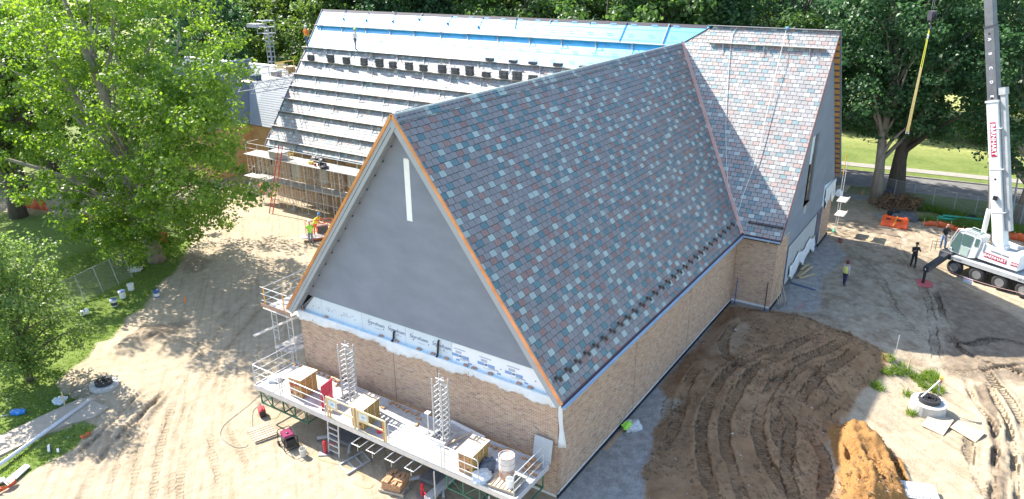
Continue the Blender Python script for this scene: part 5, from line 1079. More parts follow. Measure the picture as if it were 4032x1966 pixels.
a, b, c_ = GT(*z6(655, 1125)), GT(*z6(612, 1075)), GT(*z6(780, 1050)); t = thing('frame_section', 'flat steel ladder frame lying on the sand under the platform', 'frame', gv(a)); u, v = c_-a, b-a
for q in (Vector((0, 0, .06)), v+Vector((0, 0, .06))): MB().bar(q, q+u, .06, .08).build('side_bar', galv, t)
for f in (0, .33, .66, 1): MB().bar(u*f+Vector((0, 0, .05)), u*f+v+Vector((0, 0, .05)), .05, .05).build('cross_bar', galv, t)
# hoses and cords
def cord(frm, pts, r, m, name, label, cat='hose', lift=.015):
    W = [GT(*frm(x, y)) for x, y in pts]; W = smooth_path([(w_.x, w_.y, 0) for w_ in W], 6); mb = MB().tube([Vector((x, y, gz(x, y)+r+lift)) for x, y, _ in W], r, 5); o = mb.build(name, m); return tag(o, label, cat)
hz = mat('hose_grey', (.23, .22, .20), .6); ycord = mat('yellow_cord', (.48, .42, .12), .6)
cord(p5, [(190, 735), (120, 800), (110, 900), (115, 990)], .012, hz, 'air_hose', 'grey hose running from the platform end down to the pallet'); cord(p5, [(190, 640), (80, 740), (-60, 850), (-180, 960), (-200, 1060), (-100, 1150), (30, 1170), (70, 1140)], .012, hz, 'air_hose', 'grey hose looping over the sand left of the pallet')
cord(p5, [(260, 840), (290, 880), (350, 870), (400, 790), (440, 690)], .009, ycord, 'power_cable', 'yellow cord trailing from the red suitcase generator', 'cord'); cord(z6, [(470, 1010), (520, 1050), (640, 1080), (740, 1130), (790, 1180), (760, 1200), (690, 1170)], .009, ycord, 'power_cable', 'yellow cord on the sand under the platform', 'cord')
# ================================================================== scaffolds, roof staging, slate stacks
scaf = mat('scaffold_white', (.62, .62, .60), .5, .12, 4, metal=.15); plank = mat('scaffold_plank', (.52, .47, .41), .9, .18, 2, island=.12, stretch=(3, .6, 3)); plankg = mat('weathered_plank', (.42, .40, .38), .9, .2, 2, island=.15, stretch=(3, .6, 3)); rope = mat('rope_white', (.72, .70, .64), .7); ropy = mat('rope_yellow', (.60, .50, .25), .7); rustm = mat('rusty_steel', (.17, .09, .06), .8, .3, 5)
def frame(parent, x0, x1, y, z0, h, m=scaf):
    mb = MB(); 
    for x in (x0, x1): mb.tube([(x, y, z0), (x, y, z0+h)], .024, 6)
    xa, xb = x0+(x1-x0)*.25, x0+(x1-x0)*.75
    mb.tube([(x0, y, z0+h-.05), (x1, y, z0+h-.05)], .022, 5)
    for k in range(4): z = z0+.35+k*.42; mb.tube([(x0, y, z), (xa, y, z)], .014, 4); mb.tube([(xb, y, z), (x1, y, z)], .014, 4)
    for x in (xa, xb): mb.tube([(x, y, z0+.3), (x, y, z0+h-.05)], .018, 5)
    return mb.build('scaffold_frame', m, parent, world=True)
sc = thing('frame_scaffold', 'two level frame scaffold along the main front wall', 'scaffold', (19.4, 32, 0))
ys_ = [41.7, 40.2, 38.25, 36.4, 34.64, 32.74, 30.7, 28.6, 26.5, 24.4]
for y in ys_:
    frame(sc, 18.75, 20.15, y, .05, 2.05); frame(sc, 18.75, 20.15, y, 2.1, 2.05)
    for x in (18.75, 20.15): MB().bx(x-.12, x+.12, y-.12, y+.12, 0, .04).build('sole_plate', plank, sc, world=True)
    MB().tube([(18.75, y, 4.15), (18.75, y, 5.2)], .022, 5).build('rail_post', scaf, sc, world=True)
for a, b in zip(ys_[:-1], ys_[1:]):
    for z in (.5, 2.6):
        MB().tube([(18.74, a, z), (18.74, b, z+1.2)], .012, 4).build('cross_brace', scaf if b > 34 else rustm, sc, world=True); MB().tube([(18.73, a, z+1.2), (18.73, b, z)], .012, 4).build('cross_brace', scaf, sc, world=True)
    for k in range(5): x = 18.5+.3*k; MB().bx(x, x+.285, b-.15, a+.1 if a > 41 else a-.17, 4.2+.004*k, 4.245+.004*k).build('deck_plank', plank if k % 2 else plankg, sc, world=True)
    for k in range(4): x = 18.72+.3*k; MB().bx(x, x+.285, b-.15, a-.17, 2.12+.004*k, 2.165+.004*k).build('lower_plank', plankg, sc, world=True)
for y in [(a+b)/2 for a, b in zip(ys_[:-1], ys_[1:])]:
    frame(sc, 18.85, 20.05, y, .05, 2.05); frame(sc, 18.85, 20.05, y, 2.1, 2.05)
for z in (1.2, 3.2): MB().tube([(18.73, ys_[0], z), (18.73, ys_[-1], z)], .018, 5).build('ledger', scaf, sc, world=True)
for z in (4.75, 5.18): MB().tube([(18.74, ys_[0], z), (18.74, 27.0, z)], .02, 5).build('guard_rail', scaf, sc, world=True)
MB().tube([(20.1, ys_[0], 5.18), (18.74, ys_[0], 5.18)], .02, 5).build('guard_rail', scaf, sc, world=True)
for k in range(3): MB().bx(18.6+.3*k, 18.88+.3*k, 40.3, 42.3, 2.19, 2.23).build('lower_plank', plank, sc, world=True)
solo(MB().tube([(0, 0, 0), (.5, -1.0, 2.25)], .05, 6), 'grey_prop', scaf, 'grey tube prop leaning under the left end of the scaffold', 'prop', gv((18.16, 42.25)))
# red extension ladder
b0, b1 = G(*s4(435, 870)), G(*s4(468, 878)); tp_ = on(*s4(560, 245), 0, 18.45); d = (b1-b0); lad = thing('extension_ladder', 'red extension ladder leaning on the scaffold', 'ladder', b0); dirv = Vector((tp_.x, tp_.y, tp_.z))-b0
dirv = Vector((18.45, 36.95, 5.6))-b0; fib = mat('fibreglass_red', (.55, .06, .05), .5, .1)
for o_ in (Vector((0, 0, 0)), d): MB().bar(o_, o_+dirv, .035, .08).build('side_rail', fib, lad)
for i in range(17): f = (i+.7)/17.5; MB().bar(dirv*f, dirv*f+d, .035, .035).build('rung', alu, lad)
# things on the scaffold deck
def solo_box(name, label, cat, loc, dim, m, rz=0, bevel=.01): return solo(MB().box((0, 0, dim[2]/2), dim), name, m, label, cat, loc, bevel=bevel, rz=rz)
t = thing('material_crate', 'grey crate with flat lid on the left end of the scaffold deck', 'crate', (19.1, 37.9, 4.27)); MB().box((0, 0, .28), (.9, 1.5, .55)).build('crate_body', mat('crate_grey', (.42, .42, .41), .8), t); MB().box((0, 0, .58), (1.0, 1.6, .05)).build('lid', mat('crate_lid', (.58, .57, .55), .7), t)
bag('black tool bag on the scaffold deck', (19.2, 32.9, 4.27), blk, (.3, .4, .45), 12, 'tool_bag'); bag('black tarpaulin heap against the eave on the scaffold', (19.9, 34.4, 4.27), blk, (.3, .6, .3), 13, 'tarpaulin'); bag('dark jacket dropped at the deck edge', (18.75, 32.2, 4.27), mat('dark_jacket', (.05, .04, .05), .8), (.3, .35, .2), 14, 'jacket')
solo_box('yellow_tool_box', 'yellow tool case on the scaffold deck', 'tool case', (19.1, 34.1, 4.27), (.25, .4, .22), yellow); solo_box('red_tool_box', 'small red tin on the scaffold deck', 'tin', (18.9, 33.4, 4.27), (.15, .15, .2), red)
solo(MB().bar((0, 0, 0), (0, -.35, .9), .05, .05).bar((.4, 0, 0), (.4, -.35, .9), .05, .05).bar((0, -.2, .55), (.4, -.2, .55), .05, .05), 'yellow_bracket', yellow, 'yellow hatch bracket at the ladder head', 'bracket', (18.8, 36.5, 4.27))
# ---- scaffold beside the wing's left wall
s2 = thing('frame_scaffold', 'scaffold tower beside the left side of the gabled wing', 'scaffold', (1, 15.2, 0))
for x in (0.0, 2.1, 4.2, 6.3):
    mbx = MB()
    for z0 in (.05, 2.05):
        mbx = MB()
        for y in (14.55, 16.0): mbx.tube([(x, y, z0), (x, y, z0+2.0)], .024, 6)
        for y in (14.9, 15.65): mbx.tube([(x, y, z0+.3), (x, y, z0+1.95)], .016, 5)
        for k in range(4): mbx.tube([(x, 14.55, z0+.4+k*.42), (x, 14.9, z0+.4+k*.42)], .013, 4); mbx.tube([(x, 15.65, z0+.4+k*.42), (x, 16.0, z0+.4+k*.42)], .013, 4)
        mbx.tube([(x, 14.55, z0+1.95), (x, 16.0, z0+1.95)], .02, 5); mbx.build('scaffold_frame', scaf, s2, world=True)
for k in range(6): y = 14.3+.31*k; MB().bx(-.35, 7.0, y, y+.295, 4.07+.003*k, 4.115+.003*k).build('deck_plank', plank, s2, world=True)
for k in range(4): y = 14.5+.31*k; MB().bx(-.3, 7.0, y, y+.295, 2.06+.003*k, 2.1+.003*k).build('lower_plank', plankg, s2, world=True)
for p_ in ((-.2, 16.1), (-.2, 14.75), (3.0, 16.1)): MB().tube([(*p_, 4.1), (*p_, 5.2)], .03, 6).build('guard_post', mat('orange_yellow', (.72, .38, .04), .5), s2, world=True)
for z in (4.45, 4.8, 5.15):
    MB().tube([(-.2, 16.12, z), (7, 16.12, z)], .018, 5).build('guard_rail', scaf, s2, world=True); MB().tube([(-.22, 16.3, z), (-.22, 14.4, z-.02)], .018, 5).build('guard_rail', scaf, s2, world=True)
MB().bar((-.25, 16.35, 4.22), (-.25, 14.3, 4.22), .04, .16).build('toe_board', mat('toe_board', (.42, .26, .18), .9), s2, world=True)
MB().bar((-.85, 16.45, 2.75), (2.6, 15.2, 3.3), .2, .04).build('spare_plank', plank, s2, world=True)
for a in ((0, 2.1), (2.1, 4.2)): MB().tube([(a[0], 16.0, 2.4), (a[1], 16.0, 3.6)], .012, 4).build('cross_brace', scaf, s2, world=True)
bag('dark bag on the upper deck of the left scaffold', (1.6, 15.6, 4.13), blk, (.25, .3, .35), 15, 'tool_bag'); bucket('red_bucket', 'red bucket on the upper left scaffold deck by the rake', (2.7, 15.9, 4.13), mat('red_bright', (.7, .03, .06)))
bucket('red_bucket', 'larger red bucket on the ground behind the platform end', gv((1.2, 15.0)), red, r=.2, h=.45); bucket('red_bucket', 'red bucket close to the brick wall corner at left', gv((2.6, 14.35)), red, r=.2, h=.42)
t = thing('mixer_engine', 'dark red engine unit standing under the left scaffold', 'engine', gv((-.1, 15.2)), .4); MB().box((0, 0, .3), (.5, .7, .5)).build('housing', mat('dark_red', (.18, .03, .04), .5), t, bevel=.04); MB().box((0, 0, .6), (.4, .5, .12)).build('cover', mat('cover_grey', (.5, .5, .5), .5), t); MB().lathe((.3, 0, .18), [(.18, -.04), (.18, .04)], 12, Matrix.Rotation(math.pi/2, 3, 'Y')).build('wheel', rub, t)
# ---- roof staging
def onroof(px, py):
    d = wray(px, py); t = -(CAM[2]-EZ-K*(CAM[0]-MX0))/(d[2]-K*d[0]); return Vector(CAM+d*t)
jackm = mat('roof_jack', (.33, .35, .37), .5, .2, 4, metal=.4); jackw = mat('jack_wood', (.32, .24, .17), .9)
jm = MB(); jm.bar((0, 0, 0), (-.36, 0, .02), .05, .03); jm.bar((-.34, 0, 0), (-.40, 0, -.38), .05, .025); jm.bar((.02, 0, .08), (-.50, 0, -.61), .045, .012, up=nm); jm.bar((-.05, 0, 0), (-.3, 0, -.30), .03, .03)
jack_me = jm.build('roof_jack', jackm).data; bpy.data.objects.remove(bpy.data.objects['roof_jack'])
rows = [(27.75, 41.45, 8.0, 'top'), (26.40, 41.9, 10.2, 'second'), (25.60, 41.4, 10.0, 'third'), (24.80, 41.8, 10.9, 'fourth'), (24.09, 41.6, 11.6, 'fifth'), (23.35, 41.7, 12.3, 'sixth'), (22.60, 41.7, 13.0, 'seventh'), (21.75, 41.7, 13.9, 'eighth'), (20.98, 41.4, 14.6, 'lowest')]
rr = random.Random(6)
def staging(xr, ya, yb, label, gap=0.0):
    zr = EZ+(xr-MX0)*K; t = thing('roof_staging', label, 'roof staging', (xr, (ya+yb)/2, zr), 0, 'roof staging rows on the main roof'); off = nm*.03
    y = ya
    while y > yb+.5:
        L_ = min(rr.choice((3.6, 4.2, 4.8)), y-yb); MB().bx(xr-.26, xr-.02, y-L_+.02, y, zr+.02+rr.uniform(0, .015), zr+.058+rr.uniform(0, .012)).build('plank', plank if rr.random() < .7 else plankg, t, world=True); y -= L_
    y = ya-.35-rr.uniform(0, .8)
    while y > yb+.2:
        o = link('roof_jack', jack_me, t); o.location = Vector((xr, y, zr))-t.location+off; y -= 2.72+rr.uniform(-.15, .15)
    return t
for i, (xr, ya, yb, nm_) in enumerate(rows): staging(xr, ya, yb, f'{nm_} row of roof staging planks on brackets left of the wing ridge')
pr = onroof(*z4(300, 262)); staging(pr.x, 5.2, -2.35, 'short row of staging planks near the ridge of the right roof')
# stacks of slates on the third and second rows
slst = mat('stacked_slate', (.13, .13, .135), .6, .25, 4, island=.45)
def slate_stack(loc, n, label, seed):
    r_ = random.Random(seed); mb = MB(); z = 0
    for k in range(n):
        for j in range(2): mb.box((-.10+.0*k+r_.uniform(-.012, .012), (-.17 if j else .17)+r_.uniform(-.03, .03)+(.05 if k % 2 else 0), z+.014), (.30, .33, .024), Matrix.Rotation(r_.uniform(-.04, .04), 3, 'Z'))
        z += .030
    o = mb.build('slate_stack', slst); o.location = loc; o.rotation_euler = (0, 0, r_.uniform(-.12, .12)); tag(o, label, 'slates', 'stacks of slates on the roof staging'); return o
onames = ['first', 'second', 'third', 'fourth', 'fifth', 'sixth', 'seventh', 'eighth', 'ninth', 'tenth', 'eleventh', 'twelfth', 'thirteenth', 'fourteenth', 'fifteenth', 'sixteenth']
sy = [39.95, 37.48, 35.62, 33.57, 31.85, 30.38, 28.67, 27.18, 25.3, 24.02, 22.64, 21.1]+[onroof(*z3(x, y)).y for x, y in ((133, 415), (207, 418), (295, 425))]
for i, y in enumerate(sy): slate_stack((25.60-.04, y, EZ+(25.6-MX0)*K+.10), [17, 22, 19, 21, 23, 18, 20, 17, 21, 16, 24, 13, 19, 21, 15][i], f'{onames[i]} slate stack from the left on the third staging row', i)
for i, (x, y) in enumerate(((50, 335), (178, 345), (287, 350), (425, 360), (567, 372))): slate_stack((26.40-.04, onroof(*z3(x, y)).y, EZ+(26.4-MX0)*K+.10), [8, 7, 7, 8, 7][i], f'{onames[i]} low slate stack from the left on the second staging row', 40+i)
# ropes and ridge anchors
def rope_on(pts, label, m=rope, r=.014, frm=z2, lift=.05):
    W = [onroof(*frm(*p))+nm*lift for p in pts]; W = [Vector(p) for p in smooth_path([tuple(p) for p in W], 4)]; o = MB().tube(W, r, 5).build('safety_rope', m); return tag(o, label, 'rope', None)
rope_on([(770, 260), (790, 310), (765, 345), (778, 400)], 'yellow rope over the fourth slate stack', ropy, .016, lift=.25); rope_on([(1185, 330), (1180, 355), (1215, 370), (1222, 400)], 'yellow rope draped over the ninth slate stack', ropy, .016, lift=.3); rope_on([(1225, 365), (1280, 405), (1330, 420)], 'pale rope across the tenth slate stack', rope, .016, lift=.3)
rope_on([(575, 425), (565, 460)], 'short rope tail below the fourth row at left', ropy); rope_on([(1195, 470), (1190, 520)], 'short rope tail below the fourth row at centre', ropy); rope_on([(350, 545), (335, 600)], 'rope tail hanging from the sixth row at left', ropy); rope_on([(550, 500), (540, 530)], 'rope tail hanging from the fifth row', ropy); rope_on([(1120, 560), (1145, 590)], 'rope tail near the wing ridge', ropy)
rope_on([(860, 215), (800, 250), (770, 262)], 'blue slack rope on the underlayment beside the second worker', mat('rope_blue', (.12, .30, .45), .6)); rope_on([(560, 228), (520, 235), (505, 255)], 'slack rope on the underlayment between the two roof workers', mat('rope_blue', (0, 0, 1)))
for i, (a, b) in enumerate((((648, 52), (632, 105)), ((772, 70), (757, 112)), ((920, 68), (902, 118)), ((1068, 75), (1046, 106)), ((1230, 85), (1203, 130)), ((1400, 95), (1372, 150)))):
    A, B_ = onroof(*z2(*a)), onroof(*z2(*b)); t = thing('roof_anchor', f'{onames[i]} blue ridge anchor strap from the left', 'roof anchor', B_, 0, 'ridge anchor straps')
    ab = mat('anchor_blue', (.06, .22, .36), .5); MB().tube([A-B_+nm*.06, nm*.06], .022, 5).build('strap', ab, t); MB().lathe(nm*.05, [(.10, 0), (.10, .05), (.03, .07)], 8, Matrix.Rotation(-.93, 3, 'Y')).build('anchor_ring', ab, t)
for i, (a, b) in enumerate((((188, 100), (180, 158)), ((380, 112), (365, 130)), ((588, 120), (590, 135)), ((795, 125), (745, 245)), ((1028, 135), (985, 250)))):
    A, B_ = onroof(*z3(*a)), onroof(*z3(*b)); t = thing('roof_anchor', f'{onames[i]} ridge strap from the left above the wing ridge', 'roof anchor', B_, 0, 'ridge anchor straps'); MB().tube([A-B_+nm*.05, nm*.05], .024 if i < 4 else .05, 5).build('strap', mat('anchor_blue', (0, 0, 1)) if i < 4 else alu, t)
rope_on([(1400, 150), (1370, 215), (1350, 430), (1338, 700), (1348, 1000), (1378, 1190), (1345, 1245)], 'white safety rope down the right roof beside the copper valley', rope, .016, z3)
W = [onroof(*z4(232, 155))+nm*.05, onroof(*z4(205, 290))+nm*.25, onroof(*z4(150, 520))+nm*.2, onroof(*z4(70, 860))+nm*.15, onroof(*z4(0, 1060))+nm*.1, onroof(*z3(1400, 1190))+nm*.05]
tag(MB().tube([Vector(p) for p in smooth_path([tuple(p) for p in W], 5)], .016, 5).build('safety_rope', rope), 'white safety rope slanting across the sunlit right roof', 'rope')
bag('blue rope bundle at the ridge of the right roof', onroof(*z4(232, 165))+Vector((0, 0, .0)), mat('rope_blue', (0, 0, 1)), (.12, .15, .15), 22, 'rope_bundle')
# ---- mast platform behind the left roof end
_mq = on(1062, 175, 0, 30.4); mxx, myy, mtz = 30.4, _mq.y, on(1010, 112, 0, 30.4).z
mp = thing('mast_climber_platform', 'raised mast platform with yellow gate behind the left roof end', 'work platform', (23.5, 43.4, 0)); dz = 9.9
def MPB(mb, n, m): return mb.build(n, m, mp, world=True)
for k in range(4): MPB(MB().bx(20.6, 27.0, 42.5+.42*k, 42.9+.42*k, dz-.05, dz), 'deck_plank', plank)
for y in (42.45, 44.2):
    for z in (dz-.15, dz-.95): MPB(MB().bar((20.6, y, z), (27.0, y, z), .06, .06), 'truss_chord', galv)
    for i in range(8): MPB(MB().tube([(20.6+i*.8, y, dz-.15 if i % 2 else dz-.95), (21.4+i*.8, y, dz-.95 if i % 2 else dz-.15)], .022, 5), 'truss_brace', galv)
for x in (20.7, 22.8, 24.9, 27.0): MPB(MB().tube([(x, 42.5, dz), (x, 42.5, dz+1.1)], .03, 5), 'rail_post', plank)
for z in (dz+.55, dz+1.05): MPB(MB().tube([(20.7, 42.5, z), (24.9, 42.5, z)], .025, 5), 'guard_rail', plank)
for z in (dz+.1, dz+1.05): MPB(MB().bar((24.9, 44.15, z), (27.0, 44.15, z), .05, .07), 'gate_rail', yellow)
for x in (24.9, 25.9, 27.0): MPB(MB().bar((x, 44.15, dz), (x, 44.15, dz+1.1), .06, .06), 'gate_post', yellow)
MPB(MB().bx(25.0, 25.8, 44.12, 44.14, dz+.5, dz+1.0), 'gate_plate', mat('pale_yellow', (.8, .66, .3), .5))
for sx in (-.25, .25):
    for sy_ in (-.25, .25): MPB(MB().bar((mxx+sx, myy+sy_, 0), (mxx+sx, myy+sy_, mtz), .06, .06), 'mast_leg', galv)
for i in range(int(mtz/.5)-1):
    z = .5+i*.5
    for sy_ in (-.25, .25): MPB(MB().bar((mxx-.25, myy+sy_, z), (mxx+.25, myy+sy_, z), .05, .12), 'mast_rung', galv)
    MPB(MB().bar((mxx-.25, myy-.25, z), (mxx-.25, myy+.25, z), .05, .12), 'mast_rung', galv)
for z in (mtz-.4, mtz+.2, mtz+.8):
    MPB(MB().tube([(mxx-.5, myy-.5, z), (mxx-.5, myy+1.0, z), (mxx+.5, myy+1.0, z), (mxx+.5, myy-.5, z), (mxx-.5, myy-.5, z)], .035, 5), 'cage_rail', galv)
for p_ in ((-.5, -.5), (-.5, 1.0), (.5, -.5), (.5, 1.0)): MPB(MB().tube([(mxx+p_[0], myy+p_[1], mtz-.5), (mxx+p_[0], myy+p_[1], mtz+.9)], .035, 5), 'cage_post', galv)
MPB(MB().bx(mxx-.5, mxx+.5, myy+1.1, myy+2.6, mtz+.1, mtz+.45), 'hoist_roof', mat('hoist_white', (.5, .48, .45), .6))
for i, (x, y, l) in enumerate(((21.8, 43.1, 'dark blue box at the left of the raised platform'), (24.3, 43.4, 'grey mixer box on the raised platform'))): solo_box('tool_box', l, 'box', (x, y, dz+.005), (.6, .8, .45), (navy, steel)[i])
bucket('white_bucket', 'white bucket on the raised mast platform', (25.2, 43.1, dz+.01)); brick_pack('brick stack on the raised mast platform', (25.9, 43.5, dz+.01), (25.9, 44.0, dz+.01), (26.6, 43.5, dz+.01), .6)
for i, (x, l) in enumerate(((25.4, 'left'), (26.3, 'right'))): solo(MB().bx(-.15, .15, -.12, .12, 0, 1.6), 'chimney_pot', mat('terracotta', (.55, .25, .12), .9), f'{l} terracotta pot behind the yellow gate', 'chimney pot', (x, 45.6, dz+.2)) if False else None
# ---- boom lift by the scaffold
lf_ = gv(GT(*s4(930, 1110))); lift = thing('boom_lift', 'orange boom lift basket parked on the sand', 'lift', lf_, -.55); orm = mat('lift_orange', (.62, .13, .06), .5, .12, 4)
for (x, y) in ((-1.0, -.45), (-1.0, .45), (1.0, -.45), (1.0, .45)): MB().tube([(x, y, .25), (x, y, 1.35)], .025, 6).build('basket_post', orm, lift)
for z in (.8, 1.35):
    MB().tube([(-1.0, -.45, z), (1.0, -.45, z), (1.0, .45, z), (-1.0, .45, z), (-1.0, -.45, z)], .022, 6).build('basket_rail', orm, lift)
for x in (-.5, 0, .5): MB().tube([(x, -.45, .25), (x, -.45, 1.35)], .018, 5).build('basket_bar', orm, lift); MB().tube([(x, .45, .25), (x, .45, 1.35)], .018, 5).build('basket_bar', orm, lift)
MB().box((0, 0, .24), (2.05, .95, .06)).build('basket_floor', steel, lift); MB().box((.1, -.5, .85), (.75, .12, .55)).build('control_box', mat('control_dark', (.07, .07, .075), .6), lift); MB().box((.1, -.52, 1.2), (.85, .16, .1)).build('control_cover', mat('control_cover', (.4, .22, .2), .6), lift)
MB().bar((.9, .2, .35), (3.2, .9, .7), .22, .26).build('jib_arm', orm, lift); MB().bar((1.1, -.2, .28), (2.6, .1, .45), .1, .12).build('jib_link', orm, lift); MB().bar((3.2, .9, .7), (6.5, 1.2, 1.4), .3, .34).build('boom', orm, lift)
MB().box((6.5, 1.2, .95), (2.2, 1.6, 1.0)).build('turret', orm, lift, bevel=.08)
for x in (5.6, 7.4):
    for y in (.2, 2.2): MB().lathe((x, y, .42), [(.30, -.14), (.42, -.12), (.42, .12), (.30, .14)], 16, Matrix.Rotation(math.pi/2, 3, 'X')).build('wheel', rub, lift)
MB().bar((-1.0, -.3, .18), (1.2, -.3, .18), .18, .16).build('lower_rail', orm, lift); MB().box((-1.25, 0, .3), (.4, .6, .1)).build('step', white, lift)
# ---- trailer, spool and site clutter by the rear wing
p = gv(GT(*f5(800, 960))); tr_ = thing('site_trailer', 'white and pink canopied trailer beside the scaffold', 'trailer', p, .3); MB().box((0, 0, .75), (2.2, 1.6, .8)).build('trailer_box', mat('trailer_grey', (.45, .43, .40), .7), tr_, bevel=.03); MB().prism([(-1.2, -.9, 1.2), (1.2, -.9, 1.2), (1.2, 0, 1.9), (-1.2, 0, 1.9)], (0, 0, .05)).build('canopy', mat('canopy_pink', (.62, .40, .36), .6), tr_); MB().prism([(-1.2, .9, 1.2), (1.2, .9, 1.2), (1.2, 0, 1.9), (-1.2, 0, 1.9)], (0, 0, .05)).build('canopy', mat('canopy_pink', (1, 0, 0)), tr_)
for x in (-.7, .7): MB().lathe((x, -.85, .35), [(.2, -.08), (.35, -.07), (.35, .07), (.2, .08)], 14, Matrix.Rotation(math.pi/2, 3, 'X')).build('wheel', rub, tr_)
p = gv(GT(*f5(680, 945))); sp_ = thing('cable_spool', 'tan wooden cable spool left of the trailer', 'spool', p, .4); Rx = Matrix.Rotation(math.pi/2, 3, 'X')
for y in (-.4, .4): MB().lathe((0, y, .75), [(.75, -.03), (.75, .03)], 20, Rx).build('flange', plank, sp_)
MB().lathe((0, 0, .75), [(.45, -.38), (.45, .38)], 16, Rx).build('drum', mat('spool_tan', (.5, .4, .28), .9), sp_)
solo_box('orange_barrel', 'orange safety barrel under the left end of the scaffold', 'barrel', gv((20.6, 42.6)), (.45, .45, .95), mat('safety_orange', (.75, .14, .03), .5), bevel=.08)
p = GT(*s4(232, 775)); solo(MB().tube([(0, 0, 0), (-.02, .03, .45)], .06, 7).tube([(0, 0, .25), (.12, -.1, .5)], .04, 6), 'green_standpipe', mat('weathered_green', (.18, .22, .14), .8), 'short green pipe stub standing in the sand', 'pipe', gv(p))
p = GT(*s4(670, 835)); solo_box('concrete_block', 'small grey block lying in the scaffold shadow', 'block', gv(p), (.5, .35, .15), mat('block_grey', (.45, .44, .42), .9), .4)
# ================================================================== people
skinm = mat('skin', (.46, .27, .19), .6, .06); bootm = mat('boots', (.06, .045, .035), .8); hairm = mat('dark_hair', (.03, .02, .015), .7)
def skin_mesh(pts, edges, radii, levels=1):
    me = bpy.data.meshes.new('body'); me.from_pydata([tuple(p) for p in pts], edges, []); o = bpy.data.objects.new('body_tmp', me); COL.objects.link(o)
    md = o.modifiers.new('skin', 'SKIN'); md.use_smooth_shade = True; sv = me.skin_vertices[0].data
    for i, r in enumerate(radii): sv[i].radius = (r, r) if not isinstance(r, tuple) else r; sv[i].use_root = (i == 0)
    ss = o.modifiers.new('sub', 'SUBSURF'); ss.levels = levels; ss.render_levels = levels
    dg = bpy.context.evaluated_depsgraph_get(); m2 = bpy.data.meshes.new_from_object(o.evaluated_get(dg)); bpy.data.objects.remove(o); bpy.data.meshes.remove(me); return m2
def person(label, loc, face, shirt, pants, hat=None, vest=None, armL=None, armR=None, lean=0.0, sitdrop=0.0, step=.10, H_=1.75, sleeve=.25, hair=None, headpitch=0.0, harness=None, extra_bend=0.0):
    """face = heading (radians, +X = 0); arms given as (elbow, wrist) offsets from shoulder in body frame (x forward, y left, z up)"""
    s = H_/1.75; t = thing('person', label, 'person', loc, face)
    lx = lambda z: lean*(max(0, z-.92))+extra_bend*max(0, z-1.1)**1.3
    P = []; E_ = []; Rr = []
    def add(p, r, par=None):
        P.append(Vector(p)*s); Rr.append(tuple(q*s for q in r) if isinstance(r, tuple) else r*s)
        if par is not None: E_.append((par, len(P)-1))
        return len(P)-1
    pel = add((lx(.95), 0, .95), (.155, .115)); ab = add((lx(1.10), 0, 1.10), (.150, .105), pel); ch = add((lx(1.30), 0, 1.30), (.175, .120), ab); nk0 = add((lx(1.44), 0, 1.45), (.10, .085), ch); nk = add((lx(1.52)+.01, 0, 1.53), .058, nk0)
    hx = lx(1.6)+.03+headpitch*.05; hd = add((hx, 0, 1.60), (.075, .085), nk); hd2 = add((hx+.005, 0, 1.68), (.082, .098), hd); add((hx, 0, 1.745), (.055, .065), hd2)
    for sgn, st in ((1, step), (-1, -step)):
        hp = add((lx(.9), sgn*.095, .88), .105, pel); kn = add((st*.55+.03, sgn*.11, .50), .072, hp); an = add((st, sgn*.115, .09), .048, kn); add((st+.08, sgn*.125, .045), (.045, .04), an); add((st+.17, sgn*.13, .035), (.035, .028), len(P)-1)
    hands = []
    for sgn, arm in ((1, armL), (-1, armR)):
        if arm is None: arm = ((-.02, .06, -.29), (.06, .07, -.54))
        sh = add((lx(1.41), sgn*.185, 1.405), .068, ch); S0 = Vector((lx(1.41), sgn*.185, 1.405))
        e = S0+Vector((arm[0][0], sgn*arm[0][1], arm[0][2])); w_ = S0+Vector((arm[1][0], sgn*arm[1][1], arm[1][2])); el = add(e, .046, sh); wr = add(w_, .032, el)
        d = (w_-e).normalized(); pm = add(w_+d*.06, (.038, .022), wr); pend = add(w_+d*.10, (.036, .018), pm); side = d.cross(Vector((0, 0, 1))); side = side.normalized() if side.length > .1 else Vector((0, 1, 0)); side2 = side
        cur = d.cross(side).normalized()
        for k, (o_, l) in enumerate(((-.027, .075), (-.009, .088), (.009, .082), (.027, .065))):
            b_ = w_+d*.10+side2*o_; f1 = add(b_+d*l*.55+cur*.006, .0095, pend); add(b_+d*l+cur*.022, .008, f1)
        th = add(w_+d*.05+side2*(.045)+cur*.01, .011, pm); add(w_+d*.09+side2*.055+cur*.022, .009, th); hands.append((S0*s, e*s, w_*s))
    me = skin_mesh(P, E_, Rr, 1)
    for m in (skinm, shirt, pants, bootm): me.materials.append(m)
    for p in me.polygons:
        c = p.center/s; mi = 1
        armf = 1.0; onarm = False
        for S0, e, w_ in hands:
            S0, e, w_ = S0/s, e/s, w_/s
            dl = min((c-S0.lerp(e, k/4)).length for k in range(5)); dl2 = min((c-e.lerp(w_, k/4)).length for k in range(5)); dh = (c-w_).length
            if min(dl2, dh, (c-(w_+(w_-e).normalized()*.12)).length) < .085 and dl2 <= dl+.02 and abs(c.y) > .15: onarm = True; fr = (c-e).dot((w_-e).normalized())/max((w_-e).length, .01); mi = 0 if fr > (sleeve if sleeve < 1 else .92) else 1
            elif dl < .085 and abs(c.y) > .19: onarm = True; mi = 1
        if not onarm:
            mi = 3 if c.z < .13 else (2 if c.z < .97 else (0 if c.z > 1.50 else 1))
        p.material_index = mi
    link('body', me, t)
    hc = Vector((hx, 0, 1.68))*s; f = MB()
    f.prism([hc+Vector((.085, -.012, -.015))*s, hc+Vector((.085, .012, -.015))*s, hc+Vector((.115, 0, -.03))*s, hc+Vector((.09, 0, .02))*s], Vector((-.02, 0, -.005)))
    f.build('nose', skinm, t)
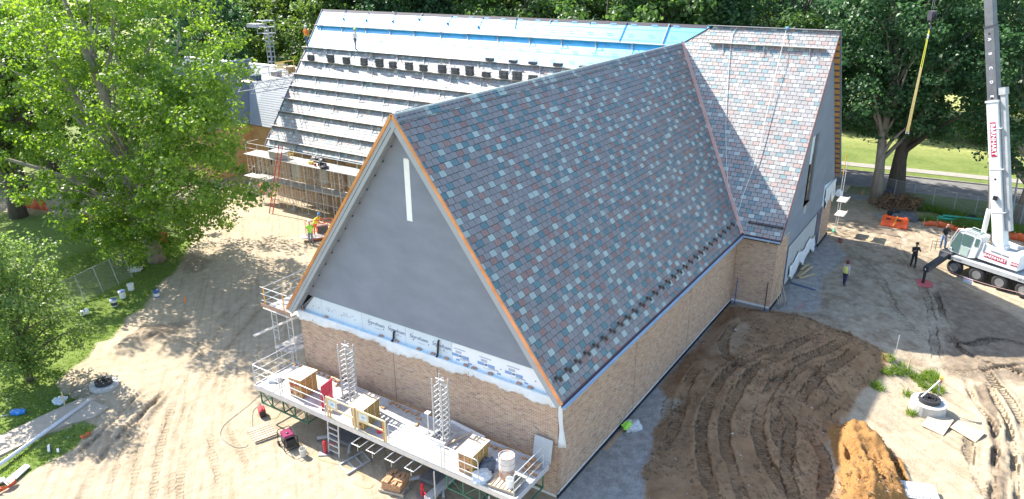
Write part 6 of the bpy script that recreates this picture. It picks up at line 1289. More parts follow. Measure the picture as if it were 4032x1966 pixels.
    for y in (-.033, .033): MB().lathe(hc+Vector((.082, y, .012))*s, [(0, -.008), (.011, 0), (0, .008)], 6).build('eye', mat('eye_dark', (.03, .02, .02), .3), t)
    MB().box(hc+Vector((.085, 0, -.055))*s, (.01, .045, .008)).build('mouth', mat('lip', (.32, .13, .11), .6), t)
    for y in (-.088, .088): MB().box(hc+Vector((-.005, y, -.005))*s, (.03, .015, .05)).build('ear', skinm, t)
    if hair is not None: MB().lathe(hc+Vector((-.015, 0, 0))*s, [(.092*s, -.09*s), (.105*s, 0), (.09*s, .065*s), (.05*s, .095*s), (0, .10*s)], 12).build('hair', hair, t, smooth=True)
    if hat is not None:
        hm, kind = hat
        prof = [(.118, .01), (.120, .05), (.105, .10), (.07, .135), (0, .15)] if kind == 'helmet' else [(.104, .0), (.106, .05), (.09, .09), (.05, .11), (0, .115)]
        hb = MB().lathe(hc+Vector((-.005, 0, .015))*s, [(a*s, b*s) for a, b in prof], 14)
        hb.prism([hc+Vector((.09, -.08, .03))*s, hc+Vector((.09, .08, .03))*s, hc+Vector((.18, .045, .02))*s, hc+Vector((.18, -.045, .02))*s], Vector((0, 0, .008)))
        if kind == 'helmet': hb.lathe(hc+Vector((-.005, 0, .02))*s, [(.118*s, 0), (.135*s, .002), (.135*s, .008), (.118*s, .012)], 14)
        hb.build('hard_hat' if kind == 'helmet' else 'cap', hm, t, smooth=False)
    if vest is not None:
        vm, sm = vest; mb = MB(); rings = []
        for z in (.93, 1.05, 1.18, 1.30, 1.40):
            k = {.93: (.185, .145), 1.05: (.182, .14), 1.18: (.19, .142), 1.30: (.205, .15), 1.40: (.18, .125)}[z]; rings.append([Vector((lx(z)+k[1]*math.cos(a), k[0]*math.sin(a), z))*s for a in np.linspace(0, 2*math.pi, 17)[:-1]])
        vs = [v for r_ in rings for v in r_]; fs = [(i*16+j, i*16+(j+1) % 16, (i+1)*16+(j+1) % 16, (i+1)*16+j) for i in range(4) for j in range(16)]
        vo = mb.add(vs, fs).build('vest', vm, t, smooth=True); vo.modifiers.new('s', 'SOLIDIFY').thickness = .012
        if sm is not None:
            for z in (1.02, 1.20): MB().add([Vector((lx(z)+(.156)*math.cos(a), .205*math.sin(a), z+dz))*s for dz in (-.025, .025) for a in np.linspace(0, 2*math.pi, 17)[:-1]], [(j, (j+1) % 16, 16+(j+1) % 16, 16+j) for j in range(16)]).build('reflective_band', sm, vo)
            for y in (-.1, .1): MB().tube([Vector((lx(z)+x, y, z))*s for x, z in ((.165, 1.02), (.17, 1.25), (.12, 1.42), (0, 1.50), (-.12, 1.42), (-.165, 1.2), (-.16, 1.02))], .022, 4).build('reflective_band', sm, vo)
        else:
            for y in (-.11, .11): MB().tube([Vector((lx(z)+x, y, z))*s for x, z in ((.16, 1.15), (.165, 1.28), (.11, 1.43), (0, 1.49), (-.11, 1.43), (-.16, 1.28))], .035, 5).build('shoulder', vm, vo)
    if harness is not None:
        for y0, y1 in ((-.13, .10), (.13, -.10)): MB().tube([Vector((lx(1.0)-.13, y0, 1.0))*s, Vector((lx(1.2)-.145, (y0+y1)/2, 1.2))*s, Vector((lx(1.4)-.13, y1, 1.42))*s, Vector((lx(1.4), y1, 1.50))*s, Vector((lx(1.3)+.14, y1, 1.3))*s, Vector((lx(1)+.13, y1, 1.0))*s], .018, 4).build('harness_strap', harness, t)
        MB().lathe(Vector((lx(.97), 0, .96))*s, [(.165*s, -.03), (.17*s, 0), (.165*s, .03)], 14).build('tool_belt', harness, t); MB().box(Vector((-.02, -.19, .88))*s, (.14, .08, .18)).build('pouch', harness, t)
    return t
cloth = lambda n, c, **k: mat(n, c, .85, .12, 6, **k)
jean = cloth('denim', (.07, .11, .20)); jeanl = cloth('light_denim', (.16, .27, .46)); jeang = cloth('grey_denim', (.20, .23, .27)); blks = cloth('black_cloth', (.018, .018, .02)); orange = cloth('orange_shirt', (.85, .17, .04)); lime = cloth('lime_shirt', (.42, .85, .10)); limev = cloth('lime_vest', (.62, .85, .06)); whit = cloth('white_shirt', (.70, .68, .66)); lav = cloth('lavender_shirt', (.45, .38, .44)); greyp = cloth('grey_trousers', (.24, .23, .27)); navyp = cloth('navy_trousers', (.025, .035, .09)); silver = mat('reflective', (.75, .68, .62), .3, .05); pinkr = mat('reflective_pink', (.8, .5, .42), .4, .05)
hwhite = mat('hat_white', (.75, .74, .70), .4); hmar = mat('hat_maroon', (.22, .02, .05), .4); hblue = mat('hat_blue', (.04, .20, .50), .4); hlime = mat('hat_lime', (.5, .75, .1), .4); hblack = mat('hat_black', (.03, .03, .03), .5); harn = mat('harness_dark', (.10, .08, .05), .7); harny = mat('harness_yellow', (.55, .42, .03), .7)
camdir = lambda p: math.atan2(CAM[1]-p[1], CAM[0]-p[0])
# on the roof
zr_ = EZ+(26.4-MX0)*K+.10
person('person in orange vest and jeans on the second staging row at the left rake', (26.25, 41.2, zr_), .2, orange, jean, (hwhite, 'helmet'), None, ((.1, .16, -.2), (.25, .3, -.28)), None, .05, step=.16, harness=harny)
p = onroof(*z2(708, 278)); person('person in white shirt and lime hood standing on the second staging row', (26.25, p.y, zr_), -.3, whit, greyp, (hlime, 'helmet'), None, None, ((.1, .05, -.26), (.28, .02, -.42)), .08, step=.08, sleeve=.95, harness=harn)
# by the lift
p = gv(GT(*s4(835, 1168))); person('person in lime shirt and grey jeans seen from behind at the boom lift', p, camdir(p)+math.pi-.2, lime, jeang, (hwhite, 'helmet'), None, ((.18, .08, -.2), (.38, .02, -.2)), ((.18, .08, -.2), (.38, .02, -.22)), .12, step=.05, sleeve=.1, H_=1.8)
p = GT(*s4(880, 1075)); p = gv(p); person('person in orange shirt, lime vest and blue helmet leaning over the boom lift', (p.x, p.y, p.z), camdir(p)+.9, orange, orange, (hblue, 'helmet'), (limev, None), ((.22, .05, -.15), (.42, -.02, -.30)), ((.2, .05, -.18), (.4, 0, -.3)), .5, step=.06, sleeve=.9, extra_bend=.25)
# beyond the sycamore
p = gv(GT(*f5(480, 925))); person('person in orange top and dark trousers near the rear wing', p, .6, orange, navyp, (hwhite, 'helmet'), None, None, None, .05, sleeve=.9)
# right hand side
p = gv(GT(*w2(435, 990))); person('person in maroon hard hat and lime reflective vest standing alone', p, -.55, lav, navyp, (hmar, 'helmet'), (limev, pinkr), None, None, .02, step=.10, H_=1.68, sleeve=.95, hair=hairm)
p = gv(GT(*w2(1410, 720))); person('person in black clothes and cap holding a paper near the outrigger', p, camdir(p)+.5, blks, blks, (hblack, 'cap'), None, ((.08, .10, -.26), (.26, .0, -.16)), ((.10, .08, -.25), (.28, .02, -.12)), .0, step=.06, H_=1.78, sleeve=.3)
# ================================================================== truck crane
T1, T3 = GT(*c1(632, 835)), GT(*c1(1090, 1000)); cu = (T3-T1); cu.z = 0; cu.normalize(); cn = Vector((-cu.y, cu.x, 0)); cn = cn if cn.x > 0 else -cn
CZ = low(T1.x, T1.y); CO = Vector((T1.x, T1.y, CZ))-cu*.05
crw = mat('crane_white', (.72, .73, .72), .35, .05, 2); crd = mat('crane_dark', (.055, .058, .065), .4, .2, 3); crg = mat('crane_deck_grey', (.42, .43, .43), .6, .15, 3); boomd = mat('boom_grey', (.13, .135, .145), .45, .25, 2); rim = mat('wheel_rim', (.38, .38, .38), .35, .1, 3, metal=.6); glass = mat('cab_glass', (.10, .17, .155), .06, .05, 1); redl = mat('red_logo', (.42, .02, .06), .5, .05); txw = mat('white_letter', (.85, .85, .85), .6, .02); txd = mat('dark_letter', (.05, .05, .06), .6, .02)
crane = thing('truck_crane', 'white truck mounted telescopic crane with red logo panels', 'crane', CO); CR = Matrix((cu, cn, Vector((0, 0, 1)))).transposed()
def cp(u, v, z): return cu*u+cn*v+Vector((0, 0, z))
def cbox(u0, u1, v0, v1, z0, z1, name, m, **k): return MB().box(cp((u0+u1)/2, (v0+v1)/2, (z0+z1)/2), (abs(u1-u0), abs(v1-v0), abs(z1-z0)), CR).build(name, m, crane, **k)
cbox(-.75, 9.2, -.02, 2.5, 1.12, 1.30, 'carrier_deck', crg, bevel=.02); cbox(-.6, 9.0, .75, 1.75, .6, 1.11, 'chassis', crd); cbox(-.74, 9.2, -.035, -.02, 1.02, 1.30, 'deck_skirt', crg)
for i, uu in enumerate((0.0, 1.5, 2.95, 4.4, 6.3, 7.6)):
    for v in (.16, 2.3):
        w_ = MB().lathe(cp(uu, v, .52), [(.27, -.14), (.40, -.15), (.50, -.12), (.52, -.06), (.52, .06), (.50, .12), (.40, .15), (.27, .14)], 22, CR @ Matrix.Rotation(math.pi/2, 3, 'X')).build('wheel', rub, crane, smooth=True)
        dual = i in (1, 2); dep = .09 if dual else -.02
        MB().lathe(cp(uu, v, .52), [(.285, .15), (.27, .10), (.25, .10-dep), (.12, .06-dep), (.11, .15-dep), (.0, .16-dep)], 18, CR @ Matrix.Rotation(math.pi/2, 3, 'X')).build('rim', rim, w_)
        for k in range(8): a = k*math.pi/4; MB().box(cp(uu+.19*math.cos(a), v-.085+dep, .52+.19*math.sin(a)), (.055, .03, .055), CR).build('rim_hole', blk, w_) if v < 1 else None
# outrigger: box, beam, leg and pad
pad = GT(*c1(335, 920)); pad.z = low(pad.x, pad.y); pd = pad-CO; pu, pv = pd.dot(cu), pd.dot(cn)
cbox(-1.15, -.3, -.05, 2.5, .95, 1.42, 'outrigger_box', crd, bevel=.02)
MB().bar(cp(-.75, .5, 1.18), cp(pu, pv, 1.18), .34, .36).build('outrigger_beam', crd, crane); MB().bar(cp(pu, pv, 1.36), cp(pu, pv, .12), .17, .17).build('outrigger_leg', blk, crane)
MB().lathe(cp(pu, pv, 0), [(.32, .09), (.30, .11), (.07, .16)], 18).build('outrigger_foot', mat('foot_steel', (.22, .23, .24), .5, .2), crane)
MB().box(cp(pu-.0, pv-.09, 1.22), (.1, .01, .12), CR).build('outrigger_label', txw, crane)
solo(MB().lathe((0, 0, 0), [(.62, .0), (.62, .055), (.60, .06), (.0, .06)], 28), 'outrigger_pad', mat('pad_red', (.55, .12, .12), .7, .15), 'round red ground pad under the crane outrigger foot', 'pad', Vector((pad.x, pad.y, gz(pad.x, pad.y)+.0)))
for v in (.2, .75): MB().tube([cp(-1.2, v, 1.42), cp(-1.2, v, 1.95), cp(-1.75, v-.2, 1.9), cp(-1.75, v-.2, 1.15)], .018, 6).build('hand_rail', blk, crane)
for z in (1.5, 1.7, 1.9): MB().tube([cp(-1.2, .2, z), cp(-1.75, .0, z-.05)], .012, 5).build('step_bar', blk, crane)
cbox(-1.1, -.6, 1.2, 2.2, 1.42, 1.6, 'tool_tray', blk); cbox(-.6, -.2, 1.0, 2.3, 1.3, 1.75, 'winch_box', crd)
# turntable, cab, house
MB().lathe(cp(2.0, 1.25, 0), [(.75, 1.29), (.75, 1.5)], 20).build('turntable', crd, crane)
cab_pr = [(-.50, 1.45), (.62, 1.38), (1.05, 1.5), (1.20, 2.35), (1.25, 3.02), (.0, 3.12), (-.28, 3.05), (-.72, 1.85)]
ca = MB().prism([cp(u, .22, z) for u, z in cab_pr], cn*.95).build('cab_body', crw, crane, bevel=.03)
MB().prism([cp(u, .205, z) for u, z in ((-.62, 1.9), (-.42, 1.55), (-.05, 1.5), (-.02, 2.9), (-.24, 2.95))], -cn*.012).build('windscreen_side', glass, crane)
MB().prism([cp(u, .205, z) for u, z in ((.05, 2.15), (.62, 2.15), (.72, 2.9), (.05, 2.95))], -cn*.012).build('door_window', glass, crane); MB().prism([cp(u, .205, z) for u, z in ((.05, 1.5), (.55, 1.48), (.62, 2.05), (.05, 2.08))], -cn*.012).build('door_panel', mat('door_green', (.42, .52, .46), .25, .05), crane)
MB().prism([cp(u, .205, z) for u, z in ((.85, 2.3), (1.1, 2.35), (1.14, 2.85), (.88, 2.85))], -cn*.012).build('quarter_window', glass, crane)
MB().prism([cp(-.74, .3, 1.9), cp(-.30, .3, 3.02), cp(-.30, 1.08, 3.02), cp(-.74, 1.08, 1.9)], -cu*.012).build('windscreen', glass, crane); MB().prism([cp(.1, .3, 3.12), cp(.95, .3, 3.06), cp(.95, 1.05, 3.06), cp(.1, 1.05, 3.12)], (0, 0, .02)).build('roof_glass', glass, crane)
MB().tube([cp(-.80, .18, 1.9), cp(-.34, .18, 3.15), cp(0, .18, 3.24), cp(1.0, .18, 3.16), cp(1.25, .18, 2.85), cp(1.2, .18, 2.3)], .025, 6).build('cab_guard', crw, crane); MB().tube([cp(-.80, .18, 1.9), cp(-.70, .18, 1.62), cp(-.45, .18, 1.5)], .022, 6).build('cab_guard', crw, crane); MB().tube([cp(-.66, .17, 1.62), cp(-.62, .17, 1.75), cp(-.5, .17, 1.75), cp(-.5, .17, 1.6)], .018, 6).build('grab_handle', crw, crane)
for v in (.35, 1.0): MB().tube([cp(.1, v, 3.14), cp(.15, v, 3.27), cp(.95, v, 3.2), cp(1.0, v, 3.08)], .02, 6).build('roof_rail', crw, crane)
MB().prism([cp(u, .28, z) for u, z in ((1.15, 1.55), (3.15, 1.50), (3.15, 2.48), (2.6, 2.42), (1.9, 2.62), (1.35, 2.75), (1.15, 2.3))], cn*.10).build('house_side', crw, crane); MB().prism([cp(u, 2.1, z) for u, z in ((1.15, 1.55), (3.15, 1.50), (3.15, 2.48), (1.9, 2.62), (1.35, 2.75))], cn*.10).build('house_side', crw, crane)
cbox(1.2, 3.1, .38, 2.1, 1.5, 1.75, 'house_floor', crg); MB().prism([cp(3.15, .25, 1.50), cp(3.15, 2.35, 1.50), cp(3.15, 2.35, 2.6), cp(3.15, .25, 2.5)], cu*.55).build('counterweight', crw, crane, bevel=.03); cbox(2.2, 3.1, .8, 1.7, 1.76, 2.35, 'winch', crg)
plq = MB().prism([cp(u, .275, z) for u, z in ((1.55, 2.12), (2.95, 2.02), (2.95, 1.72), (1.55, 1.80))], -cn*.01).build('logo_panel', redl, crane); text('logo_lettering', 'BARNHART', .265, txw, CO+cp(2.25, .26, 1.915), cu-Vector((0, 0, .06)), (0, 0, 1), crane, .002, .006)
text('logo_lettering', 'NATIONAL CRANE', .13, txd, CO+cp(2.45, .27, 2.27), cu-Vector((0, 0, .06)), (0, 0, 1), crane, .002, .002)
rearp = MB().prism([cp(3.705, v, z) for v, z in ((.35, 1.62), (2.2, 1.62), (2.2, 1.95), (.35, 1.95))], cu*.01).build('logo_panel', redl, crane) if False else None
# the counterweight's near side also carries the logo
MB().prism([cp(u, .245, z) for u, z in ((3.2, 1.78), (3.68, 1.78), (3.68, 2.02), (3.2, 2.02))], -cn*.008).build('logo_panel', redl, crane); text('logo_lettering', 'BARN', .19, txw, CO+cp(3.44, .232, 1.9), cu, (0, 0, 1), crane, .002, .004)
text('deck_lettering', 'NO LOAD', .16, txd, CO+cp(.05, -.04, 1.16), cu, (0, 0, 1), crane, .002, .003); text('deck_lettering', 'NO LOAD', .16, txd, CO+cp(4.35, -.04, 1.16), cu, (0, 0, 1), crane, .002, .003)
# boom
ld = Vector((0, 0, 1))*15.1-cu*4.05; ld.normalize(); bw = cn; bt = ld.cross(bw)      # boom axis, width, thickness
bb0 = cp(2.0, 1.25, 2.3)
def boom(l0, l1, wd, th, name, m, side=0.0, **k):
    a = bb0+ld*l0+bt*side; b = bb0+ld*l1+bt*side; q = []
    for e in (a, b):
        for i, j in ((-1, -1), (1, -1), (1, 1), (-1, 1)): q.append(e+bw*(i*wd/2)+bt*(j*th/2))
    return MB().add(q, [(3, 2, 1, 0), (4, 5, 6, 7), (0, 1, 5, 4), (1, 2, 6, 5), (2, 3, 7, 6), (3, 0, 4, 7)]).build(name, m, crane, **k)
s_near = -1 if (CR.col[1].dot(Vector(CAM)-CO)) < 0 else 1
tsg = 1 if bt.dot(cu) > 0 else -1
b_main = boom(-.4, 9.55, .62, .72, 'boom_base_section', crw, bevel=.04); boom(9.5, 9.62, .70, .80, 'boom_collar', crw); boom(9.55, 14.2, .54, .62, 'boom_second_section', boomd, bevel=.03); boom(14.15, 14.24, .60, .68, 'boom_collar', crd); boom(14.2, 20.5, .47, .54, 'boom_third_section', boomd, bevel=.03); boom(20.5, 29.5, .40, .46, 'boom_fourth_section', boomd)
boom(1.2, 10.2, .34, .30, 'stowed_jib', crg, side=tsg*.58); boom(9.9, 10.35, .44, .42, 'jib_end', crg, side=tsg*.56)
for l in (2.4, 5.2, 7.8): boom(l, l+.06, .66, .86, 'jib_clamp', crw, side=tsg*.1)
MB().bar(cp(2.05, 1.25, 1.7), cp(2.0, 1.25, 2.6), .5, .8, up=cu).build('boom_foot', crw, crane)
MB().tube([cp(.75, 1.25, 1.6), bb0+ld*2.6-bt*tsg*.62], .15, 12).build('lift_cylinder', crw, crane); MB().tube([bb0+ld*2.6-bt*tsg*.62, bb0+ld*6.2-bt*tsg*.38], .075, 10).build('cylinder_rod', mat('chrome', (.55, .56, .57), .15, .03, metal=.9), crane)
fc = lambda l, s_: CO+bb0+ld*l+bt*s_-bw*.32
lp = MB().prism([bb0+ld*6.05-bw*.316+bt*(-.17), bb0+ld*8.25-bw*.316+bt*(-.17), bb0+ld*8.25-bw*.316+bt*.17, bb0+ld*6.05-bw*.316+bt*.17], -bw*.01).build('logo_panel', redl, crane)
text('logo_lettering', 'BARNHART', .39, txw, CO+bb0+ld*7.15-bw*.33, -ld, (-bw).cross(-ld), crane, .002, .008)
for i, ch in enumerate('ABCDE'):
    l = 13.4-i*.88; ux = -ld; uy = (-bw).cross(-ld)
    text('boom_mark', ch, .26, txw, CO+bb0+ld*l-bw*.275, ux, uy, crane, .002, .008)
for l in (13.75, 9.75, 4.6): MB().lathe(bb0+ld*l-bw*(.272 if l > 9.5 else .312), [(.07, 0), (.07, .006)], 12, Matrix.Rotation(0, 3, 'Z') @ (-bw).to_track_quat('Z', 'Y').to_matrix()).build('boom_port', blk, crane)
MB().box(bb0+ld*3.4-bw*.40, (.22, .16, .26), CR).build('work_light', blk, crane)
# load line, hook block, sling
hk = onpl(*(3670, 62), CO+cn*1.25, cn)
tipz = bb0+ld*29.3; MB().tube([CO+tipz-CO, Vector((hk.x, hk.y, hk.z+.4))-CO+Vector((.06, 0, 0))], .012, 4).build('load_line', steel, crane); MB().tube([tipz+cu*.15, Vector((hk.x, hk.y, hk.z+.4))-CO-cu*.12], .012, 4).build('load_line', steel, crane)
hb = thing('hook_block', 'dark steel crane hook block hanging on the load line', 'hook', hk); hbm = mat('hook_dark', (.05, .045, .06), .5, .2, 5)
for v in (-.13, .13): MB().lathe(cn*v, [(.17, -.05), (.23, -.04), (.23, .04), (.17, .05)], 18, CR @ Matrix.Rotation(math.pi/2, 3, 'X')).build('sheave', hbm, hb)
for v in (-.22, 0, .22): MB().box(cn*v, (.32, .03, .62), CR).build('cheek_plate', hbm, hb, bevel=.05)
MB().tube([Vector((0, 0, -.4)), Vector((0, 0, -.6)), cu*.12+Vector((0, 0, -.75)), cu*.05+Vector((0, 0, -.92)), -cu*.1+Vector((0, 0, -.85))], [.05, .05, .06, .05, .02], 8).build('hook', hbm, hb)
se = onpl(*(3573, 520), CO+cn*1.25, cn); st_ = Vector((hk.x, hk.y, hk.z-.85)); sg_ = thing('lifting_sling', 'long yellow webbing slings hanging from the crane hook', 'sling', se); slm = mat('sling_yellow', (.55, .55, .06), .7, .1, 3); slo = mat('sling_gold', (.42, .33, .10), .8, .2, 8)
mid = st_.lerp(se, .36)
for k, o_ in enumerate((-.06, .06)): MB().bar(st_-se+cu*o_*.4, mid-se+cu*o_, .04, .02, up=cn).build('yellow_web', slm, sg_)
for k, o_ in enumerate((-.06, -.02, .02, .06)): MB().bar(mid-se+cu*o_, cu*o_*1.6, .033, .03, up=cn).build('gold_web', slo if k % 2 else mat('sling_tan', (.50, .42, .22), .8), sg_)
for o_ in (-.12, .05): MB().tube([cu*o_+Vector((0, 0, .05)), cu*o_+Vector((0, 0, -.12)), cu*(o_+.08)+Vector((0, 0, -.12)), cu*(o_+.08)], .018, 5).build('shackle', alu, sg_)
MB().box(st_-se+Vector((0, 0, -.5)), (.1, .1, .25)).build('tag', txw, sg_)
# operator helmet glimpsed in the cab is left to the glass; person on the outrigger box
mp_ = onpl(*c1(515, 612), CO+cn*.45, cn); person('bald person in black shirt and light jeans standing on the crane outrigger box', CO+cp((mp_-CO).dot(cu), .45, 1.42), camdir(CO)+.7, blks, jeanl, None, None, ((.05, .10, -.26), (.22, .02, -.44)), ((.05, .10, -.26), (.22, .02, -.44)), .10, step=.07, H_=1.78, sleeve=.05, headpitch=.6)
# barrier rope with sign in front of the wheels
ra, rb = onpl(*c1(375, 715), CO-cn*.6, cn), onpl(*c1(1336, 1000), CO-cn*.6, cn); rl = thing('barrier_line', 'pink barrier line with hanging sign in front of the crane wheels', 'barrier line', (ra.x, ra.y, ra.z)); mb = MB(); q = [ra.lerp(rb, t_)-ra+Vector((0, 0, -.25*math.sin(math.pi*t_*.8))) for t_ in np.linspace(0, 1.25, 12)]
MB().tube(q, .014, 5).build('line', mat('pink_line', (.55, .33, .30), .7), rl); sc_ = onpl(*c1(780, 893), CO-cn*.62, cn)-ra; MB().box(sc_, (.58, .02, .34), CR).build('sign', mat('sign_face', (.50, .60, .70), .6, .1, 8), rl); MB().box(sc_-cn*.012+Vector((0, 0, .1)), (.5, .006, .06), CR).build('sign_band', mat('sign_red', (.45, .10, .12), .6), rl)
# ================================================================== fence, barrier and clutter on the right
fz = mat('fence_galv', (.38, .40, .41), .5, .1, 4, metal=.3)
def meshmat(name, scale=9.0, wire=.10, col=(.36, .38, .38)):
    m = bpy.data.materials.new(name); m.use_nodes = True; nt = m.node_tree; L = nt.links.new; b = nt.nodes['Principled BSDF']; b.inputs['Base Color'].default_value = (*col, 1); b.inputs['Roughness'].default_value = .5
    uv = _nn(nt, 'ShaderNodeUVMap'); sx = _nn(nt, 'ShaderNodeSeparateXYZ'); L(uv.outputs[0], sx.inputs[0]); outs = []
    for op in ('ADD', 'SUBTRACT'):
        a = _nn(nt, 'ShaderNodeMath', operation=op); L(sx.outputs[0], a.inputs[0]); L(sx.outputs[1], a.inputs[1]); s_ = _nn(nt, 'ShaderNodeMath', operation='MULTIPLY'); L(a.outputs[0], s_.inputs[0]); s_.inputs[1].default_value = scale
        f_ = _nn(nt, 'ShaderNodeMath', operation='FRACT'); L(s_.outputs[0], f_.inputs[0]); l_ = _nn(nt, 'ShaderNodeMath', operation='LESS_THAN'); L(f_.outputs[0], l_.inputs[0]); l_.inputs[1].default_value = wire; outs.append(l_.outputs[0])
    mx = _nn(nt, 'ShaderNodeMath', operation='MAXIMUM'); L(outs[0], mx.inputs[0]); L(outs[1], mx.inputs[1]); L(mx.outputs[0], b.inputs['Alpha']); return m
chain = meshmat('chain_link')
def chainfence(label, pts, h, name='chain_link_fence', lean=Vector((0, 0, 0)), m=chain, posts=True, mid=False):
    t = thing(name, label, 'fence', pts[0]); P0 = Vector(pts[0])
    for i, p in enumerate(pts):
        p = Vector(p)-P0
        if posts: MB().tube([p, p+Vector((0, 0, h))+lean], .028, 6).build('post', fz, t)
    for a, b in zip(pts[:-1], pts[1:]):
        a = Vector(a)-P0; b = Vector(b)-P0; up = Vector((0, 0, h))+lean; MB().tube([a+up, b+up], .018, 5).build('top_rail', fz, t)
        me = bpy.data.meshes.new('mesh_panel'); me.from_pydata([a+up*.03, b+up*.03, b+up, a+up], [], [(0, 1, 2, 3)]); uvl = me.uv_layers.new(); L_ = (b-a).length
        for k, uv in enumerate(((0, 0), (L_, 0), (L_, h), (0, h))): uvl.data[k].uv = uv
        me.materials.append(m); link('mesh_panel', me, t)
    return t
fp = [G(*r2(1010, 640)), G(*r2(1190, 660)), G(*r2(1360, 700)), G(*r2(1570, 750)), G(*r2(1800, 800)), G(*r2(2030, 850))]; fd = (fp[5]-fp[2])/3.0; fp = [fp[2]-fd*2, fp[2]-fd*1.0]+fp[2:]+[fp[5]+fd*k for k in (1, 2, 3)]
chainfence('grey chain link fence along the pavement behind the crane', [Vector((p.x, p.y, 0)) for p in fp], 1.75)
def barrier(label, a, b):
    a, b = Vector(a), Vector(b); d = b-a; L_ = d.length; t = thing('water_barrier', label, 'barrier', a.lerp(b, .5), math.atan2(d.y, d.x)); om = mat('barrier_orange', (.72, .10, .02), .5, .1, 3)
    prof = [(-.28, 0), (.28, 0), (.28, .12), (.13, .42), (.10, .82), (-.10, .82), (-.13, .42), (-.28, .12)]
    MB().prism([(-L_/2, y, z) for y, z in prof], (L_, 0, 0)).build('barrier_body', om, t, bevel=.02)
    for x in (-.45, .3):
        for y in (-.125, .125): MB().box((x, y*1.0, .62), (.34, .05, .10)).build('fork_slot', blk, t)
    for x in (-L_/2+.2, L_/2-.2): MB().box((x, 0, .86), (.2, .16, .08)).build('lug', om, t)
    MB().tube([(0, -.3, .15), (.05, -.20, .45), (.1, -.15, .80), (.12, .1, .86)], .035, 5).build('yellow_strap', mat('strap_yellow', (.55, .38, .06), .7), t)
    for x in (-L_/2+.3, 0, L_/2-.3): MB().box((x, -.275, .06), (.16, .03, .08)).build('foot_notch', mat('barrier_dark', (.4, .05, .01), .6), t)
    return t
barrier('bright orange plastic water barrier near the brush pile', GT(*r2(1020, 925)), GT(*r2(1300, 980)))
om2 = mat('orange_mesh_fence', (.62, .13, .045), .7, .2, 3, bump=.4, bscale=10)
def orange_fence(label, pts, h=.9, slump=.5, stakes=True):
    t = thing('orange_safety_fence', label, 'fence', pts[0]); P0 = Vector(pts[0]); pts = [Vector(p)-P0 for p in pts]; r_ = random.Random(len(label)); vs = []; fs = []; n = 0
    P = [Vector(p) for p in smooth_path([tuple(p) for p in pts], 6)]
    for i, p in enumerate(P):
        hh = h*(1-slump*.7*(.5+.5*math.sin(i*.45+1)*math.sin(i*1.7+r_.random()))-.1*r_.random()); off = Vector((math.sin(i*1.3)*.08, math.cos(i*1.7)*.1, 0)); vs += [p+Vector((0, 0, .02)), p+off*.6+Vector((0, 0, hh*.5)), p+off*1.6+Vector((0, 0, hh))]
    for i in range(len(P)-1):
        for k in range(2): fs.append((i*3+k, i*3+3+k, i*3+4+k, i*3+1+k))
    o = MB().add(vs, fs).build('mesh_sheet', om2, t, smooth=True); o.modifiers.new('s', 'SOLIDIFY').thickness = .008
    if stakes:
        for p in pts: MB().tube([p+Vector((0, 0, -.1)), p+Vector((0, 0, h*1.1))], .022, 5).build('stake', palw, t)
    return t
orange_fence('sagging orange mesh fence behind the crane cab', [GT(*r2(1480, 940)), GT(*r2(1620, 950)), GT(*r2(1770, 980)), GT(*r2(1900, 1030))], .6, .6); orange_fence('orange mesh fence right of the crane boom', [GT(*r2(2420, 1085)), GT(*r2(2500, 1100)), GT(*r2(2600, 1120)), GT(*r2(2700, 1140))], .7, .4, False)
gpm = mat('green_pipe', (.03, .38, .26), .45, .1, 3)
for i, (a, b, z) in enumerate((((1620, 865), (2170, 925), 0), ((1640, 850), (2100, 900), 0), ((1690, 860), (2190, 915), .15))):
    A, B_ = GT(*r2(*a)), GT(*r2(*b)); solo(MB().tube([(0, 0, .1), B_-A+Vector((0, 0, .1))], .10, 10), 'sewer_pipe', gpm, ['front green plastic pipe lying in the rough grass', 'rear green plastic pipe lying in the rough grass', 'green plastic pipe on top of the two others'][i], 'pipe', A+Vector((0, 0, z)), smooth=True)
bag('dark plastic heap beside the green pipes', GT(*r2(2000, 880)), blk, (.4, .5, .3), 31, 'plastic_heap'); bag('grey tarpaulin heap behind the orange barrier', GT(*r2(1290, 860)), mat('tarp_grey', (.12, .12, .13), .6, .3, 3), (.8, .9, .35), 32, 'tarpaulin'); bag('black plastic with yellow sack behind the orange barrier', GT(*r2(1170, 830)), blk, (.5, .6, .35), 33, 'plastic_heap')
def flat(label, name, cat, fr, pts, th, m, z=.0, use=GT):
    P = [use(*fr(*p)) for p in pts]; P0 = P[0]; zz_ = max(gz(p.x, p.y) for p in P); o = MB().prism([(p.x-P0.x, p.y-P0.y, 0) for p in P], (0, 0, th)).build(name, m); o.location = (P0.x, P0.y, zz_+z); return tag(o, label, cat)
flat('long dark plywood sheet on the dirt in front of the barrier', 'plywood_sheet', 'plywood', r2, [(850, 960), (1160, 1010), (1235, 1070), (870, 1015)], .025, mat('old_ply', (.19, .145, .105), .9, .2, 2)); flat('pale plywood sheet on the verge behind the gable', 'plywood_sheet', 'plywood', r2, [(545, 495), (690, 505), (640, 575), (520, 565)], .03, mat('pale_ply', (.50, .42, .31), .9)); flat('small orange board on the verge beside the trunk', 'board', 'board', r2, [(815, 550), (845, 552), (825, 605), (795, 600)], .03, mat('board_orange', (.50, .30, .13), .9)); flat('green grey sheet beside the brush pile', 'sheet', 'sheet', r2, [(950, 815), (1105, 805), (1060, 850), (1000, 870)], .03, mat('green_sheet', (.22, .26, .22), .8)); flat('thin white board lying near the fence foot', 'board', 'board', r2, [(1680, 810), (1780, 812), (1780, 822), (1690, 820)], .03, white); flat('small white paper on the dirt beyond the person in black', 'paper', 'paper', w2, [(1275, 345), (1310, 345), (1312, 360), (1280, 362)], .01, white)
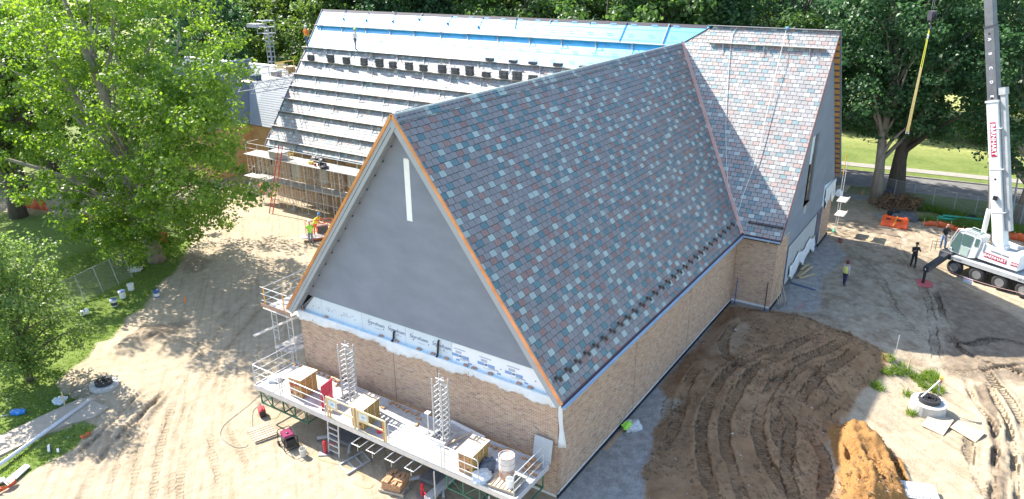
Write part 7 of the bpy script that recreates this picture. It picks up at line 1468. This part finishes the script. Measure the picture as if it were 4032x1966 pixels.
flat('long yellowish board half buried in the dirt', 'board', 'board', w2, [(640, 310), (820, 365), (885, 395), (800, 375)], .08, mat('old_board', (.48, .38, .20), .9), -.03)
solo(MB().tube([(0, 0, 0), (.3, .2, .05), (.5, .0, .06), (.8, .3, .02)], .05, 6), 'red_rag', mat('red_rag', (.30, .06, .06), .9), 'dark red strap lying in the dirt by the gable', 'strap', gv(GT(*w2(400, 395)), .02))
# utility pole and wheelie bin by the road, far left verge
t = thing('sign_pole', 'grey metal pole leaning beside the maple at the right edge', 'pole', GT(*r2(2450, 790))); MB().tube([(0, 0, 0), (.2, .25, 3.4), (.3, .35, 6)], [.07, .06, .05], 8).build('pole', fz, t)
t = thing('road_bin', 'dark blue bin standing behind the pale trunk', 'bin', (47.6, -4.9, 0)); MB().box((0, 0, .5), (.45, .4, 1.0)).build('bin_body', navy, t, bevel=.04); MB().box((0, 0, 1.03), (.5, .45, .06)).build('bin_lid', navy, t)
# scaffold end poking out behind the gable
s3_ = thing('frame_scaffold', 'narrow scaffold showing behind the far end of the right gable', 'scaffold', (37.3, -2.9, 0))
for (x, y) in ((36.9, -2.75), (37.9, -2.75)): MB().tube([(x, y, 0), (x, y, 5.4)], .024, 6).build('leg', scaf, s3_, world=True)
for z in (1.5, 2.6): MB().bx(36.7, 38.1, -3.3, -2.6, z, z+.05).build('deck_plank', plank, s3_, world=True); MB().bx(36.7, 38.1, -3.3, -3.25, z+.05, z+.14).build('toe_board', plankg, s3_, world=True)
MB().tube([(36.9, -2.75, 4.6), (36.9, -2.75, 6.2)], .03, 6).build('guard_post', mat('orange_yellow', (1, 1, 1)), s3_, world=True)
bag('white plastic knot hanging at the far gable corner', (36.2, -2.75, 3.2), plast, (.15, .2, .4), 41, 'plastic_sheet')
p = GT(*w2(270, 220)); t = thing('spray_can', 'green and white marker can lying by the far brick pier', 'can', gv(p, .02)); MB().tube([(0, 0, .08), (-.35, -.25, .10)], .09, 10).build('can_body', mat('can_green', (.05, .5, .28), .4), t); MB().tube([(0, 0, .08), (.15, .1, .08)], .085, 10).build('can_neck', white, t)
# lumber and tools against the gable foot
lum = mat('new_lumber', (.52, .40, .22), .85, .15, 3, stretch=(1, 1, 4))
for i, (a, b, z) in enumerate((((945, 815), (1040, 690), .05), ((960, 825), (1108, 715), .12), ((970, 832), (1140, 785), .05), ((985, 755), (1070, 695), .17))): A, B_ = GT(*g4(*a)), GT(*g4(*b)); solo(MB().bar((0, 0, z), B_-A+Vector((0, 0, z)), .14, .06), 'timber_offcut', lum, f'{onames[i]} pale timber offcut in the small pile by the gable', 'timber', gv(A))
solo(MB().bar((0, 0, .05), GT(*g4(1145, 965))-GT(*g4(870, 880))+Vector((0, 0, .05)), .10, .08), 'blue_bar', mat('blue_steel', (.10, .14, .24), .6), 'long dark blue bar lying on the gravel by the corner', 'bar', gv(GT(*g4(870, 880))))
for i, (a, b) in enumerate((((745, 1165), (708, 930)), ((770, 1150), (720, 960)), ((790, 1135), (745, 895)), ((830, 1120), (770, 850)))):
    A = GT(*g4(*a)); A.y = min(A.y, -2.55); t = thing('long_tool', f'{onames[i]} long handled tool from the left leaning on the corner pier', 'tool', gv(A), 0, 'tools leaning on the corner pier'); topp = Vector((A.x+.15, -2.33, 1.45+.12*i))-Vector((A.x, A.y, gz(A.x, A.y))); MB().tube([(0, 0, .05), topp], .022, 6).build('handle', (palw, wood, palw, lum)[i], t); MB().box((0, 0, .12), (.16, .03, .24)).build('blade', steel, t)
for i, (a, hgt, c_, l) in enumerate((((255, 1115), 1.75, mat('blue_pole', (.06, .08, .30), .6), 'blue pole tamper standing in the wall corner'), ((590, 1180), 1.85, mat('black_pole', (.02, .02, .02), .6), 'black pole standing against the return wall'))):
    A = GT(*g4(*a)); A.x = min(A.x, 20.8); t = thing('hand_tamper', l, 'tamper', gv(A)); MB().tube([(0, 0, 0), (.08, 0, hgt)], .025, 6).build('shaft', c_, t); MB().box((0, 0, .03), (.22, .3, .04)).build('plate', steel, t)
p = GT(*g4(955, 1175)); solo(MB().bar((0, 0, 0), (.12, -.25, .45), .05, .02), 'marker_flag', mat('flag_red', (.8, .12, .08), .6), 'small red marker flag on the gravel by the tools', 'flag', gv(p))
# bag with lime vest and plywood strip along the long wall
p = GT(*z7(675, 860)); bag('torn white cement sack against the foot of the long wall', (p.x, min(p.y, -.5), gz(p.x, p.y)), mat('sack_white', (.55, .55, .55), .7, .2, 4), (.5, .35, .22), 51, 'cement_sack'); bag('lime green vest on the sack by the long wall', (p.x-.25, min(p.y, -.45)+.1, gz(p.x, p.y)+.15), lime, (.3, .22, .14), 52, 'safety_vest')
flat('brown plywood strip along the foot of the long wall', 'plywood_strip', 'plywood', z7, [(520, 985), (625, 875), (640, 880), (550, 990)], .03, mat('ply_brown', (.42, .28, .17), .9))
# ---- concrete riser with black cover and tripod level, sheets, stakes, grate
cm = mat('precast_concrete', (.45, .44, .41), .9, .12, 4, bump=.1); iron = mat('cast_iron', (.03, .03, .032), .6, .2, 8)
def manhole(label, p, r, hgt, tilt=0):
    t = thing('manhole_riser', label, 'manhole', gv(p, -.05), tilt); MB().lathe((0, 0, 0), [(r, 0), (r, hgt*.5), (r*.985, hgt*.51), (r, hgt*.53), (r, hgt), (r*.6, hgt), (r*.6, .1)], 30).build('concrete_ring', cm, t)
    fr_ = MB().lathe((0, 0, hgt), [(r*.62, 0), (r*.60, .18), (r*.50, .19), (r*.48, .12)], 26).build('iron_frame', iron, t)
    c_ = MB().lathe((0, 0, hgt+.13), [(r*.5, 0), (r*.5, .02), (0, .021)], 26).build('iron_cover', mat('cover_dark', (.015, .015, .015), .7), t)
    for k in range(8): a = k*math.pi/4; MB().bar((math.cos(a)*r*.12, math.sin(a)*r*.12, hgt+.165), (math.cos(a)*r*.48, math.sin(a)*r*.48, hgt+.165), .05, .03).build('cover_rib', iron, t)
    for q in (.3, .46): MB().lathe((0, 0, hgt+.155), [(r*q-.03, 0), (r*q-.03, .025), (r*q+.03, .025), (r*q+.03, 0)], 22).build('cover_ring', iron, t)
    return t
mpR = GT(*rt(470, 600)); manhole('white concrete manhole riser with black cover among the weeds', mpR, .78, .62)
a = GT(*rt(390, 520), .62); tp_ = gv(mpR, .57); t = thing('laser_level', 'yellow laser level on a white tripod at the manhole riser', 'level', tp_+Vector((.35, -.3, 0)))
MB().tube([(0, 0, 0), (.03, .02, 1.05)], .03, 6).build('tripod_leg', steel, t); MB().tube([(-.55, .75, .0), (.03, .02, 1.08)], .035, 6).build('tripod_leg', white, t); MB().box((.03, .02, 1.15), (.2, .16, .16)).build('level_body', yellow, t, bevel=.02); MB().box((.03, .02, .98), (.1, .1, .1)).build('red_clamp', red, t)
sh = mat('pale_sheet_board', (.43, .355, .25), .9, .08, 2); flat('pale board lying on the sand in front of the riser', 'pale_board', 'board', rt, [(430, 715), (490, 635), (665, 690), (590, 790)], .03, mat('lighter_board', (.47, .39, .28), .9, .05)); flat('second pale board on the sand right of the first', 'pale_board', 'board', rt, [(640, 735), (700, 690), (900, 780), (830, 840)], .03, sh)
for i, (a, h_, l) in enumerate((((225, 225), 1.25, 'tall thin survey stake on the mound'), ((325, 305), .62, 'short wooden stake in the weeds'))): solo(MB().tube([(0, 0, -.05), (.06, -.03, h_)], .02 if i == 0 else .035, 5), 'survey_stake', (galv, lum)[i], l, 'stake', gv(GT(*rt(*a))))
p = GT(*rt(380, 1235)); p = gv(p); t = thing('drain_grate', 'galvanised louvred grate lying on the soil heap at the bottom edge', 'grate', (p.x, p.y, p.z+.25), .35)
MB().box((0, 0, .02), (1.0, 1.5, .05)).build('grate_frame', alu, t)
for k in range(11): MB().box((0, -.62+k*.124, .06), (.86, .035, .05)).build('louvre', galv, t)
# ================================================================== left bank
lp_ = [GT(*f7(560, 1060)), GT(*f7(770, 1000)), GT(*f7(915, 908)), GT(*f7(1035, 825)), GT(*f7(1120, 785)), GT(*f7(1300, 690)), GT(*f7(1500, 560))]
a_, b_ = Vector((-.38, 33.5, 0)), Vector((2.3, 34.3, 0)); d_ = (b_-a_).normalized()
fpts = [gv(a_-d_*1.6), gv(a_), gv(a_+d_*1.4), gv(a_+d_*2.7), gv(a_+d_*3.9)]
chainfence('leaning chain link fence panels under the sycamore', fpts, 1.75, lean=Vector((-.18, .25, 0)))
orange_fence('orange mesh fence at the foot of the sycamore', [gv(GT(*f7(1390, 455))), gv(GT(*f7(1450, 465))), gv(GT(*f7(1520, 475)))], 1.0, .3, False); orange_fence('torn orange mesh fence left of the sycamore trunk', [gv(GT(*f7(780, 300))), gv(GT(*f7(930, 330))), gv(GT(*f7(1060, 370))), gv(GT(*f7(1150, 395)))], 1.1, .4); orange_fence('orange mesh fence far behind at the left edge', [gv(GT(*f7(210, 160))), gv(GT(*f7(290, 165))), gv(GT(*f7(380, 180))), gv(GT(*f7(440, 195)))], 1.1, .2)
lidb = mat('bucket_lid_blue', (.05, .12, .32), .4); bandb = mat('bucket_band', (.10, .14, .24), .6)
bucket('paint_bucket', 'white bucket with dark blue lid and label nearest the young tree', gv(GT(*f7(1030, 1040))), white, lidb, None, .2, .46, mat('band_black', (.05, .05, .06), .6)); bucket('paint_bucket', 'white bucket with blue lid in the middle of the row on the grass', gv(GT(*f7(1105, 968))), white, lidb, None, .2, .48); bucket('paint_bucket', 'plain white upturned bucket nearest the fence', gv(GT(*f7(1180, 895))), white, None, None, .2, .42); bucket('paint_bucket', 'blue bucket with white label standing on the sand edge', gv(GT(*f7(1412, 955))), mat('bucket_blue', (.09, .16, .32), .4), lidb, None, .18, .42, white)
bucket('tipped_bucket', 'white bucket tipped over on the bright grass by the young tree', gv(GT(*f7(735, 1135))), white, None, Matrix.Rotation(1.5, 3, 'Y'), .19, .4)
bag('white rubble bag by the fence foot', gv(GT(*f7(1225, 718))), mat('rubble_white', (.5, .5, .48), .9), (.45, .4, .2), 61, 'rubble_bag')
p = gv(GT(*z5(525, 690))); manhole('low concrete manhole ring with black slotted cover on the left bank', p, .66, .22, .4)
p = gv(GT(*z5(415, 720))); solo(MB().lathe((0, 0, 0), [(.6, -.02), (.57, .04), (.5, .03), (.0, .01)], 24), 'puddle_rim', mat('wet_sand', (.22, .19, .15), .5, .3, 4), 'shallow grey washout beside the left manhole', 'washout', p)
solo(MB().bar((0, 0, -.1), (.03, .08, .75), .09, .035), 'wooden_stake', lum, 'wooden stake with dark tip in the grass edge by the path', 'stake', gv(GT(*z5(327, 790)))); t = thing('cut_bottle', 'crumpled clear plastic by the wooden stake', 'plastic', gv(GT(*z5(300, 765)))); o = bag('tmp', (0, 0, 0), mat('clear_plastic', (1, 1, 1)), (.3, .35, .14), 62, 'crumpled_plastic'); o.parent = t; del o['label']; del o['category']
A, B_ = gv(GT(*z5(460, 765)), .06), gv(GT(*z5(-60, 1150)), .12); solo(MB().tube([(0, 0, .08), (B_-A)+Vector((0, 0, .08))], .085, 10), 'downpipe', mat('pipe_white', (.66, .68, .72), .35, .05), 'long white plastic pipe lying across the footpath and grass', 'pipe', A, smooth=True)
flat('white trim board lying in the grass at the bottom left', 'trim_board', 'board', z5, [(20, 1180), (130, 1092), (155, 1100), (45, 1200)], .06, mat('trim_white', (.68, .70, .72), .5), .06); flat('grey trim end at the left frame edge', 'trim_board', 'board', z5, [(-40, 1180), (25, 1160), (30, 1175), (-30, 1205)], .09, mat('trim_grey', (.45, .46, .5), .5), .06)
flat('bright blue plastic sheet crumpled on the grass', 'blue_sheet', 'sheet', z5, [(50, 828), (75, 815), (130, 815), (128, 828), (90, 838), (52, 836)], .12, mat('blue_sheet', (.03, .22, .62), .4, .15, 6, bump=.6), .03)
flat('small white offcut in the grass strip', 'foam_offcut', 'offcut', z5, [(240, 1000), (252, 992), (254, 1025), (242, 1028)], .08, white, .05); flat('second tiny white offcut in the grass strip', 'foam_offcut', 'offcut', z5, [(285, 1015), (297, 1012), (300, 1028), (288, 1028)], .06, white, .05)
orange_fence('red orange mesh scrap along the grass strip edge', [gv(GT(*z5(-20, 1240)), .02), gv(GT(*z5(40, 1205)), .02), gv(GT(*z5(85, 1178)), .02)], .25, .3, False); orange_fence('torn red mesh scrap at the grass tip', [gv(GT(*z5(412, 962)), .02), gv(GT(*z5(440, 945)), .02), gv(GT(*z5(462, 930)), .02)], .18, .3, False)
solo(MB().bar((0, 0, 0), (.02, .02, .42), .12, .03), 'marker_stake', mat('marker_orange', (.85, .22, .05), .6), 'small orange marker stake standing in the sand', 'stake', gv(GT(*f7(1668, 1015))))
# guy stand at the left edge with its shadow on the path
t = thing('fence_stand', 'chain link fence panel stand at the far left frame edge', 'fence', gv(GT(*z5(-30, 850)))); MB().tube([(0, 0, 0), (0, 0, 1.9)], .025, 6).build('post', fz, t); MB().tube([(0, 0, 1.9), (-1.5, .9, 1.9)], .02, 6).build('top_rail', fz, t); MB().tube([(0, 0, .05), (.5, -.3, .04)], .02, 6).build('foot', fz, t)
# loose stones scattered over the fill and gravel (too small and many to count)
r = np.random.default_rng(77); n_ = 560; x = np.concatenate([r.uniform(0, 24, 360), r.uniform(-9, 3, 200)]); y = np.concatenate([r.uniform(-13, -.3, 360), r.uniform(17, 30, 200)]); zv = np.array([gz(a, b) for a, b in zip(x, y)]); s_ = r.gamma(2.0, .012, n_)+.010
base = np.array([[1, 0, 0], [-.5, .87, 0], [-.5, -.87, 0], [.1, .1, .8], [0, 0, -.5]]); V = (base[None]*s_[:, None, None]*r.uniform(.7, 1.3, (n_, 5, 1))+np.stack([x, y, zv], 1)[:, None]).reshape(-1, 3); F_ = (np.arange(n_)[:, None, None]*5+np.array([[0, 1, 3], [1, 2, 3], [2, 0, 3], [1, 0, 4], [2, 1, 4], [0, 2, 4]])[None]).reshape(-1, 3)
# clods of loose soil on the brown fill and the heap
n2 = 5200; cx_ = r.uniform(1, 24, n2*3); cy_ = r.uniform(-14, -.5, n2*3); wsel = (wsample(np.maximum(Wb, Wo), cx_, cy_)*vnoise(cx_, cy_, 1.3, 91, 3) > .40); cx_, cy_ = cx_[wsel][:n2], cy_[wsel][:n2]; hs_ = wsample(Wo, cx_, cy_) > .5
cz_ = np.array([gz(a, b) for a, b in zip(cx_, cy_)]); cs_ = r.gamma(2.2, .018, len(cx_))+.012
for nm_, selm, mt_ in (('soil_clods', ~hs_, mat('clod_brown', (.20, .13, .075), .95, .25, 6, island=.3)), ('heap_clods', hs_, mat('clod_orange', (.30, .17, .075), .95, .25, 6, island=.25))):
    k_ = int(selm.sum()); Vc = (base[None]*cs_[selm][:, None, None]*r.uniform(.6, 1.5, (k_, 5, 1))+np.stack([cx_[selm], cy_[selm], cz_[selm]], 1)[:, None]).reshape(-1, 3); Fc = (np.arange(k_)[:, None, None]*5+np.array([[0, 1, 3], [1, 2, 3], [2, 0, 3], [1, 0, 4], [2, 1, 4], [0, 2, 4]])[None]).reshape(-1, 3)
    tag(link(nm_, npmesh(nm_, Vc, Fc, mt_)), 'loose clods of brown soil' if nm_[0] == 's' else 'loose crumbs on the orange soil heap', 'soil', kind='stuff')
o = link('stones', npmesh('stones', V, F_, mat('stone_chips', (.42, .40, .36), .9, .2, 4, island=.35))); tag(o, 'small pale stones scattered over the bare soil', 'stones', kind='stuff')
